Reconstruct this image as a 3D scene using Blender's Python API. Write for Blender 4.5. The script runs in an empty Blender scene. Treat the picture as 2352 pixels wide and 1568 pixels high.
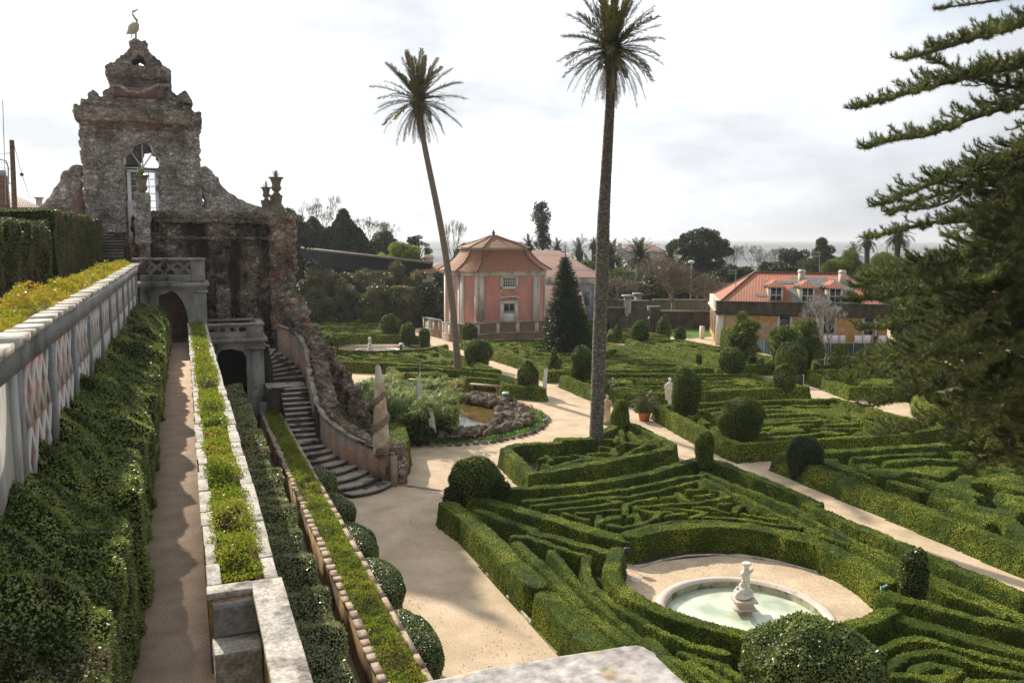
import bpy, math, random
import numpy as np
from mathutils import Vector, Matrix
sc = bpy.context.scene
COL = sc.collection
R = math.radians
# ------------------------------------------------------------------ camera
F, CX, CY = 1907., 1176., 784.          # survey frame 2352 x 1568
PITCH, ROLL, YAW, CH = R(7.06), R(0.28), R(21.6), 10.
fv = np.array([math.sin(YAW)*math.cos(PITCH), math.cos(YAW)*math.cos(PITCH), -math.sin(PITCH)])
r0 = np.array([math.cos(YAW), -math.sin(YAW), 0.])
u0 = np.cross(r0, fv)
rv = r0*math.cos(ROLL)+u0*math.sin(ROLL)
uv = u0*math.cos(ROLL)-r0*math.sin(ROLL)
hf = np.array([math.sin(YAW), math.cos(YAW), 0.])
O = np.array([0., 0., CH])
cam = bpy.data.cameras.new('camera'); co = bpy.data.objects.new('camera', cam); COL.objects.link(co)
m = Matrix(((rv[0], uv[0], -fv[0], 0), (rv[1], uv[1], -fv[1], 0), (rv[2], uv[2], -fv[2], CH), (0, 0, 0, 1)))
co.matrix_world = m
cam.sensor_width = 36; cam.lens = 36*F/2352.; cam.clip_start = .1; cam.clip_end = 20000
sc.camera = co
# ------------------------------------------------------------------ world and sun
HAZE = .00022
SAZ, SEL = R(14.5), R(31)               # sun stands 18.5 deg left of +Y
sdir = np.array([-math.sin(SAZ)*math.cos(SEL), math.cos(SAZ)*math.cos(SEL), math.sin(SEL)])
W = bpy.data.worlds.new("World"); sc.world = W; W.use_nodes = True
nt = W.node_tree; nt.nodes.clear()
def N(t, typ, **k):
    n = t.nodes.new(typ)
    for a, b in k.items():
        if a.startswith('i_'): n.inputs[a[2:].replace('_', ' ')].default_value = b
        else: setattr(n, a, b)
    return n
def L(t, a, b): t.links.new(a, b)
out = N(nt, 'ShaderNodeOutputWorld'); bg = N(nt, 'ShaderNodeBackground'); L(nt, bg.outputs[0], out.inputs[0])
sky = N(nt, 'ShaderNodeTexSky', sky_type='NISHITA', sun_disc=False, sun_elevation=SEL, sun_rotation=-SAZ)
tc = N(nt, 'ShaderNodeTexCoord')
mp = N(nt, 'ShaderNodeMapping'); mp.inputs['Scale'].default_value = (1, 1, 2.6)
L(nt, tc.outputs['Generated'], mp.inputs[0])
n1 = N(nt, 'ShaderNodeTexNoise', i_Scale=3.1, i_Detail=8., i_Roughness=.52); L(nt, mp.outputs[0], n1.inputs['Vector'])
n2 = N(nt, 'ShaderNodeTexNoise', i_Scale=1.3, i_Detail=5., i_Roughness=.5); L(nt, mp.outputs[0], n2.inputs['Vector'])
dt = N(nt, 'ShaderNodeVectorMath', operation='DOT_PRODUCT'); L(nt, tc.outputs['Generated'], dt.inputs[0]); dt.inputs[1].default_value = tuple(sdir)
mr = N(nt, 'ShaderNodeMapRange'); L(nt, dt.outputs['Value'], mr.inputs['Value'])
mr.inputs['From Min'].default_value = .0; mr.inputs['From Max'].default_value = .86
mr.inputs['To Min'].default_value = .42; mr.inputs['To Max'].default_value = 1.08; mr.interpolation_type = 'SMOOTHSTEP'
cm = N(nt, 'ShaderNodeMapRange'); L(nt, n1.outputs['Fac'], cm.inputs['Value'])
cm.inputs['From Min'].default_value = .36; cm.inputs['From Max'].default_value = .62; cm.inputs['To Min'].default_value = .68; cm.inputs['To Max'].default_value = 1.14
cb = N(nt, 'ShaderNodeMath', operation='MULTIPLY'); L(nt, mr.outputs[0], cb.inputs[0]); L(nt, cm.outputs[0], cb.inputs[1])
cc = N(nt, 'ShaderNodeMixRGB', blend_type='MULTIPLY'); cc.inputs[0].default_value = 1; cc.inputs[1].default_value = (.955, .99, 1.04, 1)
L(nt, cb.outputs[0], cc.inputs[2])
sk = N(nt, 'ShaderNodeMixRGB', blend_type='MULTIPLY'); sk.inputs[0].default_value = 1; sk.inputs[2].default_value = (.15, .15, .15, 1)
L(nt, sky.outputs[0], sk.inputs[1])
mk = N(nt, 'ShaderNodeMapRange'); L(nt, n2.outputs['Fac'], mk.inputs['Value'])
mk.inputs['From Min'].default_value = .33; mk.inputs['From Max'].default_value = .5; mk.inputs['To Min'].default_value = .35; mk.inputs['To Max'].default_value = .97
mx = N(nt, 'ShaderNodeMixRGB'); L(nt, mk.outputs[0], mx.inputs[0]); L(nt, sk.outputs[0], mx.inputs[1]); L(nt, cc.outputs[0], mx.inputs[2])
L(nt, mx.outputs[0], bg.inputs[0]); bg.inputs[1].default_value = 1.0
ld = bpy.data.lights.new('sun', 'SUN'); ld.energy = 5.0; ld.angle = R(.6); ld.color = (1, .91, .76)
lo = bpy.data.objects.new('sun', ld); COL.objects.link(lo)
lo.rotation_euler = Vector(tuple(sdir)).to_track_quat('Z', 'Y').to_euler()
sc.view_settings.view_transform = 'Standard'; sc.view_settings.look = 'None'; sc.view_settings.exposure = .24; sc.view_settings.gamma = 1
sc.render.engine = 'CYCLES'
sc.cycles.max_bounces = 5; sc.cycles.diffuse_bounces = 3; sc.cycles.glossy_bounces = 2; sc.cycles.transmission_bounces = 4
sc.cycles.use_denoising = True
# ------------------------------------------------------------------ survey helpers (picture point -> place in the world)
def ray(x, y): return fv+rv*(x-CX)/F+uv*(CY-y)/F
def P(x, y, z=0.):
    d = ray(x, y); return O+d*((z-CH)/d[2])
def PY(x, y, Y): d = ray(x, y); return O+d*(Y/d[1])
def PX(x, y, X): d = ray(x, y); return O+d*(X/d[0])
def PD(x, y, D): d = ray(x, y); return O+d*(D/d.dot(hf))
def PN(x, y, p0, n):                     # on a vertical plane through p0 with normal n
    d = ray(x, y); n = np.array([n[0], n[1], 0.]); return O+d*((np.array(p0)-O).dot(n)/d.dot(n))
def dep(p): return float((np.asarray(p)[:2]-O[:2])@hf[:2])
rng = np.random.default_rng(7)
random.seed(5)
def nrmz(v): return v/np.maximum(np.linalg.norm(v, axis=-1, keepdims=True), 1e-9)
def _h(i, j, k, s):
    n = (i*374761393+j*668265263+k*2147483647+s*974634777) & 0xffffffff
    n = ((n ^ (n >> 13))*1274126177) & 0xffffffff
    return ((n ^ (n >> 16)) & 0xffff)/65535.
def noise(p, sc_=1., seed=0):
    p = np.asarray(p, float)/sc_+1000.5
    if p.shape[-1] == 2: p = np.concatenate([p, np.zeros(p.shape[:-1]+(1,))], -1)
    i = np.floor(p).astype(np.int64); f = p-i; f = f*f*(3-2*f)
    r = 0
    for a in (0, 1):
        for b in (0, 1):
            for c in (0, 1):
                w = (f[..., 0] if a else 1-f[..., 0])*(f[..., 1] if b else 1-f[..., 1])*(f[..., 2] if c else 1-f[..., 2])
                r = r+w*_h(i[..., 0]+a, i[..., 1]+b, i[..., 2]+c, seed)
    return r
# ------------------------------------------------------------------ materials
MATS = {}
def newmat(name):
    m = bpy.data.materials.new(name); m.use_nodes = True; t = m.node_tree; t.nodes.clear()
    o = N(t, 'ShaderNodeOutputMaterial'); b = N(t, 'ShaderNodeBsdfPrincipled'); L(t, b.outputs[0], o.inputs[0])
    MATS[name] = m; return m, t, o, b
def ramp(t, fac, stops):
    r = N(t, 'ShaderNodeValToRGB'); e = r.color_ramp.elements
    while len(e) < len(stops): e.new(.5)
    for q, (p, c) in zip(e, stops): q.position = p; q.color = tuple(c)+(1,)
    L(t, fac, r.inputs[0]); return r.outputs[0]
def mixc(t, f, a, b, mode='MIX'):
    n = N(t, 'ShaderNodeMixRGB', blend_type=mode)
    for k, v in ((0, f), (1, a), (2, b)):
        if isinstance(v, (int, float)): n.inputs[k].default_value = v
        elif isinstance(v, tuple): n.inputs[k].default_value = v+(1,)
        else: L(t, v, n.inputs[k])
    return n.outputs[0]
def bump(t, b, h, st=.4, dist=.05):
    n = N(t, 'ShaderNodeBump'); n.inputs['Strength'].default_value = st; n.inputs['Distance'].default_value = dist
    L(t, h, n.inputs['Height']); L(t, n.outputs[0], b.inputs['Normal'])
def simple(name, c1, c2=None, scale=3., rough=.85, bs=.4, bd=.02, detail=6., c3=None, scale3=.5, spec=.3, f3=(.5, .62), stretch=None, fine=None):
    m, t, o, b = newmat(name)
    tcn = N(t, 'ShaderNodeTexCoord'); vec = tcn.outputs['Object']
    if stretch:
        mpn = N(t, 'ShaderNodeMapping'); mpn.inputs['Scale'].default_value = stretch; L(t, vec, mpn.inputs[0]); svec = mpn.outputs[0]
    else: svec = vec
    n = N(t, 'ShaderNodeTexNoise', i_Scale=scale, i_Detail=detail, i_Roughness=.62); L(t, svec, n.inputs['Vector'])
    c = ramp(t, n.outputs['Fac'], [(.32, c1), (.68, c2 or c1)])
    if c3:
        n3 = N(t, 'ShaderNodeTexNoise', i_Scale=scale3, i_Detail=5., i_Roughness=.6); L(t, svec, n3.inputs['Vector'])
        f = ramp(t, n3.outputs['Fac'], [(f3[0], (0, 0, 0)), (f3[1], (1, 1, 1))]); c = mixc(t, f, c, c3)
    if fine:
        n4 = N(t, 'ShaderNodeTexNoise', i_Scale=fine[0], i_Detail=3.); L(t, vec, n4.inputs['Vector'])
        g = ramp(t, n4.outputs['Fac'], [(.3, (fine[1],)*3), (.7, (fine[2],)*3)]); c = mixc(t, 1., c, g, 'MULTIPLY')
    L(t, c, b.inputs['Base Color']); b.inputs['Roughness'].default_value = rough; b.inputs['Specular IOR Level'].default_value = spec
    if bs: bump(t, b, n.outputs['Fac'], bs, bd)
    return m
def rocaille(name, cols, sc1=2.6, moss=.0, stain=None, dist=.12):
    m, t, o, b = newmat(name)
    tcn = N(t, 'ShaderNodeTexCoord'); vec = tcn.outputs['Object']
    nz = N(t, 'ShaderNodeTexNoise', i_Scale=2.5, i_Detail=3.); L(t, vec, nz.inputs['Vector'])
    ds = N(t, 'ShaderNodeMixRGB', blend_type='ADD'); ds.inputs[0].default_value = .45; L(t, vec, ds.inputs[1]); L(t, nz.outputs['Color'], ds.inputs[2])
    mpn = N(t, 'ShaderNodeMapping'); mpn.inputs['Scale'].default_value = (1, 1, 1.8); L(t, ds.outputs[0], mpn.inputs[0])
    v = N(t, 'ShaderNodeTexVoronoi', i_Scale=sc1); L(t, mpn.outputs[0], v.inputs['Vector'])
    v2 = N(t, 'ShaderNodeTexVoronoi', i_Scale=sc1, feature='DISTANCE_TO_EDGE'); L(t, mpn.outputs[0], v2.inputs['Vector'])
    sep = N(t, 'ShaderNodeSeparateColor'); L(t, v.outputs['Color'], sep.inputs[0])
    n = len(cols); c = ramp(t, sep.outputs[0], [(i/(n-1.) if n > 1 else 0, k) for i, k in enumerate(cols)])
    nf = N(t, 'ShaderNodeTexNoise', i_Scale=14., i_Detail=6., i_Roughness=.7); L(t, vec, nf.inputs['Vector'])
    c = mixc(t, 1., c, ramp(t, nf.outputs['Fac'], [(.3, (.38,)*3), (.7, (1.45,)*3)]), 'MULTIPLY')
    e = ramp(t, v2.outputs['Distance'], [(0, (.45,)*3), (.12, (1,)*3)]); c = mixc(t, 1., c, e, 'MULTIPLY')
    if stain:
        sn = N(t, 'ShaderNodeTexNoise', i_Scale=1., i_Detail=6., i_Roughness=.65)
        ms = N(t, 'ShaderNodeMapping'); ms.inputs['Scale'].default_value = (.9, .9, .28); L(t, vec, ms.inputs[0]); L(t, ms.outputs[0], sn.inputs['Vector'])
        c = mixc(t, ramp(t, sn.outputs['Fac'], [(.38, (0,)*3), (.54, (.95,)*3)]), c, stain)
    lg = N(t, 'ShaderNodeTexNoise', i_Scale=.8, i_Detail=5., i_Roughness=.65); L(t, vec, lg.inputs['Vector']); c = mixc(t, 1., c, ramp(t, lg.outputs['Fac'], [(.35, (.42, .41, .4)), (.62, (1.15,)*3)]), 'MULTIPLY')
    if moss:
        g = N(t, 'ShaderNodeNewGeometry'); sx = N(t, 'ShaderNodeSeparateXYZ'); L(t, g.outputs['Normal'], sx.inputs[0])
        c = mixc(t, ramp(t, sx.outputs[2], [(.35, (0,)*3), (.8, (moss,)*3)]), c, (.05, .065, .02))
    L(t, c, b.inputs['Base Color']); b.inputs['Roughness'].default_value = .95; b.inputs['Specular IOR Level'].default_value = .15
    ad = N(t, 'ShaderNodeMath', operation='MULTIPLY_ADD'); L(t, nf.outputs['Fac'], ad.inputs[0]); ad.inputs[1].default_value = .25; 
    q = N(t, 'ShaderNodeMath', operation='MINIMUM'); L(t, v2.outputs['Distance'], q.inputs[0]); q.inputs[1].default_value = .3; L(t, q.outputs[0], ad.inputs[2])
    bump(t, b, ad.outputs[0], .9, dist)
    return m
def leafmat(name, stops, patch=None, patch2=None, pscale=.9, rough=.42, trans=.2, tcol=None, spec=.4):
    m, t, o, b = newmat(name)
    a = N(t, 'ShaderNodeAttribute', attribute_name='rnd')
    tcn = N(t, 'ShaderNodeTexCoord')
    n = N(t, 'ShaderNodeTexNoise', i_Scale=pscale, i_Detail=4., i_Roughness=.6); L(t, tcn.outputs['Object'], n.inputs['Vector'])
    s = N(t, 'ShaderNodeMath', operation='MULTIPLY_ADD'); L(t, a.outputs['Fac'], s.inputs[0]); s.inputs[1].default_value = .32
    n_ = N(t, 'ShaderNodeMath', operation='MULTIPLY_ADD'); L(t, n.outputs['Fac'], n_.inputs[0]); n_.inputs[1].default_value = 2.1; n_.inputs[2].default_value = -.7
    L(t, n_.outputs[0], s.inputs[2])
    c = ramp(t, s.outputs[0], stops)
    if patch:
        n3 = N(t, 'ShaderNodeTexNoise', i_Scale=patch[1], i_Detail=3.); L(t, tcn.outputs['Object'], n3.inputs['Vector'])
        c = mixc(t, ramp(t, n3.outputs['Fac'], [(patch[2], (0,)*3), (patch[2]+.1, (1,)*3)]), c, patch[0])
    if patch2:
        n5 = N(t, 'ShaderNodeTexNoise', i_Scale=patch2[1], i_Detail=4., i_Roughness=.7); L(t, tcn.outputs['Object'], n5.inputs['Vector'])
        c = mixc(t, ramp(t, n5.outputs['Fac'], [(patch2[2], (0,)*3), (patch2[2]+.05, (.8,)*3)]), c, patch2[0])
    L(t, c, b.inputs['Base Color']); b.inputs['Roughness'].default_value = rough; b.inputs['Specular IOR Level'].default_value = spec
    tr = N(t, 'ShaderNodeBsdfTranslucent'); L(t, mixc(t, 1., c, tcol or (1.5, 1.6, .7), 'MULTIPLY'), tr.inputs[0])
    ms = N(t, 'ShaderNodeMixShader'); ms.inputs[0].default_value = trans; L(t, b.outputs[0], ms.inputs[1]); L(t, tr.outputs[0], ms.inputs[2]); L(t, ms.outputs[0], o.inputs[0])
    return m
def tile(name, cols, ang, sx=3.2, sy=2.6, moss=None, mt=.5):
    m, t, o, b = newmat(name)
    tcn = N(t, 'ShaderNodeTexCoord'); mpn = N(t, 'ShaderNodeMapping'); mpn.inputs['Rotation'].default_value = (0, 0, -ang); L(t, tcn.outputs['Object'], mpn.inputs[0])
    w1 = N(t, 'ShaderNodeTexWave', wave_type='BANDS', bands_direction='X', i_Scale=sx); L(t, mpn.outputs[0], w1.inputs['Vector'])
    w2 = N(t, 'ShaderNodeTexWave', wave_type='BANDS', bands_direction='Z', wave_profile='SAW', i_Scale=sy); L(t, mpn.outputs[0], w2.inputs['Vector'])
    n = N(t, 'ShaderNodeTexNoise', i_Scale=6., i_Detail=5., i_Roughness=.7); L(t, tcn.outputs['Object'], n.inputs['Vector'])
    c = ramp(t, n.outputs['Fac'], [(.3, cols[0]), (.7, cols[1])])
    if moss:
        n3 = N(t, 'ShaderNodeTexNoise', i_Scale=.7, i_Detail=5., i_Roughness=.65); L(t, tcn.outputs['Object'], n3.inputs['Vector'])
        c = mixc(t, ramp(t, n3.outputs['Fac'], [(mt, (0,)*3), (mt+.14, (.85,)*3)]), c, moss)
    c = mixc(t, .55, c, ramp(t, w2.outputs['Fac'], [(.0, (.25,)*3), (.35, (1.1,)*3)]), 'MULTIPLY')
    c = mixc(t, .45, c, ramp(t, w1.outputs['Fac'], [(.1, (.3,)*3), (.6, (1.1,)*3)]), 'MULTIPLY')
    L(t, c, b.inputs['Base Color']); b.inputs['Roughness'].default_value = .7
    ad = N(t, 'ShaderNodeMath', operation='ADD'); L(t, w1.outputs['Fac'], ad.inputs[0]); L(t, w2.outputs['Fac'], ad.inputs[1]); bump(t, b, ad.outputs[0], .7, .08)
    return m
simple('gravel', (.54, .4, .265), (.74, .585, .41), .9, .95, .5, .01, c3=(.46, .37, .23), scale3=.5, f3=(.54, .72), fine=(26., .68, 1.2), detail=10.)
simple('gravel_brown', (.42, .31, .22), (.58, .44, .33), 2.5, .95, .5, .01, fine=(60., .55, 1.4))
simple('soil', (.045, .03, .02), (.09, .06, .04), 4., 1.)
simple('terrain', (.07, .08, .03), (.13, .12, .05), .2, 1.)
simple('grass', (.07, .13, .02), (.12, .2, .035), 2., 1.)
simple('coping', (.42, .37, .31), (.66, .62, .55), 5., .85, .8, .03, c3=(.16, .14, .12), scale3=3., f3=(.52, .68), fine=(30., .6, 1.25))
simple('coping_brown', (.34, .24, .17), (.5, .4, .3), 5., .85, .8, .03, c3=(.15, .11, .08), scale3=3., f3=(.52, .66), fine=(30., .6, 1.25))
simple('slab', (.34, .3, .28), (.62, .58, .54), 4.5, .9, .9, .02, c3=(.62, .45, .16), scale3=5.5, f3=(.6, .68), fine=(38., .55, 1.2), detail=9.)
simple('greystone', (.2, .19, .18), (.5, .48, .45), 2.2, .9, .7, .03, c3=(.045, .042, .038), scale3=1.1, f3=(.5, .66), fine=(22., .7, 1.25), stretch=(1, 1, .5))
simple('greywall', (.17, .175, .18), (.3, .305, .31), 1.5, .9, .5, .02, c3=(.12, .12, .125), scale3=.9, f3=(.54, .7), fine=(20., .8, 1.2), stretch=(1, 1, .6))
simple('plaster', (.36, .34, .31), (.5, .48, .44), 1.2, .9, .2, .01, c3=(.2, .19, .18), scale3=1.4, f3=(.48, .66), stretch=(1, 1, .35))
simple('lattice_white', (.52, .49, .46), (.66, .63, .6), 2., .9, .2, .01)
simple('lattice_red', (.42, .17, .13), (.52, .25, .2), 3., .9)
simple('pinkwall', (.4, .24, .17), (.54, .38, .29), 1.4, .9, .4, .02, c3=(.33, .3, .27), scale3=.8, f3=(.45, .6), fine=(12., .75, 1.15))
simple('wallface', (.36, .2, .08), (.5, .33, .16), 2., .95, .7, .03, c3=(.1, .07, .04), scale3=1.4, f3=(.48, .6), fine=(18., .6, 1.25), stretch=(1, 1, .5))
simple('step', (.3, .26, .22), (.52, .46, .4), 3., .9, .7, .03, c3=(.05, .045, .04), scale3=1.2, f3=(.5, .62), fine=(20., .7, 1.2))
rocaille('rock_tower', [(.34, .3, .27), (.6, .55, .5), (.42, .37, .33), (.78, .73, .68), (.48, .43, .39), (.64, .6, .56)], 3.6, moss=.8)
rocaille('rock_dark', [(.2, .16, .14), (.44, .38, .33), (.28, .22, .19), (.54, .48, .42), (.32, .27, .23)], 3.6, moss=.7)
rocaille('rock_wall', [(.14, .10, .08), (.4, .33, .27), (.26, .15, .11), (.6, .52, .45), (.2, .16, .13), (.46, .39, .33)], 4.2, moss=.5, stain=(.028, .024, .02))
rocaille('rock_edge', [(.18, .13, .1), (.48, .42, .36), (.36, .14, .09), (.55, .5, .43), (.25, .2, .17), (.4, .36, .3)], 2.8, moss=.25)
rocaille('rock_pond', [(.14, .09, .07), (.36, .28, .22), (.22, .15, .12), (.5, .42, .34)], 4.5, moss=.2, dist=.06)
rocaille('shell', [(.35, .28, .2), (.55, .46, .34), (.3, .24, .18), (.62, .54, .42)], 16., dist=.03)
simple('rock_red', (.15, .08, .065), (.26, .15, .12), 3., .95, .8, .06)
simple('moss_stone', (.13, .11, .08), (.3, .25, .19), 4., .95, .8, .05)
simple('obelisk', (.5, .33, .2), (.72, .58, .42), 1.6, .85, .4, .02, c3=(.78, .72, .62), scale3=1.2, f3=(.5, .62), fine=(9., .82, 1.12))
simple('marble', (.74, .68, .6), (.88, .83, .76), 5., .75, .5, .01, c3=(.4, .3, .22), scale3=7., f3=(.56, .7))
simple('basin', (.62, .5, .43), (.74, .63, .56), 2., .8, .3, .01, c3=(.4, .33, .27), scale3=2., f3=(.58, .75), fine=(25., .85, 1.1))
simple('basin_in', (.32, .31, .2), (.5, .48, .34), 2., .8, .3, .01, c3=(.14, .13, .07), scale3=3., f3=(.5, .62))
simple('white', (.8, .8, .8), None, 3., .5, 0)
simple('whitewood', (.68, .68, .66), (.78, .78, .76), 6., .6, .1, .002)
simple('terracotta', (.42, .14, .07), (.55, .22, .12), 3., .8)
simple('pink', (.62, .25, .21), (.74, .34, .29), 1.2, .9, .2, .01, c3=(.5, .28, .24), scale3=.9, f3=(.46, .62), stretch=(1, 1, .5))
simple('cream', (.58, .54, .45), (.76, .72, .62), 1.5, .85, .2, .01, c3=(.28, .27, .23), scale3=1., f3=(.5, .68), stretch=(1, 1, .3))
simple('yellow', (.52, .27, .08), (.66, .4, .17), 1.6, .95, .3, .01, c3=(.46, .36, .26), scale3=.8, f3=(.5, .6), fine=(3., .7, 1.1))
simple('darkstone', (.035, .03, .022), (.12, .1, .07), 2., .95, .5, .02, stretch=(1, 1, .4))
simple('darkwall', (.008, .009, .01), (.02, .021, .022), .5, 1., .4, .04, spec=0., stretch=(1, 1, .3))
simple('darkgreen_paint', (.02, .05, .045), None, 3., .5, 0)
simple('sign_green', (.02, .09, .08), None, 3., .4, 0)
simple('sign_pale', (.25, .45, .42), None, 3., .4, 0)
simple('metal_dark', (.03, .03, .032), (.06, .06, .06), 3., .5, 0)
simple('metal_grey', (.3, .3, .3), (.4, .4, .4), 3., .5, 0)
simple('net', (.018, .045, .045), (.03, .065, .062), 2., .8)
simple('slate', (.16, .17, .17), (.26, .27, .26), 3., .8)
simple('cloth', (.75, .72, .76), (.85, .8, .84), 3., .9)
simple('bark', (.07, .05, .035), (.16, .12, .09), 5., .95, .8, .05)
simple('bark_grey', (.3, .27, .25), (.46, .43, .4), 5., .95, .8, .05)
simple('twig', (.2, .15, .11), (.36, .29, .23), 5., .95, 0)
simple('palm_trunk', (.035, .028, .022), (.3, .27, .23), 4., .95, 1., .1, c3=(.42, .4, .37), scale3=2.6, f3=(.52, .68), stretch=(2.2, 2.2, 4.5), detail=8.)
simple('palm_trunk_far', (.13, .1, .075), (.34, .28, .22), 3., .95, 1., .06, stretch=(2, 2, 9))
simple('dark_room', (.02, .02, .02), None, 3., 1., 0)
simple('trim_light', (.7, .67, .6), (.8, .77, .7), 2., .8, .1, .01)
simple('blind', (.85, .82, .66), (.88, .85, .72), 3., .8, 0)
simple('azulejo', (.2, .24, .34), (.42, .46, .55), 1.6, .5, 0)
simple('concrete', (.35, .34, .32), (.5, .49, .46), 2., .9)
simple('brick_orange', (.45, .12, .05), (.6, .22, .1), 4., .9)
simple('bird_stone', (.38, .36, .26), (.55, .52, .42), 6., .8, .3, .01)
simple('pale_house', (.55, .48, .38), (.68, .6, .48), 2., .9)
simple('orange_stone', (.62, .5, .24), (.7, .58, .3), 2., .9)
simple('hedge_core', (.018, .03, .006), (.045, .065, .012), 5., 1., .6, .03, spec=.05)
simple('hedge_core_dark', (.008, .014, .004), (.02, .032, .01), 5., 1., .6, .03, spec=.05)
GS = [(.0, (.035, .05, .01)), (.35, (.1, .145, .02)), (.62, (.235, .285, .032)), (1., (.46, .46, .06))]
leafmat('box_leaf', GS, patch=((.09, .15, .05), .8, .6), rough=.6, spec=.12, trans=.07, patch2=((.2, .15, .06), 1.6, .68))
leafmat('box_far', [(.0, (.06, .09, .014)), (.4, (.19, .24, .028)), (1., (.44, .45, .055))], pscale=.6, rough=.6, spec=.1, trans=.07, patch2=((.25, .19, .08), 1.1, .68))
leafmat('topiary_leaf', [(.0, (.035, .06, .01)), (.4, (.12, .17, .03)), (1., (.28, .31, .06))], trans=.1, rough=.55, spec=.2)
leafmat('dark_leaf', [(.0, (.012, .024, .008)), (.5, (.03, .05, .016)), (1., (.075, .1, .03))], trans=.2, pscale=.4)
leafmat('shrub_leaf', [(.0, (.045, .07, .02)), (.4, (.12, .16, .04)), (.8, (.26, .31, .08)), (1., (.4, .44, .16))], pscale=1.6, rough=.35, spec=.5)
leafmat('twiggy_leaf', [(.0, (.12, .14, .07)), (.4, (.24, .27, .12)), (1., (.42, .45, .24))], pscale=1.6, rough=.35, spec=.6, patch=((.32, .28, .22), .9, .56))
leafmat('privet_leaf', [(.0, (.05, .07, .02)), (.4, (.14, .18, .05)), (.8, (.3, .34, .1)), (1., (.46, .48, .22))], pscale=1.3, rough=.4, spec=.4, patch=((.16, .14, .08), 1.1, .62))
leafmat('olive_leaf', [(.0, (.035, .045, .02)), (.4, (.09, .1, .035)), (1., (.2, .2, .08))], pscale=1.2, patch=((.16, .12, .08), .7, .55))
leafmat('fern_leaf', [(.0, (.07, .11, .015)), (.4, (.17, .22, .03)), (.75, (.28, .28, .05)), (1., (.36, .2, .08))], pscale=1.1, trans=.4)
leafmat('fern_orange', [(.0, (.12, .14, .015)), (.4, (.28, .27, .03)), (.7, (.4, .27, .05)), (1., (.38, .12, .06))], pscale=1.3, trans=.4)
leafmat('photinia', [(.0, (.03, .042, .02)), (.45, (.09, .1, .05)), (.75, (.19, .17, .1)), (1., (.38, .26, .17))], pscale=.5, trans=.25)
leafmat('papyrus_leaf', [(.0, (.05, .08, .02)), (.4, (.15, .21, .04)), (.7, (.3, .34, .08)), (1., (.4, .27, .13))], pscale=.55, trans=.35)
leafmat('palm_leaf', [(.0, (.035, .042, .012)), (.5, (.08, .085, .025)), (1., (.2, .16, .07))], pscale=1., trans=.25, tcol=(1.3, 1.3, .8))
leafmat('conifer_leaf', [(.0, (.008, .02, .006)), (.5, (.02, .045, .011)), (1., (.05, .085, .018))], trans=.15, pscale=.7)
leafmat('needle', [(.0, (.045, .056, .02)), (.5, (.1, .12, .04)), (1., (.22, .23, .085))], trans=.2, pscale=.5, rough=.6, spec=.15)
leafmat('euc_leaf', [(.0, (.015, .028, .01)), (.5, (.035, .055, .016)), (1., (.085, .1, .03))], trans=.15, pscale=.25)
leafmat('lime_leaf', [(.0, (.06, .09, .01)), (.5, (.16, .2, .02)), (1., (.32, .34, .05))], pscale=.3, trans=.4)
leafmat('bare_leaf', [(.0, (.07, .055, .04)), (.5, (.14, .10, .07)), (1., (.22, .17, .08))], pscale=.25, trans=.1)
leafmat('flower', [(.0, (.4, .12, .2)), (1., (.75, .35, .45))], trans=.2)
leafmat('bed_leaf', [(.0, (.03, .08, .01)), (1., (.14, .3, .04))], pscale=2., trans=.35)
leafmat('orange_fruit', [(.0, (.5, .2, .02)), (1., (.7, .35, .04))], trans=.0)
leafmat('litter', [(.0, (.1, .06, .03)), (.5, (.25, .17, .09)), (1., (.45, .36, .22))], trans=0.)
leafmat('agave_leaf', [(.0, (.08, .14, .07)), (1., (.3, .36, .2))], trans=.1)
tile('tile_red', ((.44, .12, .06), (.6, .22, .12)), math.atan2(-.582, .813), 2.2, 1.6, moss=(.3, .22, .06), mt=.55)
tile('tile_pink', ((.3, .11, .05), (.46, .19, .09)), R(4.9), 2.2, 1.5, moss=(.26, .18, .04), mt=.5)
tile('tile_far', ((.2, .08, .05), (.32, .14, .09)), R(-8), 1.9, .2)
tile('tile_side', ((.17, .075, .05), (.28, .13, .08)), R(0), 1.5, .6)
for nm, z0, z1 in (('palm_trunk', 5., 15.),):
    t_ = MATS[nm].node_tree; b_ = [n for n in t_.nodes if n.type == 'BSDF_PRINCIPLED'][0]; src = b_.inputs['Base Color'].links[0].from_socket
    tc_ = N(t_, 'ShaderNodeTexCoord'); sx_ = N(t_, 'ShaderNodeSeparateXYZ'); L(t_, tc_.outputs['Object'], sx_.inputs[0]); m_ = N(t_, 'ShaderNodeMapRange'); L(t_, sx_.outputs[2], m_.inputs['Value']); m_.inputs['From Min'].default_value = z0; m_.inputs['From Max'].default_value = z1
    L(t_, mixc(t_, m_.outputs[0], src, mixc(t_, 1., src, (.6, .53, .45), 'MULTIPLY')), b_.inputs['Base Color'])
def glass(name, col, rough=.05, tr=0):
    m, t, o, b = newmat(name); b.inputs['Base Color'].default_value = col+(1,); b.inputs['Roughness'].default_value = rough; b.inputs['Specular IOR Level'].default_value = .6
    if tr:
        g = N(t, 'ShaderNodeBsdfTransparent'); ms = N(t, 'ShaderNodeMixShader'); ms.inputs[0].default_value = tr; L(t, b.outputs[0], ms.inputs[1]); L(t, g.outputs[0], ms.inputs[2]); L(t, ms.outputs[0], o.inputs[0])
    return m
glass('window_glass', (.03, .035, .04)); glass('clear_glass', (.5, .52, .55), .1, .9)
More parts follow.
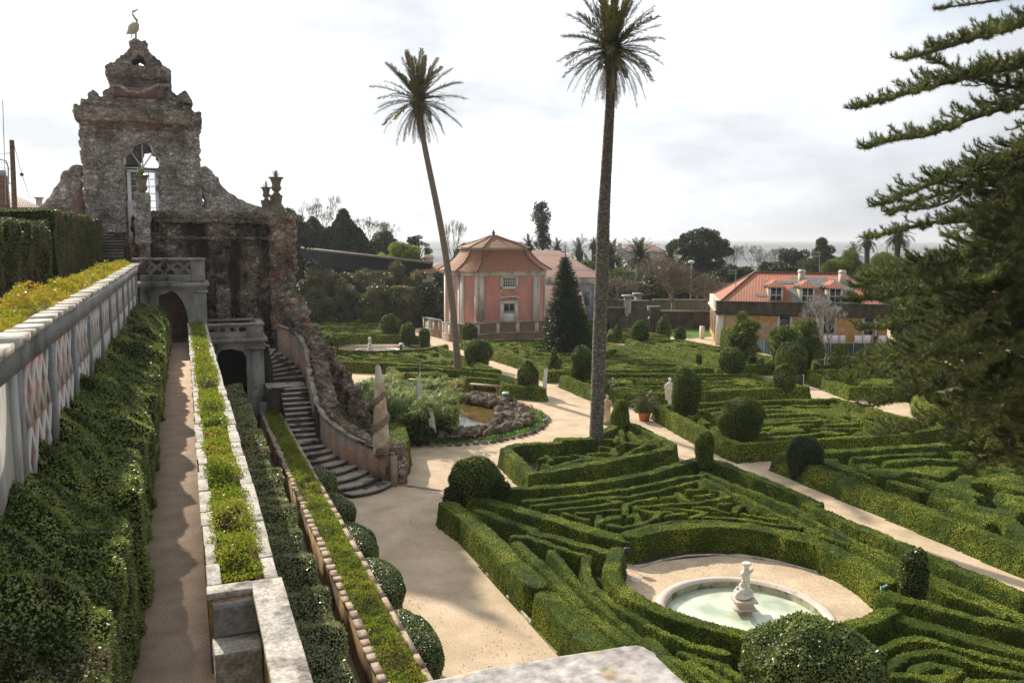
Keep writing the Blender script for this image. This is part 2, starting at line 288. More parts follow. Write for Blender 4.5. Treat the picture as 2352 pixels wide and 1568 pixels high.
def waterm(name, c1, c2, scale, rough=.06, bs=.05):
    m, t, o, b = newmat(name); tcn = N(t, 'ShaderNodeTexCoord')
    n = N(t, 'ShaderNodeTexNoise', i_Scale=scale, i_Detail=4.); L(t, tcn.outputs['Object'], n.inputs['Vector'])
    L(t, ramp(t, n.outputs['Fac'], [(.35, c1), (.65, c2)]), b.inputs['Base Color']); b.inputs['Roughness'].default_value = rough
    n3 = N(t, 'ShaderNodeTexNoise', i_Scale=scale*6, i_Detail=3.); L(t, tcn.outputs['Object'], n3.inputs['Vector']); bump(t, b, n3.outputs['Fac'], bs, .02)
    return m
waterm('fountain_water', (.4, .47, .33), (.74, .8, .64), 1.3, .16, .03)
waterm('pond_water', (.10, .075, .02), (.17, .12, .035), 1., .03, .04)
def seam():
    m, t, o, b = newmat('sea_water'); tcn = N(t, 'ShaderNodeTexCoord'); mpn = N(t, 'ShaderNodeMapping'); mpn.inputs['Rotation'].default_value = (0, 0, YAW); mpn.inputs['Scale'].default_value = (.0012, .006, 1); L(t, tcn.outputs['Object'], mpn.inputs[0])
    n = N(t, 'ShaderNodeTexNoise', i_Scale=1., i_Detail=7., i_Roughness=.6); L(t, mpn.outputs[0], n.inputs['Vector'])
    L(t, ramp(t, n.outputs['Fac'], [(.35, (.13, .15, .16)), (.52, (.2, .22, .23)), (.64, (.3, .32, .33)), (.8, (.75, .75, .75))]), b.inputs['Base Color']); b.inputs['Roughness'].default_value = .8; b.inputs['Specular IOR Level'].default_value = .1
seam()
# ------------------------------------------------------------------ mesh builder
class MB:
    def __init__(s): s.v = []; s.f = []; s.n = 0
    def add(s, v, f, mat=0, rnd=None):
        v = np.asarray(v, float).reshape(-1, 3); f = np.asarray(f, np.int64)
        if len(f) == 0: return
        s.v.append(v); s.f.append((f+s.n, mat, rnd)); s.n += len(v)
    def poly(s, pts, mat=0): s.add(pts, [list(range(len(pts)))], mat)
    def hexa(s, c, mat=0):               # 8 corners: bottom loop 0-3, top loop 4-7
        s.add(c, [[3, 2, 1, 0], [4, 5, 6, 7], [0, 1, 5, 4], [1, 2, 6, 5], [2, 3, 7, 6], [3, 0, 4, 7]], mat)
    def box(s, x0, x1, y0, y1, z0, z1, mat=0):
        s.hexa([(x0, y0, z0), (x1, y0, z0), (x1, y1, z0), (x0, y1, z0), (x0, y0, z1), (x1, y0, z1), (x1, y1, z1), (x0, y1, z1)], mat)
    def obox(s, c, u, w, d, z0, z1, mat=0, back=None):   # c = middle of front edge, u along, d back
        u = np.array([u[0], u[1], 0.]); b = np.array([-u[1], u[0], 0.]) if back is None else np.array([back[0], back[1], 0.])
        c = np.array([c[0], c[1], 0.]); q = [c-u*w/2, c+u*w/2, c+u*w/2+b*d, c-u*w/2+b*d]
        s.hexa([p+[0, 0, z0] for p in q]+[p+[0, 0, z1] for p in q], mat)
    def prism(s, pl, z0, z1, mat=0, cap=True):
        n = len(pl); v = [(p[0], p[1], z0) for p in pl]+[(p[0], p[1], z1) for p in pl]
        s.add(v, [[i, (i+1) % n, n+(i+1) % n, n+i] for i in range(n)], mat)
        if cap: s.add(v, [list(range(n, 2*n))], mat); s.add(v, [list(range(n-1, -1, -1))], mat)
    def loft(s, rings, mat=0, cap=True):
        n = len(rings[0]); v = np.concatenate([np.asarray(r, float) for r in rings])
        f = [[k*n+i, k*n+(i+1) % n, (k+1)*n+(i+1) % n, (k+1)*n+i] for k in range(len(rings)-1) for i in range(n)]
        s.add(v, f, mat)
        if cap: s.add(rings[-1], [list(range(n))], mat); s.add(rings[0], [list(range(n-1, -1, -1))], mat)
    def lathe(s, prof, c, seg=20, mat=0, sx=1., sy=1.):
        s.loft([[(c[0]+math.cos(6.28319*i/seg)*r*sx, c[1]+math.sin(6.28319*i/seg)*r*sy, c[2]+z) for i in range(seg)] for r, z in prof], mat)
    def tube(s, pts, rad, seg=7, mat=0):
        pts = np.asarray(pts, float); n = len(pts); rad = np.broadcast_to(rad, (n,))
        tg = np.gradient(pts, axis=0); tg = nrmz(tg); up = np.array([0, 0, 1.]) if abs(tg[0][2]) < .9 else np.array([1., 0, 0])
        rings = []
        for p, t, r in zip(pts, tg, rad):
            a = nrmz(np.cross(t, up)); b = np.cross(t, a)
            rings.append([p+a*math.cos(6.28319*i/seg)*r+b*math.sin(6.28319*i/seg)*r for i in range(seg)])
        s.loft(rings, mat)
    def strip(s, a, b, w, th, mat=0):    # a bar from a to b
        s.tube([a, b], w/2, 4, mat)
    def ell(s, c, r, mat=0, seg=12, rings=8, dis=0.):
        v = []; 
        for j in range(rings+1):
            ph = math.pi*j/rings
            for i in range(seg): v.append((math.sin(ph)*math.cos(6.28319*i/seg), math.sin(ph)*math.sin(6.28319*i/seg), -math.cos(ph)))
        v = np.array(v)
        if dis: v = v*(1+dis*(noise(v+np.array(c)*1.7, .35, 3)-.5))[:, None]
        r = np.array([r]*3) if np.isscalar(r) else np.array(r)
        f = [[j*seg+i, j*seg+(i+1) % seg, (j+1)*seg+(i+1) % seg, (j+1)*seg+i] for j in range(rings) for i in range(seg)]
        s.add(v*r+np.array(c), f, mat)
    def build(s, name, mats, parent=None, smooth=False, **tags):
        me = bpy.data.meshes.new(name)
        if s.n:
            V = np.concatenate(s.v); starts = []; loops = []; mi = []; rn = []; k = 0
            for f, m_, r in s.f:
                w = f.shape[1]; loops.append(f.ravel()); starts.append(k+np.arange(len(f))*w); k += f.size
                mi.append(np.full(len(f), m_)); rn.append(np.full(len(f), .5) if r is None else np.asarray(r, float))
            loops = np.concatenate(loops); starts = np.concatenate(starts); mi = np.concatenate(mi); rn = np.concatenate(rn)
            me.vertices.add(len(V)); me.vertices.foreach_set('co', V.astype(np.float32).ravel())
            me.loops.add(len(loops)); me.loops.foreach_set('vertex_index', loops.astype(np.int32))
            me.polygons.add(len(starts)); me.polygons.foreach_set('loop_start', starts.astype(np.int32))
            me.polygons.foreach_set('material_index', mi.astype(np.int32))
            if smooth is not False:
                sm = np.ones(len(starts), bool) if smooth is True else np.isin(mi, smooth)
                me.polygons.foreach_set('use_smooth', sm)
            at = me.attributes.new('rnd', 'FLOAT', 'FACE'); at.data.foreach_set('value', rn.astype(np.float32))
            me.update(calc_edges=True)
        for q in mats: me.materials.append(MATS[q])
        o = bpy.data.objects.new(name, me); COL.objects.link(o)
        if parent is not None: o.parent = parent
        if parent is None and not tags.get('label') and not tags.get('kind'): tags['kind'] = 'structure'
        return tag(o, **tags)
def tag(o, label=None, cat=None, group=None, kind=None):
    if label: o['label'] = label
    if cat: o['category'] = cat
    if group: o['group'] = group
    if kind: o['kind'] = kind
    return o
def thing(name, label, cat, group=None, loc=(0, 0, 0)):
    o = bpy.data.objects.new(name, None); COL.objects.link(o); o.empty_display_size = .2
    o.location = loc
    return tag(o, label, cat, group)
def rel(o, parent):                      # parent whose empty stands at its base while the mesh keeps world coordinates
    o.parent = parent; o.matrix_parent_inverse = Matrix.Translation(-parent.location); return o
class TH:                                # thing with world-coordinate parts
    def __init__(s, name, label, cat, loc=(0, 0, 0), group=None):
        s.o = thing(name, label, cat, group, tuple(float(q) for q in loc))
    def part(s, name, mb, mats, smooth=False, **t):
        o = mb.build(name, mats, parent=s.o, smooth=smooth, **t); return rel(o, s.o)
    def sub(s, par, name, mb, mats, smooth=False, **t):
        return mb.build(name, mats, parent=par, smooth=smooth, **t)
def plate(outer, holes=(), y0=0., y1=.3):   # outline in (x,z) with holes -> solid between y0 and y1
    cu = bpy.data.curves.new('c', 'CURVE'); cu.dimensions = '2D'; cu.fill_mode = 'BOTH'; cu.extrude = abs(y1-y0)/2
    for pl in [outer]+list(holes):
        sp = cu.splines.new('POLY'); sp.points.add(len(pl)-1)
        for q, p in zip(sp.points, pl): q.co = (p[0], p[1], 0, 1)
        sp.use_cyclic_u = True
    ob = bpy.data.objects.new('c', cu); COL.objects.link(ob)
    me = bpy.data.meshes.new_from_object(ob.evaluated_get(bpy.context.evaluated_depsgraph_get()))
    v = np.array([w.co[:] for w in me.vertices]); fs = [list(p.vertices) for p in me.polygons]
    bpy.data.objects.remove(ob); bpy.data.curves.remove(cu); bpy.data.meshes.remove(me)
    v = np.stack([v[:, 0], (y0+y1)/2+v[:, 2], v[:, 1]], 1)
    return v, fs
def addplate(mb, outer, holes=(), y0=0., y1=.3, mat=0):
    v, fs = plate(outer, holes, y0, y1)
    for k in set(len(f) for f in fs): mb.add(v, [f for f in fs if len(f) == k], mat)
for tn, ty, sc_ in (('tx_big', 'VORONOI', .45), ('tx_fine', 'CLOUDS', .16), ('tx_mid', 'CLOUDS', .6)):
    tx = bpy.data.textures.new(tn, ty); tx.noise_scale = sc_
def rough(o, vox=.1, big=.16, fine=.08, mid=.0):
    m_ = o.modifiers.new('r', 'REMESH'); m_.mode = 'VOXEL'; m_.voxel_size = vox; m_.use_smooth_shade = False
    for tn, st in (('tx_big', -big), ('tx_fine', fine), ('tx_mid', mid)):
        if st:
            d = o.modifiers.new('d', 'DISPLACE'); d.texture = bpy.data.textures[tn]; d.strength = st; d.mid_level = .5; d.texture_coords = 'OBJECT' if False else 'LOCAL'
    return o
# ------------------------------------------------------------------ foliage helpers
def leaves(mb, p, n, size, mat=1, asp=.5, tilt=.8, rnd=None, lie=0.):
    k = len(p)
    if k == 0: return
    size = np.broadcast_to(size, (k,))[:, None]*(.7+.6*rng.random((k, 1)))
    d = nrmz(n+tilt*rng.normal(size=(k, 3))); sd = nrmz(np.cross(d, rng.normal(size=(k, 3))))
    if lie:                              # shingled leaves that lie along the clipped surface
        tn = nrmz(np.cross(n, rng.normal(size=(k, 3)))); d = nrmz(tn+min(.42, lie*.7)*n+lie*rng.normal(size=(k, 3))*.8); sd = nrmz(np.cross(n, d)+.9*lie*rng.normal(size=(k, 3)))
    w = size*asp*.5
    v = np.stack([p, p+d*size*.5+sd*w, p+d*size, p+d*size*.5-sd*w], 1).reshape(-1, 3)
    mb.add(v, np.arange(4*k).reshape(k, 4), mat, rng.random(k) if rnd is None else rnd)
def scatter(V, Fq, dens):                # V verts, quads Fq; dens(points)->per m2
    t = np.concatenate([Fq[:, [0, 1, 2]], Fq[:, [0, 2, 3]]]); a, b, c = V[t[:, 0]], V[t[:, 1]], V[t[:, 2]]
    cr = np.cross(b-a, c-a); ar = np.linalg.norm(cr, axis=1)/2
    cen = (a+b+c)/3; num = ar*dens(cen); cnt = np.floor(num+rng.random(len(num))).astype(int)
    idx = np.repeat(np.arange(len(t)), cnt); u, v = rng.random(len(idx)), rng.random(len(idx)); fl = u+v > 1; u[fl] = 1-u[fl]; v[fl] = 1-v[fl]
    p = a[idx]+(b-a)[idx]*u[:, None]+(c-a)[idx]*v[:, None]
    return p, nrmz(cr)[idx]
def lsize(p, k=1.): d = np.linalg.norm(p-O, axis=1); return (.018+.00125*d)*k
def foliate(mb, V, Fq, k=1., cov=1.6, mat=1, asp=.55, tilt=.8, push=0., lie=.34):
    p, n = scatter(V, Fq, lambda c: cov/(lsize(c, k)**2*asp*1.6))
    leaves(mb, p+n*push, n, lsize(p, k), mat, asp, tilt, lie=lie)
def segdist(X, Y, a, b):
    d = b-a; L2 = max(d@d, 1e-9); t = np.clip(((X-a[0])*d[0]+(Y-a[1])*d[1])/L2, 0, 1)
    return np.hypot(X-a[0]-t*d[0], Y-a[1]-t*d[1])
def inpoly(X, Y, pl):
    r = np.zeros(X.shape, bool); n = len(pl)
    for i in range(n):
        (x1, y1), (x2, y2) = pl[i][:2], pl[(i+1) % n][:2]
        if y1 == y2: continue
        c = ((y1 > Y) != (y2 > Y)) & (X < (x2-x1)*(Y-y1)/(y2-y1)+x1); r ^= c
    return r
def polysd(X, Y, pl):
    d = np.full(X.shape, 1e9)
    for i in range(len(pl)): d = np.minimum(d, segdist(X, Y, pl[i][:2], pl[(i+1) % len(pl)][:2]))
    return np.where(inpoly(X, Y, pl), -d, d)
def field(mb, x0, x1, y0, y1, cell, sdf, H, base=0., k=1., cov=1.6, rough_=.03, mats=(0, 1)):
    xs = np.arange(x0, x1+cell, cell); ys = np.arange(y0, y1+cell, cell); X, Y = np.meshgrid(xs, ys)
    sd = sdf(X, Y)
    q = np.stack([X, Y], -1)
    sd = sd+.045*(noise(q, .45, 5)-.5)+.025*(noise(q, .15, 9)-.5)
    h = np.clip(.5-sd/cell/1.2, 0, 1); Hm = H(X, Y) if callable(H) else H
    Z = base+h*(Hm+rough_*(noise(q, .5, 2)-.5)*2+rough_*(noise(q, .17, 4)-.5))
    keep = (h > .001); kq = keep[:-1, :-1] | keep[1:, :-1] | keep[:-1, 1:] | keep[1:, 1:]
    if not kq.any(): return
    nx = len(xs); id_ = np.arange(X.size).reshape(X.shape); a = id_[:-1, :-1][kq]; Fq = np.stack([a, a+1, a+1+nx, a+nx], 1)
    V = np.stack([X, Y, Z], -1).reshape(-1, 3); us, inv = np.unique(Fq, return_inverse=True); V = V[us]; Fq = inv.reshape(Fq.shape)
    mb.add(V, Fq, mats[0], rng.random(len(Fq))*.3)
    foliate(mb, V, Fq, k*.85, cov*1.1, mats[1], lie=.22)
def polydist(pls, thin=.07):
    def f(X, Y):
        d = np.full(X.shape, 1e9)
        for pts, w in pls:
            for a, b in zip(pts[:-1], pts[1:]): d = np.minimum(d, segdist(X, Y, np.asarray(a[:2]), np.asarray(b[:2]))-(w-thin)/2)
        return d
    return f
def maze(pl, w, gap=.45, per=1.05, hw=.5, seed=1, swirl=0):
    def f(X, Y):
        sd = polysd(X, Y, pl); t = -sd-w-gap; q = np.stack([X, Y], -1)
        v = t+swirl*(noise(q, 3., seed)-.5)*4; fr = np.abs(((v/per) % 1.)-.5)*per   # 0 at hedge middle
        band = fr-hw/2
        g = noise(q, .8, seed+3); band = band+np.where(g > .66, .6*(g-.66)/.1, 0)      # breaks
        cr = noise(q, 1.1, seed+7); band = np.where((cr > .63), np.minimum(band, (.68-cr)*2.), band)
        return np.maximum(band, -t)
    return f
def bounds(pl, m_=.5):
    a = np.array([p[:2] for p in pl]); return a[:, 0].min()-m_, a[:, 0].max()+m_, a[:, 1].min()-m_, a[:, 1].max()+m_
def soil(pl, z=.012): return None
# ================================================================== SETTING
def sheet(name, pl, z, mat, grid=None):
    b = MB(); b.poly([(p[0], p[1], z) for p in pl]); return b.build(name, [mat], kind='structure')
b = MB(); ys = [-60, 150, 300, 330, 700]; zs = [-.05, -.05, -1.5, -9, -12]
for i in range(4): b.poly([(-500, ys[i], zs[i]), (900, ys[i], zs[i]), (900, ys[i+1], zs[i+1]), (-500, ys[i+1], zs[i+1])])
b.build('ground', ['terrain'], kind='structure')
b = MB(); b.poly([(-9000, 250, -6), (12000, 250, -6), (12000, 15000, -6), (-9000, 15000, -6)]); b.build('sea', ['sea_water'], kind='structure')
sheet('gravel_paths', [(3.6, -2), (80, -2), (80, 84), (22, 90), (5.2, 90), (3.6, 46)], 0., 'gravel')
lawn = [P(1430, 742), P(1640, 742), P(1640, 790), P(1560, 790)]
sheet('lawn', [P(1470, 725), P(1640, 725), P(1640, 772), P(1585, 778), P(1470, 768)], .012, 'grass')
TZ, MZ, UZ = 5.3, 1.2, 8.4              # main terrace, lower terrace, upper terrace levels
b = MB(); b.box(-.95, .62, -1, 42.9, -.04, TZ); b.build('terrace_path', ['gravel_brown'], kind='structure')
b = MB(); b.box(.87, 3.1, -1, 42.9, -.03, MZ); b.build('lower_terrace_path', ['gravel_brown'], kind='structure')
b = MB(); b.box(-30, -2.55, -1, 43, -.05, UZ); b.box(-30, 5.2, 43.4, 62, -.05, UZ); b.build('upper_terrace', ['gravel_brown'], kind='structure')
# ------------------------------------------------------------------ garden beds
Z1 = lambda x, y: (998.1+.20576*x, 1040.5+.20576*y)
Z2 = lambda x, y: (1391.3+.20576*x, 998.1+.20576*y)
Z3 = lambda x, y: (1814.8+.28619*x, 1119.1+.28619*y)
Z4 = lambda x, y: (1179.6+.24767*x, 1179.6+.24767*y)
Z7 = lambda x, y: (1330.8+.23148*x, 816.6+.23148*y)
HB = .78
def ln(Z, pts, z=HB-.03): return [P(*Z(*p), z) for p in pts]
D_ = lambda x, y: (x, y)
beds = []
def bed(name_l, outline, per=1.1, hw=.52, w=.62, swirl=0, seed=1, cell=.13, k=1., lines=None, H=HB, Hi=.66, hole=None, leaf=('hedge_core', 'box_far'), skipmaze=False, ztr=HB):
    pl = [P(x, y, ztr)[:2] for x, y in outline]; beds.append(pl)
    t = TH('hedge_parterre', name_l, 'hedge', (np.mean([p[0] for p in pl]), np.mean([p[1] for p in pl]), 0), group='clipped hedge parterres of the garden')
    bb = bounds(pl); b = MB()
    field(b, *bb, cell, (lambda X, Y: np.abs(polysd(X, Y, pl)+w/2)-w/2) if hole is None else (lambda X, Y: np.maximum(np.minimum(np.abs(polysd(X, Y, pl)+w/2)-w/2, np.abs(hole(X, Y)-w/2)-w/2), -hole(X, Y))), H, k=k)
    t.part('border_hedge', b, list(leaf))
    b = MB()
    if lines: field(b, *bb, cell, polydist(lines), Hi, k=k)
    if not skipmaze:
        mz = maze(pl, w, .4, per, hw, seed, swirl)
        if hole is not None: m0 = mz; mz = lambda X, Y: np.maximum(m0(X, Y), (w+.35)-hole(X, Y))
        field(b, *bb, cell, mz, Hi, k=k)
    if b.n: t.part('inner_hedge', b, list(leaf))
    s_ = MB(); s_.poly([(p[0], p[1], .008) for p in pl]); t.part('soil', s_, ['soil'])
    return t
# palm triangle
lin = [([P(*Z7(*q), .65) for q in pts], .42) for pts in [
    [(415, 740), (430, 850)], [(500, 760), (560, 820), (660, 880)], [(370, 900), (460, 860), (570, 880)], [(700, 870), (560, 930), (420, 1010)], [(600, 800), (690, 850)],
    [(235, 840), (330, 830)], [(225, 905), (340, 915), (355, 980)], [(375, 800), (355, 860)], [(640, 850), (730, 880)], [(-60, 980), (200, 1020)], [(100, 975), (330, 965)]]]
lin += [(ln(Z1, q, .65), .42) for q in [[(1180, 60), (1500, 40)], [(1230, 120), (1300, 160), (1480, 110), (1720, 50)], [(1250, 30), (1300, 80)], [(1560, 80), (1900, 50)], [(1380, 150), (1700, 100), (2000, 40)]]]
bed('clipped box hedge bed around the foot of the tall palm trunk beside the gravel circle', [(1145, 1030), (1180, 1016), (1265, 1014), (1272, 1006), (1350, 1003), (1380, 985), (1425, 964), (1470, 975), (1558, 1020), (1545, 1033), (1400, 1062), (1300, 1080), (1213, 1092)], lines=lin, skipmaze=True, cell=.07, w=.58, leaf=('hedge_core', 'box_leaf'))
# fountain bed, traced hedge by hedge
B = []
def BL(w, *segs):
    pts = []
    for Z, q in segs: pts += ln(Z, q)
    B.append((pts, w))
BL(.8, (Z1, [(150, 570), (400, 740), (640, 980), (800, 1150)]), (Z4, [(70, 520), (200, 650)]))
BL(.8, (Z4, [(310, 770), (560, 1010), (800, 1230), (1100, 1500), (1300, 1700)]))
BL(.5, (Z4, [(40, 250), (180, 380), (330, 520), (480, 680), (640, 850), (800, 970), (1000, 1120), (1200, 1300), (1450, 1550)]))
BL(.42, (Z4, [(10, 190), (150, 200), (300, 250), (440, 300)]))
BL(.4, (Z4, [(350, 330), (460, 440), (540, 560), (660, 680), (800, 810), (950, 950), (1150, 1110), (1400, 1330), (1600, 1568)]))
BL(.42, (Z4, [(440, 300), (600, 350), (690, 375), (665, 440), (680, 540), (760, 680), (920, 800), (1080, 900), (1250, 1000), (1450, 1100), (1650, 1180), (1954, 1260)]))
BL(.55, (Z1, [(500, 620), (800, 720), (1100, 830)]), (Z4, [(200, 160), (400, 200), (650, 270), (850, 325), (960, 345)]))
BL(.6, (Z4, [(960, 345), (925, 440), (900, 540), (960, 650), (1100, 770), (1300, 870), (1500, 945), (1700, 1010), (1900, 1070)]), (D_, [(1720, 1462), (1790, 1466), (1860, 1462), (1935, 1442), (2000, 1425), (2043, 1405)]))
BL(.6, (Z3, [(800, 1005), (1000, 1060), (1300, 1150), (1600, 1230), (1900, 1310)]))
BL(.72, (Z1, [(450, 450), (700, 540), (1000, 620), (1300, 700), (1600, 790), (1900, 880), (2150, 930)]), (Z2, [(280, 1120)]))
BL(.72, (Z2, [(280, 1120), (450, 1085), (600, 1055), (900, 1020), (1250, 1010), (1600, 1040), (1900, 1090), (2200, 1150)]), (Z3, [(0, 400), (150, 425), (300, 480), (500, 570), (650, 660), (760, 750)]))
BL(.6, (Z3, [(770, 825), (900, 880), (1100, 920), (1400, 1000), (1900, 1110)]))
BL(.6, (Z1, [(650, 400), (830, 400), (1100, 390), (1500, 365), (1900, 315)]), (Z2, [(0, 530), (300, 470), (600, 400), (850, 320), (1080, 260)]))
BL(.62, (Z2, [(1130, 280), (1300, 320), (1500, 400), (1800, 520), (2100, 650), (2352, 760)]), (Z3, [(150, 150), (300, 210), (500, 300), (700, 380), (900, 470), (1100, 560), (1300, 640), (1500, 720), (1700, 800), (1900, 890)]))
BL(.42, (Z2, [(1080, 390), (1300, 480), (1600, 600), (1900, 720), (2200, 850), (2352, 910)]), (Z3, [(100, 210), (300, 310), (500, 400), (700, 490), (850, 560), (1100, 670), (1400, 810), (1700, 950), (1900, 1040)]))
BL(.4, (Z2, [(1100, 470), (1350, 600), (1600, 700), (1850, 830), (2100, 940), (2352, 1050)]), (Z3, [(150, 330), (300, 380), (500, 440), (700, 530), (850, 620), (1100, 740), (1400, 880), (1700, 1000)]))
BL(.42, (Z1, [(1000, 510), (1300, 480), (1600, 450), (2000, 400)]), (Z2, [(0, 620), (300, 570), (600, 510), (850, 450), (1080, 430)]))
BL(.38, (Z1, [(1100, 560), (1500, 525), (2000, 460)]), (Z2, [(0, 690), (250, 665), (500, 625), (750, 560), (940, 515), (1050, 500), (1090, 560)]))
BL(.36, (Z1, [(1320, 600), (1700, 575), (2060, 530)]))
for pts in [[(1600, 640), (2040, 610)], [(1850, 720), (2060, 700)], [(1960, 790), (2100, 810), (2300, 760)], [(1450, 650), (1700, 720)], [(1840, 670), (1840, 760)]]: BL(.36, (Z1, pts))
for pts in [[(60, 980), (200, 1000), (400, 960), (550, 910), (600, 840), (720, 830)], [(220, 870), (215, 770), (350, 720), (550, 690)], [(260, 900), (330, 860), (370, 930)], [(350, 800), (480, 830), (540, 850)],
            [(640, 680), (750, 670)], [(800, 630), (880, 700), (1000, 735), (1200, 710), (1370, 665), (1290, 610), (1180, 590)], [(330, 780), (600, 770), (850, 745), (1010, 735)], [(920, 600), (1090, 590)],
            [(1010, 670), (1180, 650)], [(650, 800), (850, 800), (1120, 840), (960, 890)], [(700, 880), (880, 850)], [(1000, 780), (1200, 800), (1370, 850)], [(1270, 750), (1390, 735)],
            [(1110, 890), (1400, 905), (1800, 960), (2150, 1010)], [(1440, 850), (1460, 780), (1560, 760), (1700, 830)], [(1530, 865), (1900, 915)], [(30, 720), (160, 730)], [(20, 820), (130, 810)], [(30, 900), (150, 890)], [(300, 1060), (500, 980), (800, 945), (1200, 945), (1600, 975), (2000, 1040), (2352, 1120)]]: BL(.36, (Z2, pts))
for pts in [[(650, 1310), (900, 1200), (1050, 1190), (1300, 1260), (1600, 1330), (1900, 1410)], [(760, 1420), (950, 1320), (1200, 1290), (1500, 1390), (1900, 1480)], [(1000, 1440), (1150, 1400), (1350, 1440), (1250, 1500), (1050, 1500)], [(780, 1480), (950, 1470), (1200, 1550)], [(1450, 1530), (1900, 1540)], [(500, 1420), (700, 1520)], [(300, 1400), (600, 1600)]]: BL(.42, (Z3, pts))
for pts in [[(1250, 1130), (1450, 1280), (1650, 1430), (1850, 1568)], [(1650, 1330), (1954, 1520)], [(1560, 1250), (1800, 1330), (1954, 1370)], [(1880, 1350), (2100, 1480), (2300, 1600)], [(1300, 1280), (1420, 1400)]]: BL(.4, (Z4, pts))
t = TH('hedge_parterre', 'large clipped box hedge maze encircling the round fountain in the foreground', 'hedge', P(1700, 1250), group='clipped hedge parterres of the garden')
border = [B[i] for i in (0, 1, 7, 10, 12, 13)]; inner = [q for i, q in enumerate(B) if i not in (0, 1, 7, 10, 12, 13)]
def fitb(ls): a = np.concatenate([np.array(p)[:, :2] for p, w in ls]); return a[:, 0].min()-.8, min(a[:, 0].max()+.8, 40), a[:, 1].min()-.8, a[:, 1].max()+.8
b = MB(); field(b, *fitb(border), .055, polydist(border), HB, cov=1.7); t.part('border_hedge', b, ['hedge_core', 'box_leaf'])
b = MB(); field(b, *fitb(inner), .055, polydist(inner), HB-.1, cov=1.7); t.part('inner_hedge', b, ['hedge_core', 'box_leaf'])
bedB = [P(*q)[:2] for q in [(1012, 1200), (1060, 1140), (1150, 1150), (1400, 1112), (1590, 1075), (1660, 1085), (2352, 1420), (2352, 1700), (1500, 1700)]]
fc = P(1712, 1377)[:2]; fcl = [P(*q)[:2] for q in [(1440, 1300), (1560, 1285), (1700, 1272), (1850, 1296), (1960, 1340), (2015, 1400), (1935, 1445), (1700, 1480), (1500, 1440), (1420, 1370)]]
s_ = MB(); s_.poly([(p[0], p[1], .008) for p in bedB]); t.part('soil', s_, ['soil'])
sheet('fountain_court', fcl, .018, 'gravel')
# other beds
bed('clipped box hedge bed with labyrinth, right of the path and holding the largest round ball', [(1497, 930), (1560, 924), (1740, 918), (1925, 913), (2060, 950), (2200, 980), (2080, 1000), (1692, 1024), (1600, 985)], seed=2, swirl=.15, per=.98, hw=.5, cell=.09)
bed('clipped box hedge bed with curling labyrinth behind the white standing statue', [(1284, 862), (1390, 856), (1731, 858), (1863, 889), (1650, 899), (1430, 906), (1360, 893)], seed=3, swirl=.5, per=1.05, hw=.55, cell=.11)
bed('broad clipped box hedge bed surrounding the dark young conifer', [(1056, 781), (1235, 778), (1400, 786), (1644, 846), (1500, 850), (1256, 854), (1200, 826), (1131, 806)], seed=4, swirl=.8, per=1.3, hw=.8, Hi=.68, cell=.12)
bed('wedge-shaped clipped hedge bed running toward the green screened fence', [(1436, 778), (1500, 774), (1578, 781), (1790, 820), (1778, 838), (1651, 838), (1540, 806)], seed=5, per=1.3, hw=1.1, Hi=.72)
bed('small clipped hedge bed at the far end in front of the old garden stairs', [(1395, 768), (1397, 753), (1450, 755), (1538, 770), (1480, 772)], seed=6, cell=.2)
bed('clipped hedge bed between the round-topped topiary and the dark screened fence', [(1841, 850), (2030, 842), (2146, 836), (2200, 860), (2062, 890), (1949, 890)], seed=7, swirl=.8, per=1.4, hw=.7)
bed('narrow clipped hedge bed directly below the dark screened fence', [(1857, 826), (2010, 818), (2150, 818), (2160, 830), (2000, 838), (1880, 841)], seed=8)
bed('dark clipped hedge bed under the overhanging pine boughs at the right edge', [(1772, 1039), (1889, 1032), (2180, 1014), (2420, 1000), (2500, 1322), (2352, 1268), (2060, 1151), (1900, 1089)], seed=9, swirl=.45, per=1.2, hw=.72, cell=.085, Hi=.72, w=.7, leaf=('hedge_core', 'box_leaf'))
bed('clipped hedge bed at the far right between path and pine', [(2092, 892), (2200, 905), (2420, 930), (2420, 980), (2230, 965), (2110, 925)], seed=10)
hc = P(870, 806, 0)[:2]
def hole(X, Y):                          # oval clearing with the small fountain
    d = np.stack([X-hc[0], Y-hc[1]]); u = d[0]*rv[0]+d[1]*rv[1]; v = d[0]*hf[0]+d[1]*hf[1]; return np.hypot(u/1.15, v)-5.2
bed('clipped box hedge bed with a round clearing around the small distant fountain', [(775, 775), (963, 775), (995, 788), (1157, 851), (1000, 842), (886, 835), (765, 830), (700, 800)], seed=11, swirl=.3, hole=hole, per=1.05, hw=.52, cell=.12)
bed('clipped box hedge bed with benches set into its front beside the pond', [(886, 841), (1000, 843), (1156, 858), (1256, 889), (1252, 894), (1148, 884), (1147, 874), (1075, 868), (1075, 874), (1013, 868), (1013, 862), (932, 858), (930, 868), (912, 866)], seed=12, per=1.3, hw=.7)
bed('farthest left clipped box hedge bed in front of the dark shrubbery', [(690, 732), (888, 736), (958, 770), (717, 766), (640, 760)], seed=13, swirl=.5, cell=.16)
# leaf litter and grit strewn over the gravel
b = MB(); n_ = 26000; pp = np.stack([rng.uniform(5.2, 30, n_), rng.uniform(12, 60, n_), np.full(n_, .012)], 1); ok_ = noise(pp[:, :2], 1.3, 31) > .5; pp = pp[ok_]
leaves(b, pp, np.tile([0, 0, 1.], (len(pp), 1)), .045, 0, .6, .3, lie=.15); b.build('leaf_litter', ['litter'], kind='stuff')
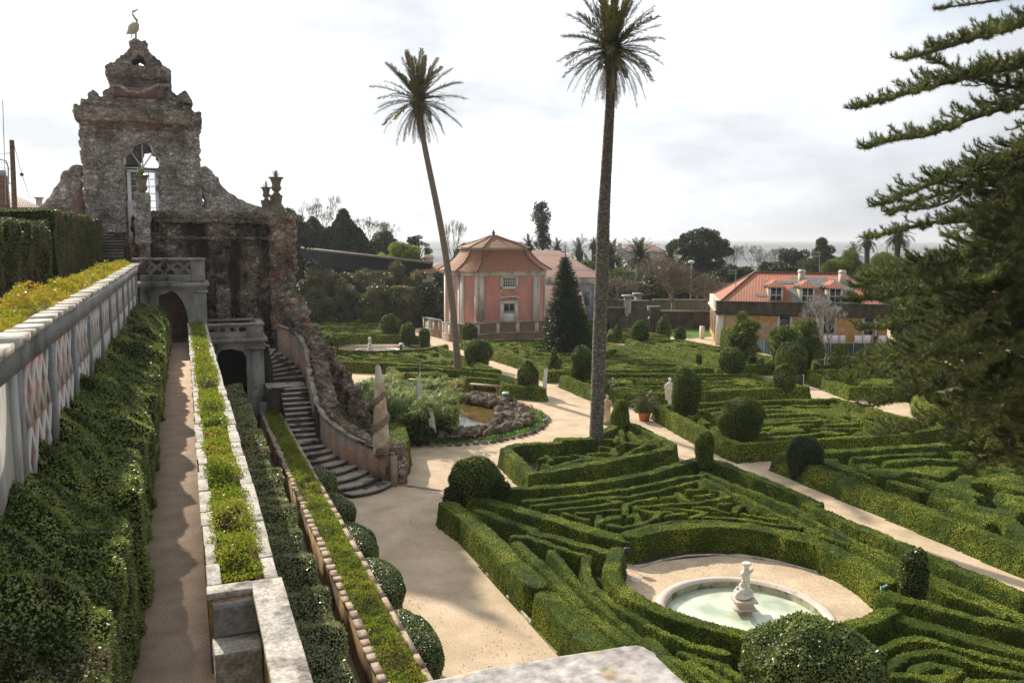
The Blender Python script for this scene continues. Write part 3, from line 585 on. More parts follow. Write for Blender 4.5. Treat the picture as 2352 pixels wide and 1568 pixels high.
# stone kerbs along the beds
kb = TH('stone_kerb', 'pale stone kerb along the left side of the fountain hedge bed', 'kerb', P(1010, 1190))
b = MB(); a0, a1 = P(1008, 1190), P(1283, 1502); n_ = 13; u_ = (a1-a0)/n_
for i in range(n_): b.strip(a0+u_*(i+.02)+[0, 0, .03], a0+u_*(i+.97)+[0, 0, .03], .11, 0)
kb.part('kerb_stones', b, ['coping'])
kb = TH('stone_kerb', 'pale stone kerb along the right side of the long gravel path', 'kerb', P(1770, 1078))
b = MB(); a0, a1 = P(1768, 1078), P(2360, 1325); n_ = 12; u_ = (a1-a0)/n_
for i in range(n_): b.strip(a0+u_*(i+.02)+[0, 0, .03], a0+u_*(i+.97)+[0, 0, .03], .1, 0)
kb.part('kerb_stones', b, ['coping'])
kb = TH('stone_kerb', 'thin curved stone edging behind the fountain in front of the tall hedge', 'kerb', P(1700, 1275))
b = MB(); pts = [P(*Z2(*q), .03) for q in [(205, 1440), (365, 1480), (600, 1405), (900, 1350), (1220, 1338), (1560, 1365), (1900, 1410), (2352, 1530)]]+[P(*Z3(*q), .03) for q in [(250, 690), (400, 760), (520, 820), (640, 910), (695, 985)]]
for p, q in zip(pts[:-1], pts[1:]): b.strip(p, q, .08, 0)
kb.part('kerb_stones', b, ['coping'])
kb = TH('stone_kerb', 'strip of small white setts crossing the gravel from the stair foot', 'kerb', P(970, 1118))
b = MB()
for i in range(34):
    p = P(912+i*3.1, 1113+i*.42); b.box(p[0]-.035, p[0]+.035, p[1]-.09, p[1]+.09, 0, .03)
kb.part('kerb_stones', b, ['coping'])
kb = TH('stone_kerb', 'low stone kerb edging the tall hedge between main path and largest ball', 'kerb', P(1600, 1010))
b = MB(); a0, a1 = P(1480, 950), P(1692, 1047); n_ = 8; u_ = (a1-a0)/n_
for i in range(n_): b.strip(a0+u_*(i+.02)+[0, 0, .03], a0+u_*(i+.97)+[0, 0, .03], .09, 0)
kb.part('kerb_stones', b, ['coping'])
# ------------------------------------------------------------------ topiary
def prof(kind, t):
    if kind == 'ball': return np.sqrt(np.clip(1-((t-.56)/.44)**2, 0, 1)) if t > .56 else .42+.58*math.sin(min(t/.56, 1)*math.pi/2)
    if kind == 'dome': return math.sqrt(max(0, 1-((t-.55)/.45)**2.6)) if t > .55 else .8+.2*t/.55
    if kind == 'egg': return max(math.sin(math.pi*min(.16+.84*t, 1)), 0)**.55
    if kind == 'column': return math.sqrt(max(0, 1-((t-.78)/.22)**2.4)) if t > .78 else .84+.16*t/.78
    if kind == 'cone': return max(1-t, 0)**.6
def topiary(kind, px, py, top, wpx, label, z=.72, leaf='topiary_leaf', zb=0., k=.8, rough_=.2, cat='topiary', cov=1.7, name='topiary_bush', drop=None):
    p = P(px, py, z); D = dep(p); Hh = PD(px, top, D)[2]-zb; Rr = wpx/F*D/2*1.02
    b = MB(); seg, rg = 30, 20; r_ = []
    for j in range(rg+1):
        t = 1-(1-j/rg)**1.5
        r_.append([(p[0]+Rr*prof(kind, t)*math.cos(6.2832*i/seg), p[1]+Rr*prof(kind, t)*math.sin(6.2832*i/seg), zb+Hh*t) for i in range(seg)])
    V = np.array(r_).reshape(-1, 3); c = np.array([p[0], p[1], zb+Hh*.5]); ns = noise(V, .5*max(Rr, .5), 3)-.5; n2_ = noise(V, .16, 5)-.5
    V = c+(V-c)*(1+rough_*ns*1.2+rough_*.5*n2_)[:, None]
    Fq = np.array([[j*seg+i, j*seg+(i+1) % seg, (j+1)*seg+(i+1) % seg, (j+1)*seg+i] for j in range(rg) for i in range(seg)])
    b.add(V, Fq, 0, rng.random(len(Fq))*.3); foliate(b, V, Fq, k, cov); foliate(b, V, Fq, k*1.15, cov*.3, lie=0., push=.0, tilt=.6)
    t = TH(name, label, cat, (p[0], p[1], zb), group='clipped topiary bushes')
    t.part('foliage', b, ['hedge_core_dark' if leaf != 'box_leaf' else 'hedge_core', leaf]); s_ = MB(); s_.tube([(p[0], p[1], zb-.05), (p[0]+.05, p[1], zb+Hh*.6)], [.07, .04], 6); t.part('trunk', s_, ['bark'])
    return t
T = topiary
T('ball', 1093, 1150, 1048, 118, 'big round bush where the left path meets the gravel circle', z=.3, leaf='topiary_leaf', k=1.15, rough_=.22)
T('ball', 1045, 1165, 1112, 52, 'low dark bush tucked against the left of the big round bush', z=.2, leaf='dark_leaf', k=1.2, rough_=.4)
T('ball', 1145, 1150, 1090, 50, 'low leafy bush tucked against the right of the big round bush', z=.3, k=1.2, rough_=.4)
T('column', 1617, 1072, 993, 44, 'slim column topiary at the near end of the long gravel path', z=.5, leaf='box_leaf')
T('ball', 1700, 998, 908, 100, 'largest clipped ball topiary right of the long gravel path', z=.72, k=.7)
T('dome', 1574, 948, 846, 64, 'tall egg-shaped topiary right beside the white standing statue', z=.6)
T('egg', 1424, 975, 912, 42, 'bright green egg topiary beside the tall palm trunk', z=.72, leaf='box_leaf')
T('dome', 1849, 1062, 1004, 76, 'dark dome topiary behind the near hedge right of the path', z=.72, leaf='dark_leaf')
T('column', 2096, 1365, 1267, 58, 'rough leafy column bush right of the fountain', z=.5, leaf='shrub_leaf', k=1.1, rough_=.35)
T('ball', 1868, 1600, 1437, 310, 'big glossy shrub at the bottom edge in front of the fountain', z=.72, leaf='shrub_leaf', k=1.5, rough_=.3, cov=2.6)
T('dome', 1335, 866, 797, 50, 'tall dome topiary left of the palm trunk in front of the conifer', z=.72)
T('egg', 1213, 880, 827, 48, 'rounded topiary above the stone benches near the white cut-out figure', z=.72)
T('ball', 1098, 840, 779, 63, 'loose round bush with open stems right of the leaning palm', z=.3, k=1.2, rough_=.2)
T('ball', 1079, 780, 741, 37, 'ball topiary in front of the pink pavilion wall', z=.7)
T('cone', 1272, 845, 800, 34, 'small cone topiary in front of the dark conifer', z=.6)
T('ball', 1680, 862, 798, 58, 'round topiary at the hedge corner in front of the wedge bed', z=.5)
T('dome', 1802, 890, 836, 48, 'dome topiary beside the small grey information board', z=.72)
T('dome', 1815, 865, 786, 70, 'large lobed dome topiary in front of the fence', z=.3)
T('dome', 1838, 850, 783, 46, 'second lobe bush behind the large lobed dome by the fence', z=.3)
T('dome', 1928, 852, 791, 46, 'arched round topiary in front of the dark fence', z=.5)
T('column', 1881, 818, 790, 24, 'short column topiary against the dark fence', z=.6)
T('ball', 1469, 781, 738, 42, 'ball topiary left of the garden stair bed', z=.7)
T('egg', 1524, 768, 725, 32, 'egg topiary in front of the old garden stairs', z=.7)
T('ball', 1562, 779, 750, 26, 'small ball topiary nearest to the yellow house path', z=.7)
T('egg', 1419, 770, 741, 19, 'small egg topiary just right of the tall palm trunk', z=.7)
T('ball', 1357, 775, 735, 40, 'ball topiary half hidden between conifer and palm trunk', z=.7)
T('egg', 1391, 755, 722, 20, 'dark narrow topiary right behind the tall palm trunk', z=.7, leaf='dark_leaf')
T('ball', 851, 738, 696, 42, 'flat-topped round topiary at the far end of the left beds', z=.7)
T('ball', 898, 766, 722, 46, 'broad round topiary in the far left bed', z=.7)
T('ball', 937, 776, 740, 33, 'round topiary left of the garden gate of the pink pavilion', z=.7)
T('column', 975, 786, 755, 25, 'barrel-shaped topiary at the path corner near the pink pavilion', z=.72)
T('ball', 757, 808, 768, 40, 'round topiary just right of the rocky buttress', z=.5, k=1.1)
T('column', 1728, 838, 815, 18, 'very small topiary in the wedge-shaped bed', z=.6)
T('column', 1605, 838, 813, 13, 'thin little topiary at the end of the wide conifer bed', z=.6)
T('dome', 2078, 898, 842, 50, 'dome topiary half hidden behind the pine boughs', z=.6)
T('dome', 2210, 1000, 930, 80, 'dim round bush deep under the pine boughs', z=.5, leaf='dark_leaf')
p = P(1680, 793, .3); b = MB(); V0 = MB()
field(b, p[0]-.9, p[0]+1.1, p[1]-.9, p[1]+1., .1, lambda X, Y: np.maximum(np.abs(X-p[0]), np.abs(Y-p[1]))-.75, 1.9, rough_=.03)
t = TH('topiary_bush', 'square-cut block hedge at the left end of the green screened fence', 'topiary', (p[0], p[1], 0), group='clipped topiary bushes'); t.part('foliage', b, ['hedge_core', 'box_far'])
for i, (y_, r_) in enumerate([(30.9, .66), (27.4, .68), (24.1, .7), (20.9, .72), (17.5, .74)]):
    lab = ['rounded glossy shrub nearest the stair steps, topmost of the row along the lower wall', 'second rounded shrub down from the stairs along the lower wall', 'third rounded shrub down from the stairs along the lower wall', 'fourth rounded shrub down from the stairs along the lower wall', 'nearest rounded glossy shrub at the foot of the lower wall'][i]
    b = MB(); c = np.array([4.42, y_, .0]); seg, rg = 30, 16
    V = np.array([[(c[0]+r_*prof('dome', j/rg)*math.cos(6.2832*a/seg), c[1]+1.35*prof('dome', j/rg)*math.sin(6.2832*a/seg), 1.35*j/rg) for a in range(seg)] for j in range(rg+1)]).reshape(-1, 3)
    V = c+[0, 0, .6]+(V-c-[0, 0, .6])*(1+.2*(noise(V, .4, 2)-.5))[:, None]
    Fq = np.array([[j*seg+a, j*seg+(a+1) % seg, (j+1)*seg+(a+1) % seg, (j+1)*seg+a] for j in range(rg) for a in range(seg)])
    b.add(V, Fq, 0, rng.random(len(Fq))*.2); foliate(b, V, Fq, .95, 2.)
    t = TH('rounded_shrub', lab, 'shrub', tuple(c), group='rounded shrubs along the lower terrace wall'); t.part('foliage', b, ['hedge_core_dark', 'shrub_leaf'])
# ------------------------------------------------------------------ terraces: planter walls, parapets
def stones(mb, x0, x1, y0, y1, z0, z1, lo_=.35, hi_=.8, mat=0, jx=.03):
    y = y0
    while y < y1-.05:
        l = min(random.uniform(lo_, hi_), y1-y); dx0, dx1 = random.uniform(-jx, jx), random.uniform(-jx, jx); dz = random.uniform(-.012, .012)
        mb.box(x0+dx0, x1+dx1, y+.003, y+l-.003, z0, z1+dz, mat); y += l
def fernstrip(mb, x0, x1, y0, y1, z, hgt=.16, k=1.25):
    # loose feathery ground cover inside the wall planters
    y = y0
    while y < y1:
        dl = min(1.5, y1-y); d = math.hypot(y+dl/2, CH-z); s = (.018+.0014*d)*k; n_ = int(dl*(x1-x0)*2.6/(s*s*.5)/.9)
        px_ = rng.uniform(x0, x1, n_); py_ = rng.uniform(y, y+dl, n_); q = np.stack([px_, py_], 1)
        bump_ = noise(q, .28, 4)*noise(q, .9, 6)*2.2; edge = np.minimum(px_-x0, x1-px_)/(x1-x0)*2
        hh = hgt*bump_*np.clip(edge*2.5, .1, 1); pz = z+hh*(.5+.5*rng.random(n_))-.03
        jit = rng.normal(size=n_)*.03
        leaves(mb, np.stack([px_+jit, py_, pz], 1), np.tile([0, 0, .9], (n_, 1)), s, 0, .42, .9); y += dl
CZ = 6.2                                 # top of main parapet
t = TH('planter_wall', 'long double-skinned parapet planter with white coping and ferny plants along the terrace path', 'planter', (.5, 20, TZ))
b = MB(); b.box(.63, .85, -1, 39.5, -.02, CZ-.06); b.box(.12, .24, 9.1, 39.5, TZ-.02, CZ-.06); b.box(.24, .63, 9.1, 39.5, TZ-.01, CZ-.16, 1); b.box(.14, .84, 9.05, 9.3, TZ-.01, CZ-.07); t.part('wall', b, ['wallface', 'soil'])
b = MB(); stones(b, .10, .25, 9.32, 39.5, CZ-.06, CZ, jx=.018); stones(b, .71, .88, 9.32, 39.5, CZ-.06, CZ, .5, 1.1, jx=.015)
b.box(.1, .57, 9.08, 9.31, CZ-.065, CZ+.01); stones(b, .57, .9, 4.0, 9.3, CZ-.07, CZ+.012, 1.5, 2.5, jx=.006); stones(b, .57, .9, -1, 4.0, CZ-.07, CZ+.012, 1.5, 2.5, jx=.006)
o = t.part('coping_stones', b, ['coping']); bv = o.modifiers.new('b', 'BEVEL'); bv.width = .012; bv.segments = 2
b = MB(); fernstrip(b, .17, .79, 9.5, 39.3, CZ-.04, .22, 1.35); t.part('plants', b, ['fern_leaf'])
t = TH('masonry_bench', 'stone bench seat built into the near end of the parapet niche', 'seat', (.33, 8.8, TZ))
b = MB(); b.box(.14, .62, 8.62, 9.04, TZ-.01, TZ+.44); o = t.part('sitting_block', b, ['coping']); rough(o, .03, .02, .015)
b = MB(); b.box(.15, .61, 8.97, 9.06, TZ+.44, CZ-.08); o = t.part('backrest', b, ['greystone']); rough(o, .03, .02, .012)
b = MB(); fernstrip(b, .15, .55, 6.5, 7.6, TZ+.3, .5); tag(b.build('fern_plant', ['fern_leaf'], None, label='loose ferny plant at the bottom edge beside the near parapet slab', cat='plant'))
WX0, WX1, WZ = 2.98, 3.84, 2.2
t = TH('planter_wall', 'lower planter wall with narrow stone coping and ferny plants above the garden path', 'planter', (3.4, 20, MZ))
b = MB(); b.box(WX1-.16, WX1-.02, -1, 38.4, -.02, WZ-.05); b.box(WX0, WX0+.14, -1, 38.4, MZ-.02, WZ-.05); b.box(WX0+.14, WX1-.16, -1, 38.4, MZ-.03, WZ-.16, 1); b.box(WX0+.01, WX1-.03, 38.2, 38.41, MZ-.02, WZ-.06); t.part('wall', b, ['wallface', 'soil'])
b = MB(); stones(b, WX0-.03, WX0+.13, -1, 38.4, WZ-.05, WZ, .25, .55); stones(b, WX1-.1, WX1+.02, -1, 38.4, WZ-.05, WZ, .5, 1.1, jx=.012)
o = t.part('coping_stones', b, ['coping_brown'])
b = MB(); fernstrip(b, WX0+.08, WX1-.06, 6, 38.1, WZ-.04, .2, 1.3); t.part('plants', b, ['fern_leaf'])
t = TH('stone_block', 'pale stone end block of the lower planter beside the stairs', 'stone block', (3.4, 39.4, MZ))
b = MB(); b.box(WX0, WX1, 38.5, 38.8, MZ, WZ+.35); b.box(WX1-.2, WX1+.02, 38.8, 41, MZ, WZ+.5); o = t.part('block', b, ['greystone']); rough(o, .05, .03, .02)
b = MB(); fernstrip(b, WX0, WX1-.2, 38.9, 41.5, WZ+.4, .5); tag(b.build('dark_shrub', ['twiggy_leaf'], None, label='low dark plants above the end block beside the upper stairs', cat='plant'))
# upper retaining wall with lattice panels
UX, UT = -1.8, 8.87
t = TH('retaining_wall', 'tall grey retaining wall with red and white lattice panels under a stone coping', 'wall', (UX, 20, TZ))
b = MB(); b.box(UX-.6, UX, -1, 39.7, TZ-.1, TZ+1.5); b.box(UX-.6, UX-.06, -1, 39.7, TZ+1.5, UT-.4); b.box(UX-.6, UX+.02, -1, 39.7, UT-.4, UT-.08)
b.box(UX-.05, UX+.025, -1, 39.7, TZ+1.3, TZ+1.52)
t.part('wall', b, ['greywall'])
yy = [10.75+i*2.62 for i in range(11)]
b = MB(); rd = MB(); wt = MB()
for i, y in enumerate(yy[:-1]):
    b.box(UX-.07, UX+.03, y-.17, y+.17, TZ+1.52, UT-.4)
    rd.box(UX-.075, UX-.045, y+.17, y+2.45, TZ+1.6, UT-.42)
    z0, z1 = TZ+1.6, UT-.42; w_ = 2.28/4
    for k_ in range(4):
        a = y+.17+k_*w_
        for q0, q1 in ((a, a+w_), (a+w_, a)):
            ox = .004 if q1 > q0 else 0.
            for zz0, zz1 in ((z0, (z0+z1)/2), ((z0+z1)/2, z1)):
                dy = .06; wt.hexa([(UX-.05, q0-dy, zz0), (UX-.012+ox, q0-dy, zz0), (UX-.012+ox, q0+dy, zz0), (UX-.05, q0+dy, zz0), (UX-.05, q1-dy, zz1), (UX-.012+ox, q1-dy, zz1), (UX-.012+ox, q1+dy, zz1), (UX-.05, q1+dy, zz1)])
b.box(UX-.07, UX+.035, yy[-1]-.17, yy[-1]+.17, TZ+1.52, UT-.4)
pl_ = MB(); pl_.box(UX-.07, UX+.005, -1, 10.56, TZ+1.52, UT-.4); pl_.box(UX-.03, UX+.03, 10.2, 10.57, TZ+1.5, UT-.4)
t.part('pilasters', b, ['greywall']); t.part('red_panels', rd, ['lattice_red']); t.part('lattice', wt, ['lattice_white']); t.part('plaster_face', pl_, ['plaster'])
b = MB(); stones(b, UX-.22, UX+.07, 11.3, 39.6, UT-.08, UT-.005, .4, .8, jx=.02); stones(b, UX-.8, UX+.09, 4, 11.25, UT-.1, UT+.01, 1.5, 2.2, jx=.01); o = t.part('coping_stones', b, ['coping'])
b = MB(); b.box(UX-.85, UX-.62, -1, 39.7, UZ-.02, UT-.03); b.box(UX-.6, UX-.24, 11.3, 39.7, UT-.3, UT-.1, 1); t.part('planter_box', b, ['coping_brown', 'soil'])
b = MB(); fernstrip(b, UX-.95, UX-.2, 9.6, 39.6, UT-.06, .26, 1.15); t.part('plants', b, ['fern_orange'])
# hedges on the terraces
def boxhedge(name, label, x0, x1, y0, y1, z0, h, mats, k=1., cov=2., rg_=.18, lumps=1.6, tilt=.9, slope=0., lie=.6):
    b = MB(); yl = y0; 
    ny = int((y1-y0)/.16)+1; prof_ = []
    nx_ = max(int((x1-x0)/.12), 4); nz_ = max(int(h/.14), 5)
    ring = [(x0, z) for z in np.linspace(0, 1, nz_)]+[(x, 1) for x in np.linspace(x0, x1, nx_)[1:-1]]+[(x1, z) for z in np.linspace(1, 0, nz_)]
    V = []
    for y in np.linspace(y0, y1, ny):
        for x, f in ring: V.append((x, y, z0+f*h))
    V = np.array(V); V[:, 2] += slope*(x1-V[:, 0])/(x1-x0)*(V[:, 2]-z0)/h; m_ = len(ring); c = np.stack([np.full(len(V), (x0+x1)/2), V[:, 1], np.full(len(V), z0+h*.45)], 1)
    s_ = 1+rg_*2*(noise(V, .8, 1)-.5)*lumps*.5+rg_*(noise(V, .25, 8)-.5); V = c+(V-c)*s_[:, None]; V[:, 2] = np.maximum(V[:, 2], z0)
    Fq = np.array([[j*m_+i, (j+1)*m_+i, (j+1)*m_+i+1, j*m_+i+1] for j in range(ny-1) for i in range(m_-1)])[:, ::-1]
    b.add(V, Fq, 0, rng.random(len(Fq))*.2); foliate(b, V, Fq, k, cov, tilt=tilt, lie=lie); foliate(b, V, Fq, k*.9, cov*.35, tilt=tilt, lie=0., push=.02)
    for j in (0, ny-1):
        e = V[j*m_:(j+1)*m_]; b.add(e, [list(range(m_))], 0)
        nn = 500; a_ = rng.integers(0, m_, nn); pp = e[a_]*.5+e[rng.integers(0, m_, nn)]*.5; leaves(b, pp, np.tile([0, -1. if j == 0 else 1., 0], (nn, 1)), lsize(pp, k*1.2), 1)
    t = TH(name, label, 'hedge', ((x0+x1)/2, y0, z0)); t.part('foliage', b, mats); return t, b
boxhedge('terrace_hedge', 'loose leafy privet hedge between the lattice wall and the terrace path', -1.84, -.72, 3., 39.0, TZ, 1.38, ['hedge_core_dark', 'privet_leaf'], 1.35, 2.4, .36, 1.5, 1.3, slope=.5, lie=.9)
# twigs at the foot of the hedge
boxhedge('terrace_hedge', 'loose grey-green hedge at the foot of the planter wall above the lower terrace', .95, 2.16, 4., 38.5, MZ, 2.3, ['hedge_core_dark', 'twiggy_leaf'], 1.1, 2.0, .2, 1.4, 1.3)
boxhedge('terrace_hedge', 'clipped square-ended twiggy hedge on the upper terrace in front of the stairs', -6.2, -4.2, 34, 52.6, UZ, 2.5, ['hedge_core_dark', 'olive_leaf'], 1., 1.5, .08)
boxhedge('terrace_hedge', 'dark rounded shrub hedge at the left edge of the upper terrace', -5.6, -4.0, 15, 31, UZ, 1.8, ['hedge_core_dark', 'olive_leaf'], 1.2, 1.7, .35)
# foreground slab
sl = [P(x, y, 9.1) for x, y in [(955, 1566), (1130, 1528), (1300, 1500), (1440, 1476), (1472, 1477), (1500, 1488), (1590, 1572)]]
t = TH('stone_slab', 'lichen-spotted white stone slab corner right below the camera', 'stone slab', (.7, 1.3, 8.9))
ext = sl+[np.array([1.15, .2, 9.1]), np.array([.2, .2, 9.1])]
b = MB(); b.prism([(q[0], q[1]) for q in ext], 8.95, 9.1); o = t.part('slab', b, ['slab']); rough(o, .012, .012, .012)
b = MB(); b.box(.6, 1.0, .3, 1.25, -.02, 8.96); t.part('pier', b, ['greystone'])
# ================================================================== ROCAILLE BUILDINGS
# lower rock wall block
BY = 43.
def bx(px, py, Y=BY): q = PY(px, py, Y); return q[0], q[2]
t = TH('rocaille_wall', 'massive dark-stained rockwork wall with a moss-grown cornice below the tower', 'wall', (2, BY, MZ))
xl, xr, zt = bx(350, 490)[0], bx(680, 490)[0], bx(500, 486)[1]
b = MB(); b.box(xl-.9, xr-.75, BY, BY+3, MZ-.1, zt-.3); o = t.part('wall', b, ['rock_wall']); rough(o, .11, .28, .2, .12)
b = MB()
for i in range(14):                      # rough quoin pier on the right, flaring at the foot
    z0 = 3.2+i*.56; w_ = .0 if z0 > 6.5 else (6.5-z0)*.16
    b.box(xr-1.35-random.uniform(-.06, .06), xr-.1+w_+random.uniform(-.1, .1), BY-.28-random.uniform(-.05, .08), BY+2.6, z0, z0+.6)
b.box(xr-1.4, xr+.9, BY-.4, BY+2.4, .5, 3.3); o = t.part('quoins', b, ['rock_edge']); rough(o, .11, .3, .16, .12)
b = MB(); b.box(xl-.05, xr+.02, BY-.4, BY+3, zt-.28, zt-.02); b.box(xl+.05, xr-.12, BY-.25, BY+3, zt-.55, zt-.28); b.box(xl+.1, xr-.2, BY-.14, BY+2.9, zt-1.32, zt-1.18); o = t.part('cornice', b, ['rock_dark']); rough(o, .08, .14, .12, .06)
b = MB(); b.box(-1.2, 5.0, BY+.3, BY+2.9, zt-.02, zt+.1)
b = MB(); b.prism([(5.35, 42.7), (6.1, 41.9), (6.4, 42.6), (5.6, 43.6)], 4.2, 5.6); b.prism([(5.6, 42.4), (6.3, 41.9), (6.5, 42.6), (5.9, 43.2)], 3.4, 4.6); b.tube([(5.45, 42.9, 5.3), (5.6, 42.7, 6.3), (5.5, 42.8, 7.0)], [.5, .28, .1], 7); o = t.part('red_stones', b, ['rock_edge']); rough(o, .09, .3, .1)
# jamb strip in dark recess
b = MB(); b.box(1.45, 2.1, BY-.22, BY, 5.1, 7.7); o = t.part('recess_jamb', b, ['rock_edge']); rough(o, .08, .1, .06)
# tower
TY = 54.
def tx(px, py): q = PY(px, py, TY); return q[0], q[2]
t = TH('rocaille_tower', 'tall rockwork garden tower with stepped crown and curved side wings against the sky', 'tower', (-1.9, TY, UZ))
xL, xR = tx(187, 300)[0], tx(453, 300)[0]
wo = [tx(*q) for q in [(291, 600), (291, 396), (284, 378), (285, 358), (298, 348), (306, 332), (326, 324), (346, 332), (353, 348), (366, 358), (369, 378), (362, 396), (362, 600)]]
bo = [(x+.2, z+.4) for x, z in [tx(*q) for q in [(300, 600), (308, 372), (316, 356), (330, 352), (344, 358), (354, 376), (354, 600)]]]
zc = tx(320, 288)[1]
b = MB(); addplate(b, [(xL, UZ-.1), (xR, UZ-.1), (xR, zc), (xL, zc)], [wo], TY, TY+.5)
addplate(b, [(xL, UZ-.1), (xR, UZ-.1), (xR, zc), (xL, zc)], [bo], TY+3.6, TY+4.1)
b.box(xL, xL+.45, TY+.4, TY+3.7, UZ-.1, zc); b.box(xR-.45, xR, TY+.4, TY+3.7, UZ-.1, zc); b.box(xL, xR, TY, TY+4.1, zc-.2, zc+.1)
for xx in (xL-.08, xR-.75): b.box(xx, xx+.83, TY-.14, TY+.3, UZ, zc)
for zz in (11.2, 13.1): b.box(xL-.02, xL+1.3, TY-.2, TY+.2, zz, zz+.16); b.box(xR-1.3, xR+.02, TY-.2, TY+.2, zz, zz+.16)
# window rustic surround
for q0, q1 in zip(wo[1:-2], wo[2:-1]): b.tube([(q0[0]+(q0[0]-(-1.95))*.1, TY-.05, q0[1]+.12), (q1[0]+(q1[0]-(-1.95))*.1, TY-.05, q1[1]+.12)], .16, 6)
o = t.part('wall', b, ['rock_tower']); rough(o, .08, .34, .14, .1)
def layer(mb, pxl, pxr, pyb, pyt, out_, depth=4.1, tap=0.):
    x0, z0 = tx(pxl, pyb); x1, _ = tx(pxr, pyb); z1 = tx((pxl+pxr)/2, pyt)[1]; y0, y1 = TY-out_, TY+depth+out_
    mb.hexa([(x0, y0, z0), (x1, y0, z0), (x1, y1, z0), (x0, y1, z0), (x0+tap, y0+tap, z1), (x1-tap, y0+tap, z1), (x1-tap, y1-tap, z1), (x0+tap, y1-tap, z1)])
b = MB(); layer(b, 183, 456, 290, 272, .2); layer(b, 172, 461, 276, 252, .55); b.box(tx(300, 290)[0], tx(301, 290)[0], TY, TY+1, 15, 15.1)
layer(b, 186, 440, 256, 236, .1); layer(b, 196, 430, 240, 226, .0, tap=.15)
o = t.part('cornice', b, ['rock_dark']); rough(o, .085, .18, .14, .08)
for pa, pb in ((205, 262), (312, 372)): b = MB(); b.box(tx(pa, 285)[0], tx(pb, 285)[0], TY-.3, TY-.05, tx(260, 288)[1], tx(260, 275)[1]); t.part('red_panel', b, ['rock_red'])
b = MB(); layer(b, 232, 410, 232, 205, -.3, 4.1, .2); layer(b, 240, 402, 208, 186, -.4, 4.1, .35)
layer(b, 248, 388, 190, 170, -.5, 4.1); layer(b, 243, 391, 173, 150, -.25, 4.1); layer(b, 250, 380, 152, 146, -.4)
tri = [tx(*q) for q in [(252, 150), (268, 132), (290, 112), (303, 98), (327, 98), (345, 115), (366, 136), (382, 150)]]; hl = [tx(*q) for q in [(297, 150), (303, 134), (317, 118), (331, 132), (338, 150)]]
addplate(b, tri, [hl], TY+.6, TY+3.4); x0, z0 = tx(300, 102); x1, z1 = tx(330, 83); b.box(x0-.1, x1+.1, TY+1., TY+2.6, z0-.1, z1)
for px0, px1, pt in ((204, 222, 202), (412, 436, 205)):
    x0, z0 = tx(px0, 238); x1, z1 = tx(px1, pt); xm = (x0+x1)/2
    b.loft([[(x0-.1, TY-.1, z0), (x1+.1, TY-.1, z0), (x1+.1, TY+.8, z0), (x0-.1, TY+.8, z0)], [(x0, TY, z0+.55), (x1, TY, z0+.55), (x1, TY+.6, z0+.55), (x0, TY+.6, z0+.55)], [(xm-.05, TY+.3, z1), (xm+.05, TY+.3, z1), (xm+.05, TY+.4, z1), (xm-.05, TY+.4, z1)]])
o = t.part('crown', b, ['rock_dark']); rough(o, .085, .2, .14, .06)
b = MB(); pts = [tx(*q) for q in [(250, 196), (275, 196), (292, 208), (318, 213), (345, 203), (365, 195), (388, 196)]]; b.tube([(x, TY+.12, z) for x, z in pts], .13, 6); o = t.part('garland', b, ['rock_tower']); rough(o, .07, .06, .06)
b = MB(); b.box(tx(262, 212)[0], tx(375, 212)[0], TY+.1, TY+.25, tx(300, 222)[1], tx(300, 200)[1]); t.part('red_band', b, ['rock_red'])
# curved wings
lw = [tx(*q) for q in [(186, 600), (60, 600), (60, 488), (90, 474), (118, 440), (142, 396), (160, 380), (186, 377)]]
lh = [tx(*q) for q in [(172, 474), (176, 446), (184, 444), (188, 474)]]
rw = [tx(*q) for q in [(436, 600), (640, 600), (640, 480), (590, 474), (540, 452), (512, 425), (488, 392), (470, 381), (436, 381)]]
rh = [tx(*q) for q in [(446, 474), (447, 452), (455, 440), (463, 444), (470, 460), (470, 474)]]
b = MB(); addplate(b, lw, [], TY+.5, TY+1.3); o = t.part('side_wing', b, ['rock_tower']); rough(o, .085, .2, .12, .08)
b = MB(); addplate(b, rw, [[(x, z) for x, z in rh]], TY+.5, TY+1.3); o = t.part('side_wing', b, ['rock_tower']); rough(o, .085, .2, .12, .08)
b = MB(); q = tx(184, 478); b.lathe([(.34, -.3), (.36, .6), (.26, .95), (.1, 1.15)], (q[0]-.05, TY+.35, q[1]-.2), 12); t.part('niche_stone', b, ['rock_red'])
# glazed door
fr = MB(); gl = MB()
def inset(pl, d):
    c = np.mean(np.array(pl), 0); return [(x+(c[0]-x)/max(abs(c[0]-x), 1e-3)*min(d, abs(c[0]-x)), z-d if z > c[1] else z+.0) for x, z in pl]
z_mid = tx(326, 387)[1]; x_a, x_b = tx(291, 400)[0], tx(363, 400)[0]; z_b = UZ+.2
up = [q for q in wo[2:-2]]
cen = (sum(q[0] for q in up)/len(up), z_mid+.05)
upi = [(cen[0]+(x-cen[0])*.82, cen[1]+max(z-cen[1], 0)*.84+.05) for x, z in up]
fr.tube([(x, TY+.14, z) for x, z in up], .11, 6); fr.box(up[0][0], up[-1][0], TY+.06, TY+.2, z_mid-.08, z_mid+.06)
for px, pz in ((326, 330), (300, 348), (352, 348)):
    q = tx(px, pz); fr.strip((cen[0], TY+.14, cen[1]), (q[0], TY+.14, q[1]), .07, 0)
fr.box(x_a, x_b, TY+.06, TY+.22, z_mid-.22, z_mid); fr.box(x_a, x_a+.2, TY+.06, TY+.2, z_b, z_mid-.2); fr.box(x_b-.2, x_b, TY+.06, TY+.2, z_b, z_mid-.2)
xm = (x_a+x_b)/2; fr.box(xm-.06, xm+.06, TY+.08, TY+.18, z_b, z_mid-.2)
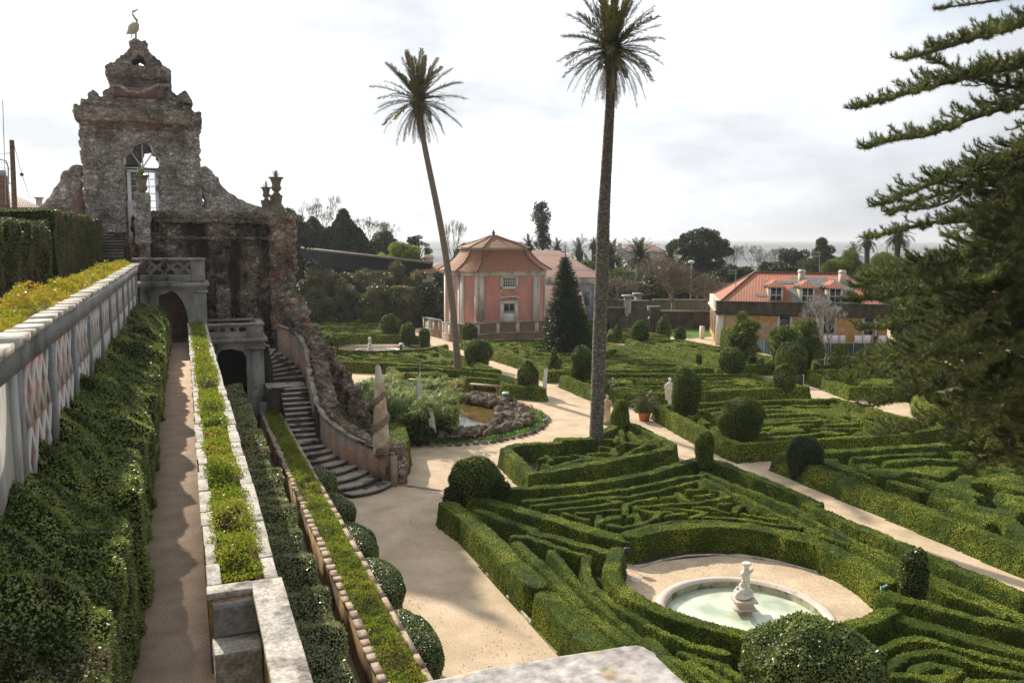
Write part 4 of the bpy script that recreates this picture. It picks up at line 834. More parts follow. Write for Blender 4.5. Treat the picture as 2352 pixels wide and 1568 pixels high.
for k_ in range(8):
    z_ = z_mid-.6-k_*.42; fr.box(x_a+.2, x_b-.2, TY+.11, TY+.15, z_-.02, z_+.02)
for xx in (x_a+.2+(xm-x_a-.2)*.5, xm+(x_b-.2-xm)*.5): fr.box(xx-.02, xx+.02, TY+.11, TY+.15, z_b, z_mid-.2)
fr.lathe([(.0, -.02), (.18, -.02), (.18, .02)], (cen[0], TY+.1, cen[1]), 12)
do = t.part('glazed_door', fr, ['whitewood']); gl.box(x_a+.1, x_b-.1, TY+.13, TY+.135, z_b, z_mid); gl.add([(x, TY+.132, z) for x, z in up], [list(range(len(up)))]); t.sub(do, 'pane', gl, ['clear_glass'])
b = MB(); b.box(x_a-.02, x_a+.42, TY-.35, TY-.12, UZ, z_mid-1.9); t.part('plaster_jamb', b, ['plaster'])
t = TH('garden_stairs', 'narrow dark stone steps climbing to the tower beside the square-ended hedge', 'stairs', (-3.6, 52, UZ))
b = MB()
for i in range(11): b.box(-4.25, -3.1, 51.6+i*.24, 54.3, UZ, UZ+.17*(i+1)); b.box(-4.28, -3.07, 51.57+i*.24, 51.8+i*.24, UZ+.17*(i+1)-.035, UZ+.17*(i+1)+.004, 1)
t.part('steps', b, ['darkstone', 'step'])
# heron on the top
t = TH('heron_statue', 'slender stone heron statue with raised beak on the very top of the tower', 'statue', tuple(PY(314, 88, TY+1.8)))
hy = TY+1.8; H_ = lambda x, y: PY(x, y, hy)
b = MB(); b.tube([H_(290, 79), H_(295, 76), H_(302, 70), H_(308, 64), H_(312, 58), H_(316, 54)], [.02, .1, .26, .29, .24, .1], 10); b.tube([H_(310, 62), H_(315, 54), H_(315, 48), H_(310, 42), H_(305, 34), H_(304, 29), H_(307, 26), H_(309, 26)], [.2, .13, .085, .07, .06, .06, .085, .05], 8)
b.tube([H_(309, 26), H_(318, 20)], [.05, .01], 5); b.tube([H_(309, 27), H_(319, 22)], [.03, .008], 5); t.part('body', b, ['bird_stone'], smooth=True)
b = MB(); b.tube([H_(311, 66), H_(312, 76), H_(312, 90)], [.12, .07, .06], 6); t.part('leg', b, ['bird_stone']); b = MB(); b.tube([H_(307, 68), H_(304, 78), H_(300, 90)], [.06, .035, .03], 6); t.part('leg', b, ['bird_stone'])
# ------------------------------------------------------------------ urns with plants
def urn(label, px, pyb, pyt, wpx, Y, plant='spiky', mat='moss_stone', z=None, name='stone_urn'):
    p = PY(px, pyb, Y) if z is None else P(px, pyb, z); D = dep(p); Hh = PD(px, pyt, D)[2]-p[2]; r_ = wpx/F*D/2
    t = TH(name, label, 'urn', tuple(p)); b = MB()
    b.lathe([(.0, 0), (.55*r_, 0), (.5*r_, .08*Hh), (.3*r_, .16*Hh), (.62*r_, .3*Hh), (.72*r_, .42*Hh), (.55*r_, .52*Hh), (.62*r_, .7*Hh), (.8*r_, .9*Hh), (r_, .93*Hh), (1.02*r_, Hh), (.85*r_, Hh), (.75*r_, .92*Hh), (0, .92*Hh)], tuple(p), 20)
    t.part('bowl', b, [mat], smooth=True); b = MB(); base = p+np.array([0, 0, Hh*.95])
    n_ = 26 if plant == 'spiky' else 14
    for i in range(n_):
        a = 2.4*i; el = .3+1.2*random.random(); ll = (1.5 if plant == 'spiky' else 1.6)*r_*random.uniform(.7, 1.1); w = r_*(.07 if plant == 'spiky' else .2)
        d = np.array([math.cos(a)*math.cos(el), math.sin(a)*math.cos(el), math.sin(el)]); sd = np.array([-math.sin(a), math.cos(a), 0])
        m1 = base+d*ll*.5+[0, 0, .1*r_]; tp = base+d*ll+[0, 0, -.1*ll*math.cos(el)]
        v = [base-sd*w*.6, base+sd*w*.6, m1+sd*w, m1-sd*w, tp]; b.add(v, [[0, 1, 2, 3]], 0, [random.random()]); b.add(v, [[3, 2, 4]], 0, [random.random()])
    t.part('plant', b, ['agave_leaf']); return t
urn('tall mossy urn holding a small spiky plant in front of the glazed tower door', 327, 450, 402, 34, 42.6, 'agave')
urn('larger right urn with a spiky plant on top of the rockwork wall', 635, 448, 407, 33, 44.6)
urn('smaller left urn with a spiky plant on top of the rockwork wall', 612, 460, 430, 24, 43.8)
urn('pale stone urn with a striped agave on the rock parapet beside the stairs', 752, 912, 885, 27, 38.5, 'agave', 'cream')
t = TH('urn_pedestal', 'tall rough rock pedestal carrying the urn in front of the tower door', 'pedestal', (-1.6, 42.3, UZ))
q = lambda px, py: PY(px, py, 42.5)
b = MB()
for (x0, y0, x1, y1) in ((311, 448, 343, 480), (313, 478, 345, 515), (312, 515, 345, 560)):
    a, c = q(x0, y1), q(x1, y0); b.box(a[0], c[0], 42.1, 42.9, a[2], c[2]+.1)
b.loft([[(q(317, 470)[0], 42.2, q(317, 470)[2]), (q(341, 470)[0], 42.2, q(317, 470)[2]), (q(341, 470)[0], 42.8, q(317, 470)[2]), (q(317, 470)[0], 42.8, q(317, 470)[2])], [(q(321, 448)[0], 42.3, q(321, 446)[2]), (q(335, 448)[0], 42.3, q(321, 446)[2]), (q(335, 448)[0], 42.7, q(321, 446)[2]), (q(321, 448)[0], 42.7, q(321, 446)[2])]])
o = t.part('rockwork', b, ['rock_tower']); rough(o, .06, .12, .1, .06)
b = MB(); b.box(q(319, 560)[0], q(345, 560)[0], 42.05, 42.85, UZ-.1, q(320, 558)[2]); o = t.part('brick_foot', b, ['rock_edge']); rough(o, .06, .05, .05)
b = MB()
for px, py, pt, w_ in ((635, 492, 446, 42), (612, 492, 458, 34)):
    a = PY(px, py, 44.3); c = PY(px, pt, 44.3); r_ = w_/F*41/2; b.lathe([(r_*1.1, 0), (r_, .3*(c[2]-a[2])), (r_*.6, .6*(c[2]-a[2])), (r_*.75, c[2]-a[2])], tuple(a+[0, 0, -.05]), 12)
t = TH('urn_pedestal', 'pair of squat rock footings under the two urns on the wall', 'pedestal', (4.5, 44.3, 11)); o = t.part('rockwork', b, ['moss_stone'])
t = TH('urn_pedestal', 'narrow rock pillar holding the pale agave urn beside the stairs', 'pedestal', (6, 38.5, 1))
a = PY(752, 915, 38.5); b = MB(); b.box(a[0]-.32, a[0]+.32, 38.2, 38.85, .4, a[2]); o = t.part('rockwork', b, ['rock_edge']); rough(o, .07, .12, .1)
# ------------------------------------------------------------------ balconies
def crossrail(mb, x0, x1, y, z0, z1, n, kind):
    h = z1-z0; w_ = (x1-x0)/n; zm = (z0+z1)/2
    for i in range(n):
        c = x0+(i+.5)*w_
        if kind == 'cross':
            for s_ in (-1, 1):
                pts = [(c+s_*w_*.5*math.cos(math.pi*k_/8), y, z0+h*k_/8) for k_ in range(9)]; mb.tube(pts, .09, 6)
        else:
            pts = [(c+w_*.62*math.cos(.6283*k_), y, zm+h*.46*math.sin(.6283*k_)) for k_ in range(11)]; mb.tube(pts, .075, 6)
t = TH('balcony', 'upper grey stone balcony with interlaced openwork above the arched passage', 'balcony', (-.4, 40, TZ))
Y1 = 40.; xa, xb = -1.75, PY(470, 600, Y1)[0]; zt_, zf = PY(470, 592, Y1)[2], PY(475, 651, Y1)[2]
xp = PY(440, 600, Y1)[0]-.05
b = MB(); b.box(xa-.3, xb+.06, Y1-.12, Y1+.3, zt_-.11, zt_); b.box(xa, xp, Y1, Y1+.25, zf+.12, zf+.42); b.box(xp, xb, Y1-.04, Y1+.28, zf+.12, zt_-.1); b.box(xa-.2, xb+.16, Y1-.2, Y1+2.9, zf-.12, zf+.06); b.box(xa, xb+.06, Y1-.1, Y1+2.9, zf-.22, zf-.12)
b.box(xb-.22, xb, Y1+.25, Y1+2.9, zf+.05, zt_-.05); crossrail(b, xa+.4, xp, Y1+.12, zf+.4, zt_-.1, 3, 'cross')
o = t.part('parapet', b, ['greystone']); bv = o.modifiers.new('b', 'BEVEL'); bv.width = .015
ar = [PY(x, y, Y1) for x, y in [(385, 800), (385, 672), (392, 667), (403, 672), (417, 688), (428, 712), (433, 740), (434, 800)]]; ar = [(-1.05, TZ)]+[(-1.05, zf-.5)]+[(q_[0]-.0, q_[2]) for q_ in ar[1:-1]]+[(ar[-1][0], TZ)]
b = MB(); addplate(b, [(-1.8, TZ-.1), (xb+.02, TZ-.1), (xb+.02, zf-.2), (-1.8, zf-.2)], [ar], Y1, Y1+.5); b.box(xb-.28, xb, Y1+.4, Y1+2.9, TZ-.1, zf-.2); b.box(xb-.5, xb+.08, Y1-.06, Y1+.4, zf-.42, zf-.3)
t.part('arch_wall', b, ['greystone'])
b = MB(); b.box(-1.5, xb-.3, Y1+2.4, Y1+2.6, TZ-.05, zf-.2); t.part('passage_back', b, ['pinkwall'])
t = TH('balcony', 'lower grey stone balcony with interlocking ring openwork over the dark doorway', 'balcony', (2.2, 40, MZ))
Y2 = 39.6; xc, xd = PY(478, 745, Y2)[0]-.05, PY(604, 745, Y2)[0]; zt2, zf2 = PY(604, 741, Y2)[2], PY(604, 779, Y2)[2]+.04
xq = PY(566, 745, Y2)[0]
b = MB(); b.box(xc, xd+.06, Y2-.1, Y2+.25, zt2-.1, zt2); b.box(xd-.28, xd+.06, Y2+.2, Y2+2.6, zt2-.1, zt2); b.box(xc, xd, Y2+2.3, Y2+2.6, zt2-.1, zt2)
b.box(xc, xq, Y2-.02, Y2+.2, zf2+.05, zf2+.28); b.box(xq, xd, Y2-.04, Y2+.24, zf2+.05, zt2-.1); b.box(xc, xd+.18, Y2-.2, Y2+2.8, zf2-.12, zf2+.05); b.box(xd-.22, xd, Y2+.2, Y2+2.4, zf2+.05, zt2-.1); crossrail(b, xc+.02, xq, Y2+.1, zf2+.26, zt2-.1, 4, 'ring')
o = t.part('parapet', b, ['greystone']); bv = o.modifiers.new('b', 'BEVEL'); bv.width = .015
dr = [(q_[0], q_[2]) for q_ in [PY(x, y, Y2) for x, y in [(500, 815), (508, 804), (530, 801), (556, 806), (566, 820)]]]; dr = [(dr[0][0], MZ)]+dr+[(dr[-1][0], MZ)]
b = MB(); addplate(b, [(xc, MZ-.1), (xd-.02, MZ-.1), (xd-.02, zf2-.1), (xc, zf2-.1)], [dr], Y2, Y2+.5); b.box(xd-.55, xd-.0, Y2-.06, Y2+2.6, MZ-.1, zf2-.5); b.box(xd-.62, xd+.08, Y2-.12, Y2+1., zf2-.5, zf2-.38)
b.box(xd-.6, xd+.05, Y2-.1, Y2+1.2, MZ-.1, 3.0); t.part('door_wall', b, ['greystone'])
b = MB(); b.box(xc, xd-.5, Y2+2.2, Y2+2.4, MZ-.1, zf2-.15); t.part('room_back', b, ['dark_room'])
# ------------------------------------------------------------------ curved stairs
t = TH('garden_stairs', 'curved weathered stone stairway descending from the balcony to the gravel garden', 'stairs', (5.5, 33, 0))
b = MB(); ed = MB()
Lp = [(5.72, 31.2), (5.3, 31.55), (4.95, 31.95), (4.62, 32.4), (4.35, 32.8), (4.12, 33.2), (3.98, 33.6), (3.9, 34.0), (3.88, 34.3)]
Rp = [(7.62, 32.3), (7.15, 32.65), (6.75, 33.0), (6.35, 33.3), (6.0, 33.6), (5.7, 33.9), (5.45, 34.15), (5.25, 34.35), (5.1, 34.6)]
LD = [(3.86, 35.3), (5.05, 35.3)]
for i in range(9):
    z_ = .178*(i+1); k_ = [Lp[i]]; n_ = 6; bul = .28*(1-i/9.)
    fr_ = [(Lp[i][0]+(Rp[i][0]-Lp[i][0])*s_/n_+math.sin(math.pi*s_/n_)*bul*.35, Lp[i][1]+(Rp[i][1]-Lp[i][1])*s_/n_-math.sin(math.pi*s_/n_)*bul) for s_ in range(n_+1)]
    nx = (i+1) if i < 8 else None
    bk = [(Rp[i+1][0]+.1, Rp[i+1][1]+.25), (Lp[i+1][0]-.05, Lp[i+1][1]+.25)] if nx else [(LD[1][0], LD[1][1]), (LD[0][0], LD[0][1])]
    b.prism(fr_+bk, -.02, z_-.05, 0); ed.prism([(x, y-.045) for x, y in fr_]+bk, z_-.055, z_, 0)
for i in range(10):
    y_ = 35.0+i*.3; z_ = 1.6+.17*(i+1); b.box(3.85, 5.02, y_, y_+.5, 0, z_-.05); ed.box(3.85, 5.02, y_-.04, y_+.42, z_-.055, z_)
b.box(3.3, 5.02, 38.0, 39.5, 0, 3.24); ed.box(3.3, 5.02, 37.96, 39.5, 3.24, 3.3)
cx_, cy_ = 3.6, 39.6
for i in range(9):
    a0, a1 = .05+i*.2, .05+(i+1)*.2+.15; z_ = 3.3+.19*(i+1); pl = [(cx_+.15*math.cos(a0), cy_+.15*math.sin(a0)), (cx_+1.55*math.cos(a0), cy_+2.1*math.sin(a0)), (cx_+1.55*math.cos(a1), cy_+2.1*math.sin(a1)), (cx_+.15*math.cos(a1), cy_+.15*math.sin(a1))]
    b.prism(pl, 0, z_-.05); ed.prism(pl, z_-.055, z_)
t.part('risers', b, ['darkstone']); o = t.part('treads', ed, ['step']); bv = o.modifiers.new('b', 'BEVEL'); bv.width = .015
# pink curved wall beside the stairs with rocky outer face
W_ = [(5.06, 34.9, 2.75), (5.2, 34.55, 2.55), (5.4, 34.25, 2.35), (5.65, 33.95, 2.15), (5.95, 33.65, 1.95), (6.3, 33.35, 1.75), (6.7, 33.05, 1.55), (7.1, 32.75, 1.4), (7.5, 32.45, 1.3), (7.62, 32.32, 1.27)]
def curvewall(mb, W, th, z0, mat=0, dz=0., off=0.):
    W = np.array(W, float); tg = nrmz(np.gradient(W[:, :2], axis=0)); nn = np.stack([-tg[:, 1], tg[:, 0]], 1)
    A = W[:, :2]+nn*off; Bq = W[:, :2]+nn*(off+th)
    for i in range(len(W)-1):
        mb.hexa([(*A[i], z0), (*A[i+1], z0), (*Bq[i+1], z0), (*Bq[i], z0), (*A[i], W[i, 2]+dz), (*A[i+1], W[i+1, 2]+dz), (*Bq[i+1], W[i+1, 2]+dz), (*Bq[i], W[i, 2]+dz)], mat)
t = TH('stair_wall', 'curved pink plaster wall with rockwork back following the lower stairs', 'wall', (6.5, 33, 0))
b = MB(); curvewall(b, W_, .2, -.02); b.box(7.5, 7.75, 32.1, 32.4, -.02, 1.25, 0); t.part('plaster_face', b, ['pinkwall'])
b = MB(); curvewall(b, [(x, y, z+.0) for x, y, z in W_], .3, 1.0, dz=.07, off=-.04)
b2 = MB()
for (x0_, y0_, z0_), (x1_, y1_, z1_) in zip(W_[:-1], W_[1:]):
    u_ = nrmz(np.array([x1_-x0_, y1_-y0_])); n_ = np.array([-u_[1], u_[0]]); q4 = [np.array([x0_, y0_])-.04*n_, np.array([x1_, y1_])-.04*n_, np.array([x1_, y1_])+.26*n_, np.array([x0_, y0_])+.26*n_]
    b2.hexa([(*q4[0], z0_), (*q4[1], z1_), (*q4[2], z1_), (*q4[3], z0_), (*q4[0], z0_+.07), (*q4[1], z1_+.07), (*q4[2], z1_+.07), (*q4[3], z0_+.07)])
t.part('coping', b2, ['step'])
b = MB(); curvewall(b, W_, .55, -.02, dz=.2, off=.24); b.lathe([(.5, 0), (.48, 1.0), (.42, 1.45), (.35, 1.6)], (7.85, 32.75, -.02), 14); b.lathe([(.42, 0), (.4, 1.1), (.3, 1.35)], (7.5, 33.1, 0), 12)
o = t.part('rockwork', b, ['rock_pond']); rough(o, .06, .2, .14, .08)
t = TH('stair_wall', 'tall curved pink parapet with rock crest beside the upper stairs', 'wall', (5.2, 38, 0))
U_ = [(4.2, 42.0, 5.7), (4.75, 41.6, 5.45), (5.1, 41.0, 5.15), (5.25, 40.2, 4.75), (5.22, 39.4, 4.35), (5.1, 38.5, 4.05), (5.05, 37.5, 3.75), (5.04, 36.4, 3.3), (5.05, 35.4, 2.85), (5.06, 34.9, 2.7)]
b = MB(); curvewall(b, U_, .2, 0); t.part('plaster_face', b, ['pinkwall'])
b = MB(); 
for (x0_, y0_, z0_), (x1_, y1_, z1_) in zip(U_[:-1], U_[1:]):
    u_ = nrmz(np.array([x1_-x0_, y1_-y0_])); n_ = np.array([-u_[1], u_[0]]); q4 = [np.array([x0_, y0_])-.04*n_, np.array([x1_, y1_])-.04*n_, np.array([x1_, y1_])+.24*n_, np.array([x0_, y0_])+.24*n_]
    b.hexa([(*q4[0], z0_), (*q4[1], z1_), (*q4[2], z1_), (*q4[3], z0_), (*q4[0], z0_+.07), (*q4[1], z1_+.07), (*q4[2], z1_+.07), (*q4[3], z0_+.07)])
t.part('coping', b, ['step'])
b = MB(); curvewall(b, U_[2:], .7, 0, dz=.3, off=.24); b.box(4.6, 5.9, 41.8, 43.4, 0, 5.5)
spine = [(6.1, 42.6, 5.3), (6.4, 41.9, 4.9), (6.7, 41.3, 4.6), (7.0, 40.7, 4.0), (7.3, 40.1, 3.5), (7.6, 39.6, 2.8), (7.75, 39.2, 2.2), (7.85, 38.8, 1.6), (7.9, 38.5, 1.0)]
for x_, y_, z_ in spine: b.loft([[(x_-.55, y_-.55, 0), (x_+.5, y_-.5, 0), (x_+.5, y_+.7, 0), (x_-.6, y_+.7, 0)], [(x_-.45, y_-.4, z_*.6), (x_+.35, y_-.4, z_*.6), (x_+.4, y_+.5, z_*.6), (x_-.5, y_+.5, z_*.6)], [(x_-.25, y_-.2, z_), (x_+.15, y_-.2, z_), (x_+.2, y_+.3, z_), (x_-.3, y_+.3, z_)]])
o = t.part('rockwork', b, ['rock_pond']); rough(o, .08, .3, .18, .2)
t = TH('iron_gate', 'dark iron gate panel standing open beside the stair landing', 'gate', (5.0, 34.7, 1.6))
b = MB()
for k_ in range(9): b.tube([(5.0, 34.75+k_*.1, 1.62), (5.0, 34.75+k_*.1, 2.95)], .018, 5)
b.strip((5.0, 34.7, 2.9), (5.0, 35.6, 2.9), .05, 0); b.strip((5.0, 34.7, 1.75), (5.0, 35.6, 1.75), .05, 0); b.box(4.97, 5.0, 34.7, 35.6, 1.7, 2.8); t.part('bars', b, ['metal_dark'])
b = MB(); V0 = [(6.2, 37.6), (6.4, 36.5), (6.7, 35.6), (7.1, 34.8), (7.5, 34.2)]
field(b, 5.7, 8.6, 33.5, 38.6, .08, polydist([([np.array(q_) for q_ in V0], .8)]), lambda X, Y: 1.3+.33*np.clip(Y-34.5, 0, 4), rough_=.12)
t = TH('terrace_hedge', 'dark shrubbery filling the gap between stair wall and rocky buttress', 'hedge', (6.8, 36, 0)); t.part('foliage', b, ['hedge_core_dark', 'topiary_leaf'])
pc = np.array([13., 43.4])
b = MB(); hh = P(918, 1095, 0)[:2]; a_ = [pc+6.4*np.array([math.cos(w_), math.sin(w_)]) for w_ in np.linspace(math.atan2(hh[1]+.5-pc[1], hh[0]-pc[0])+.05, math.pi+.25, 10)]
V0 = [np.array(P(905, 1098, 0)[:2])+[.2, .5], np.array(P(915, 1070, 0)[:2])+[.1, .2], np.array(P(912, 1040, 0)[:2]), np.array(P(895, 1010, 0)[:2])]
field(b, 6.8, 10, 31.5, 40, .06, polydist([(V0, 1.0)]), 1.15, rough_=.03)
t = TH('curved_hedge', 'rounded green hedge end wrapping behind the obelisk foot', 'hedge', tuple(P(915, 1070, 0))); t.part('foliage', b, ['hedge_core', 'box_leaf'])
# obelisk
t = TH('obelisk', 'tall ochre stone spire wrapped by a spiral band of shells at the stair foot', 'obelisk', (7.3, 32.9, 1.3))
op = P(877, 1036, 1.35); D = dep(op); b = MB()
def ob(px, py): return PD(px, py, D)
cz = [(876, 1040, 40), (875, 1005, 39), (874, 960, 34), (873, 920, 29), (871, 880, 21), (869, 850, 14), (868, 843, 13), (868, 838, 6)]
prf = []
for px, py, w_ in cz: c = ob(px, py); prf.append(([c[0], c[1], c[2]], w_/F*D/2))
b.loft([[(c[0]+r_*math.cos(6.2832*i/18), c[1]+r_*math.sin(6.2832*i/18), c[2]) for i in range(18)] for c, r_ in prf]); t.part('shaft', b, ['obelisk'], smooth=True)
b = MB(); zs_ = [c[2] for c, r_ in prf]; 
def rad_at(z): return np.interp(z, zs_, [r_ for c, r_ in prf])
def cen_at(z): return np.array([np.interp(z, zs_, [c[0] for c, r_ in prf]), np.interp(z, zs_, [c[1] for c, r_ in prf])])
zb_, ze_ = zs_[0], zs_[3]+.25; sp = []
for i in range(60):
    f_ = i/59; z = zb_+(ze_-zb_)*f_; a = -2.4+f_*2.25*6.2832; c = cen_at(z); r_ = rad_at(z)*1.0; sp.append((c[0]+r_*math.cos(a), c[1]+r_*math.sin(a), z))
b.tube(sp, np.linspace(.12, .09, 60), 6); b.tube([(x, y, z+.13) for x, y, z in sp], np.linspace(.12, .08, 60), 6); o = t.part('shell_band', b, ['shell']); rough(o, .035, .05, .04)
b = MB(); c = cen_at(zs_[0]+.45); vdir = -hf[:2]*.98+rv[:2]*.1; q0 = c+nrmz(vdir)*rad_at(zs_[0]+.45)*.8; b.obox((q0[0], q0[1]), rv[:2], .3, .2, zs_[0]+.2, zs_[0]+.75); t.part('red_inset', b, ['rock_red'])
# ------------------------------------------------------------------ pond
t = TH('garden_pond', 'oval pond with rough rock rim, flower border and brown water', 'pond', (13, 43.4, 0))
def ring(a, rx=1., k_=5.7): return pc+k_*np.array([math.cos(a), math.sin(a)])
b = MB(); b.poly([(*ring(a, k_=4.6), .22) for a in np.linspace(0, 6.2832, 40)[:-1]]); t.part('water', b, ['pond_water'])
b = MB()
for i in range(150):
    a = 6.2832*i/150; wd = 1.0+.8*max(0, math.cos(a+.25))**2; n_ = 3
    for k_ in range(n_):
        r_ = 4.55-wd+wd*(k_+random.random())/n_*1.1; c = ring(a+random.uniform(-.02, .02), k_=r_+.35); s_ = random.uniform(.14, .3); b.ell((c[0], c[1], .18+random.random()*.22+(.16 if math.sin(a) > .2 else 0)), (s_, s_, s_*.9), 0, 8, 5, .6)
o = t.part('rock_rim', b, ['rock_pond']); rough(o, .07, .12, .1)
b = MB(); c1 = []
for i in range(84):
    a = 6.2832*i/84; c = ring(a, k_=5.85+random.uniform(-.04, .04)); s_ = random.uniform(.1, .19); b = MB(); b.ell((c[0], c[1], .05), (s_*1.1, s_*1.1, s_*.8), 0, 8, 5, .5); t.part('edging_stone', b, ['rock_edge'])
b = MB(); n_ = 12000; a = rng.uniform(0, 6.2832, n_); r_ = rng.uniform(4.95, 5.75, n_); p_ = np.stack([pc[0]+r_*np.cos(a), pc[1]+r_*np.sin(a), rng.uniform(.03, .22, n_)*noise(np.stack([a*5, r_*2], 1), 1., 3)*1.6+.02], 1)
leaves(b, p_, np.tile([0, 0, 1.], (n_, 1)), .085, 0, .7, .9); t.part('border_plants', b, ['bed_leaf'], kind='stuff')
b = MB(); n_ = 700; a = np.concatenate([rng.normal(.25, .35, 500), rng.uniform(-2.5, -1.4, 200)]); r_ = rng.uniform(5., 5.65, n_); p_ = np.stack([pc[0]+r_*np.cos(a), pc[1]+r_*np.sin(a), rng.uniform(.18, .34, n_)], 1)
p_ = p_[noise(p_, .4, 8) > .48]; leaves(b, p_, np.tile([0, 0, 1.], (len(p_), 1)), .11, 0, .9, .6); t.part('flowers', b, ['flower'], kind='stuff')
b = MB(); c = P(1140, 958, .4); b.obox((c[0], c[1]), rv[:2], .22, .2, .35, .62); t.part('stone_spout', b, ['concrete'])
t = TH('papyrus_clump', 'large feathery papyrus clump filling the left half of the pond', 'plant', tuple(P(930, 990, .2)))
b = MB(); cl = [P(x, y, .3) for x, y in [(850, 960), (880, 985), (920, 1000), (960, 1005), (1000, 995), (1015, 980), (1020, 950), (1000, 945), (960, 950), (900, 950), (860, 940), (980, 970), (930, 975), (885, 1005)]]
cl = [c for c in cl if np.hypot(*(c[:2]-pc)) < 5.6]+[np.array([pc[0]-3.5, pc[1]+1.5, .3]), np.array([pc[0]-2.3, pc[1]+2.4, .3]), np.array([pc[0]-4., pc[1]+.2, .3]), np.array([pc[0]-3.4, pc[1]-2.4, .3]), np.array([pc[0]-2.2, pc[1]-3.2, .3]), np.array([pc[0]-1.5, pc[1]+.5, .3])]
tops = []
for c in cl:
    for i in range(26):
        a = random.random()*6.28; rr = random.random()**.5*1.0; hgt = random.uniform(1.2, 2.3)*(1-.2*rr); tp = np.array([c[0]+rr*math.cos(a), c[1]+rr*math.sin(a), .2+hgt]); bs_ = np.array([c[0]+rr*.4*math.cos(a), c[1]+rr*.4*math.sin(a), .2])
        b.strip(bs_, tp, .018, 0); tops.append(tp)
tops = np.array(tops); n_ = len(tops); m_ = 26
dirs = nrmz(rng.normal(size=(n_*m_, 3))*[1, 1, .35]+[0, 0, .1]); pp = np.repeat(tops, m_, 0); ll = rng.uniform(.22, .45, n_*m_)
end = pp+dirs*ll[:, None]+[0, 0, -.12]; mid = pp+dirs*ll[:, None]*.6+[0, 0, .03]; sd = nrmz(np.cross(dirs, [0, 0, 1.]))*.022
v = np.stack([pp, mid+sd, end, mid-sd], 1).reshape(-1, 3); b.add(v, np.arange(4*len(pp)).reshape(-1, 4), 0, rng.random(len(pp)))
for c in cl: b.ell((c[0], c[1], .5), (.75, .75, .7), 1, 14, 8, .9)
# skirt of hanging dry leaves
nn = 9000; ci = rng.integers(0, len(cl), nn); aa = rng.uniform(0, 6.28, nn); rr = rng.uniform(.6, 1.15, nn); ps = np.array(cl)[ci]; ps = np.stack([ps[:, 0]+rr*np.cos(aa), ps[:, 1]+rr*np.sin(aa), rng.uniform(.3, 1.6, nn)], 1)
leaves(b, ps, np.tile([0, 0, -.5], (nn, 1)), .24, 0, .12, .6)
t.part('stems_and_umbels', b, ['papyrus_leaf', 'hedge_core_dark'])
# white cut-out figures
def cutout(label, pts, z0, th=.04, base=None, yaw=0.):
    # pts: (px,py) outline; flat metal figure at its real distance
    c = P(*base); D = dep(c); q_ = [PD(x, y, D) for x, y in pts]; cc = np.mean(q_, 0)
    t = TH('cutout_figure', label, 'sculpture', tuple(c)); b = MB(); f_ = [p_-hf*th/2 for p_ in q_]; k_ = [p_+hf*th/2 for p_ in q_]; n_ = len(pts)
    b.add(f_+k_, [list(range(n_-1, -1, -1))]); b.add(f_+k_, [list(range(n_, 2*n_))]); b.add(f_+k_, [[i, (i+1) % n_, n_+(i+1) % n_, n_+i] for i in range(n_)])
    t.part('figure', b, ['white'])
    return t, D
cutout('white flat cut-out figure of a standing person among the papyrus', [(959, 912), (959, 896), (957, 886), (960, 870), (961, 867), (964, 867), (965, 872), (964, 879), (968, 888), (971, 905), (974, 908), (976, 920), (974, 940), (969, 930), (968, 918), (963, 930), (961, 942), (958, 942), (959, 925)], 0, base=(965, 1000, .2))
cutout('white flat cut-out of a leaping curved figure leaning over the pond edge', [(981, 923), (985, 935), (992, 938), (998, 960), (1001, 985), (1002, 993), (988, 990), (985, 975), (985, 962), (990, 958), (987, 948), (983, 935)], 0, base=(994, 1012, .2))
t, D = cutout('white and dark flat cut-out figures standing at the bench hedge corner', [(1247, 912), (1247, 890), (1246, 875), (1250, 858), (1250, 850), (1252, 845), (1253, 852), (1255, 842), (1256, 853), (1258, 844), (1257, 862), (1256, 880), (1256, 900), (1254, 914)], 0, base=(1251, 915, 0))
b = MB(); q0 = PD(1253, 915, D+.15); q1 = PD(1253, 852, D+.15); b.strip(q0, q1, .14, 0); t.part('dark_back', b, ['metal_dark'])
t = TH('lamp_post', 'thin grey pole rising behind the white cut-out figure in the papyrus', 'pole', tuple(P(964, 890, 0))); b = MB(); q0 = P(964, 950, 0); q1 = PD(965, 830, dep(q0)); b.tube([q0, q1], .03, 6); t.part('pole', b, ['metal_grey'])
# benches
def bench(label, x0, x1, py0, py1, ytop, zoff=0):
    a, c = P(x0, py0, 0), P(x1, py1, 0); u_ = nrmz(c-a)[:2]; w_ = np.linalg.norm(c-a); n_ = np.array([-u_[1], u_[0]]); m0 = (a+c)/2
    t = TH('stone_bench', label, 'bench', tuple(m0), group='stone benches below the hedge'); b = MB(); b.obox(m0[:2], u_, w_, .42, .44, .52); o = t.part('seat', b, ['orange_stone']); o.data.materials[0] = MATS['coping_brown']
    for e_ in (a[:2]+u_*.15, c[:2]-u_*.15):
        b = MB(); b.obox(e_+n_*.05, u_, .14, .3, 0, .44); b.obox(e_+n_*.02, u_, .2, .36, 0, .08); b.obox(e_+n_*.02, u_, .22, .36, .36, .44); t.part('leg', b, ['coping_brown'])
bench('left stone bench set into the hedge and partly hidden by the papyrus', 936, 1011, 888, 893, 0)
bench('right stone bench in full view below the hedge beside the pond', 1076, 1146, 899, 905, 0)
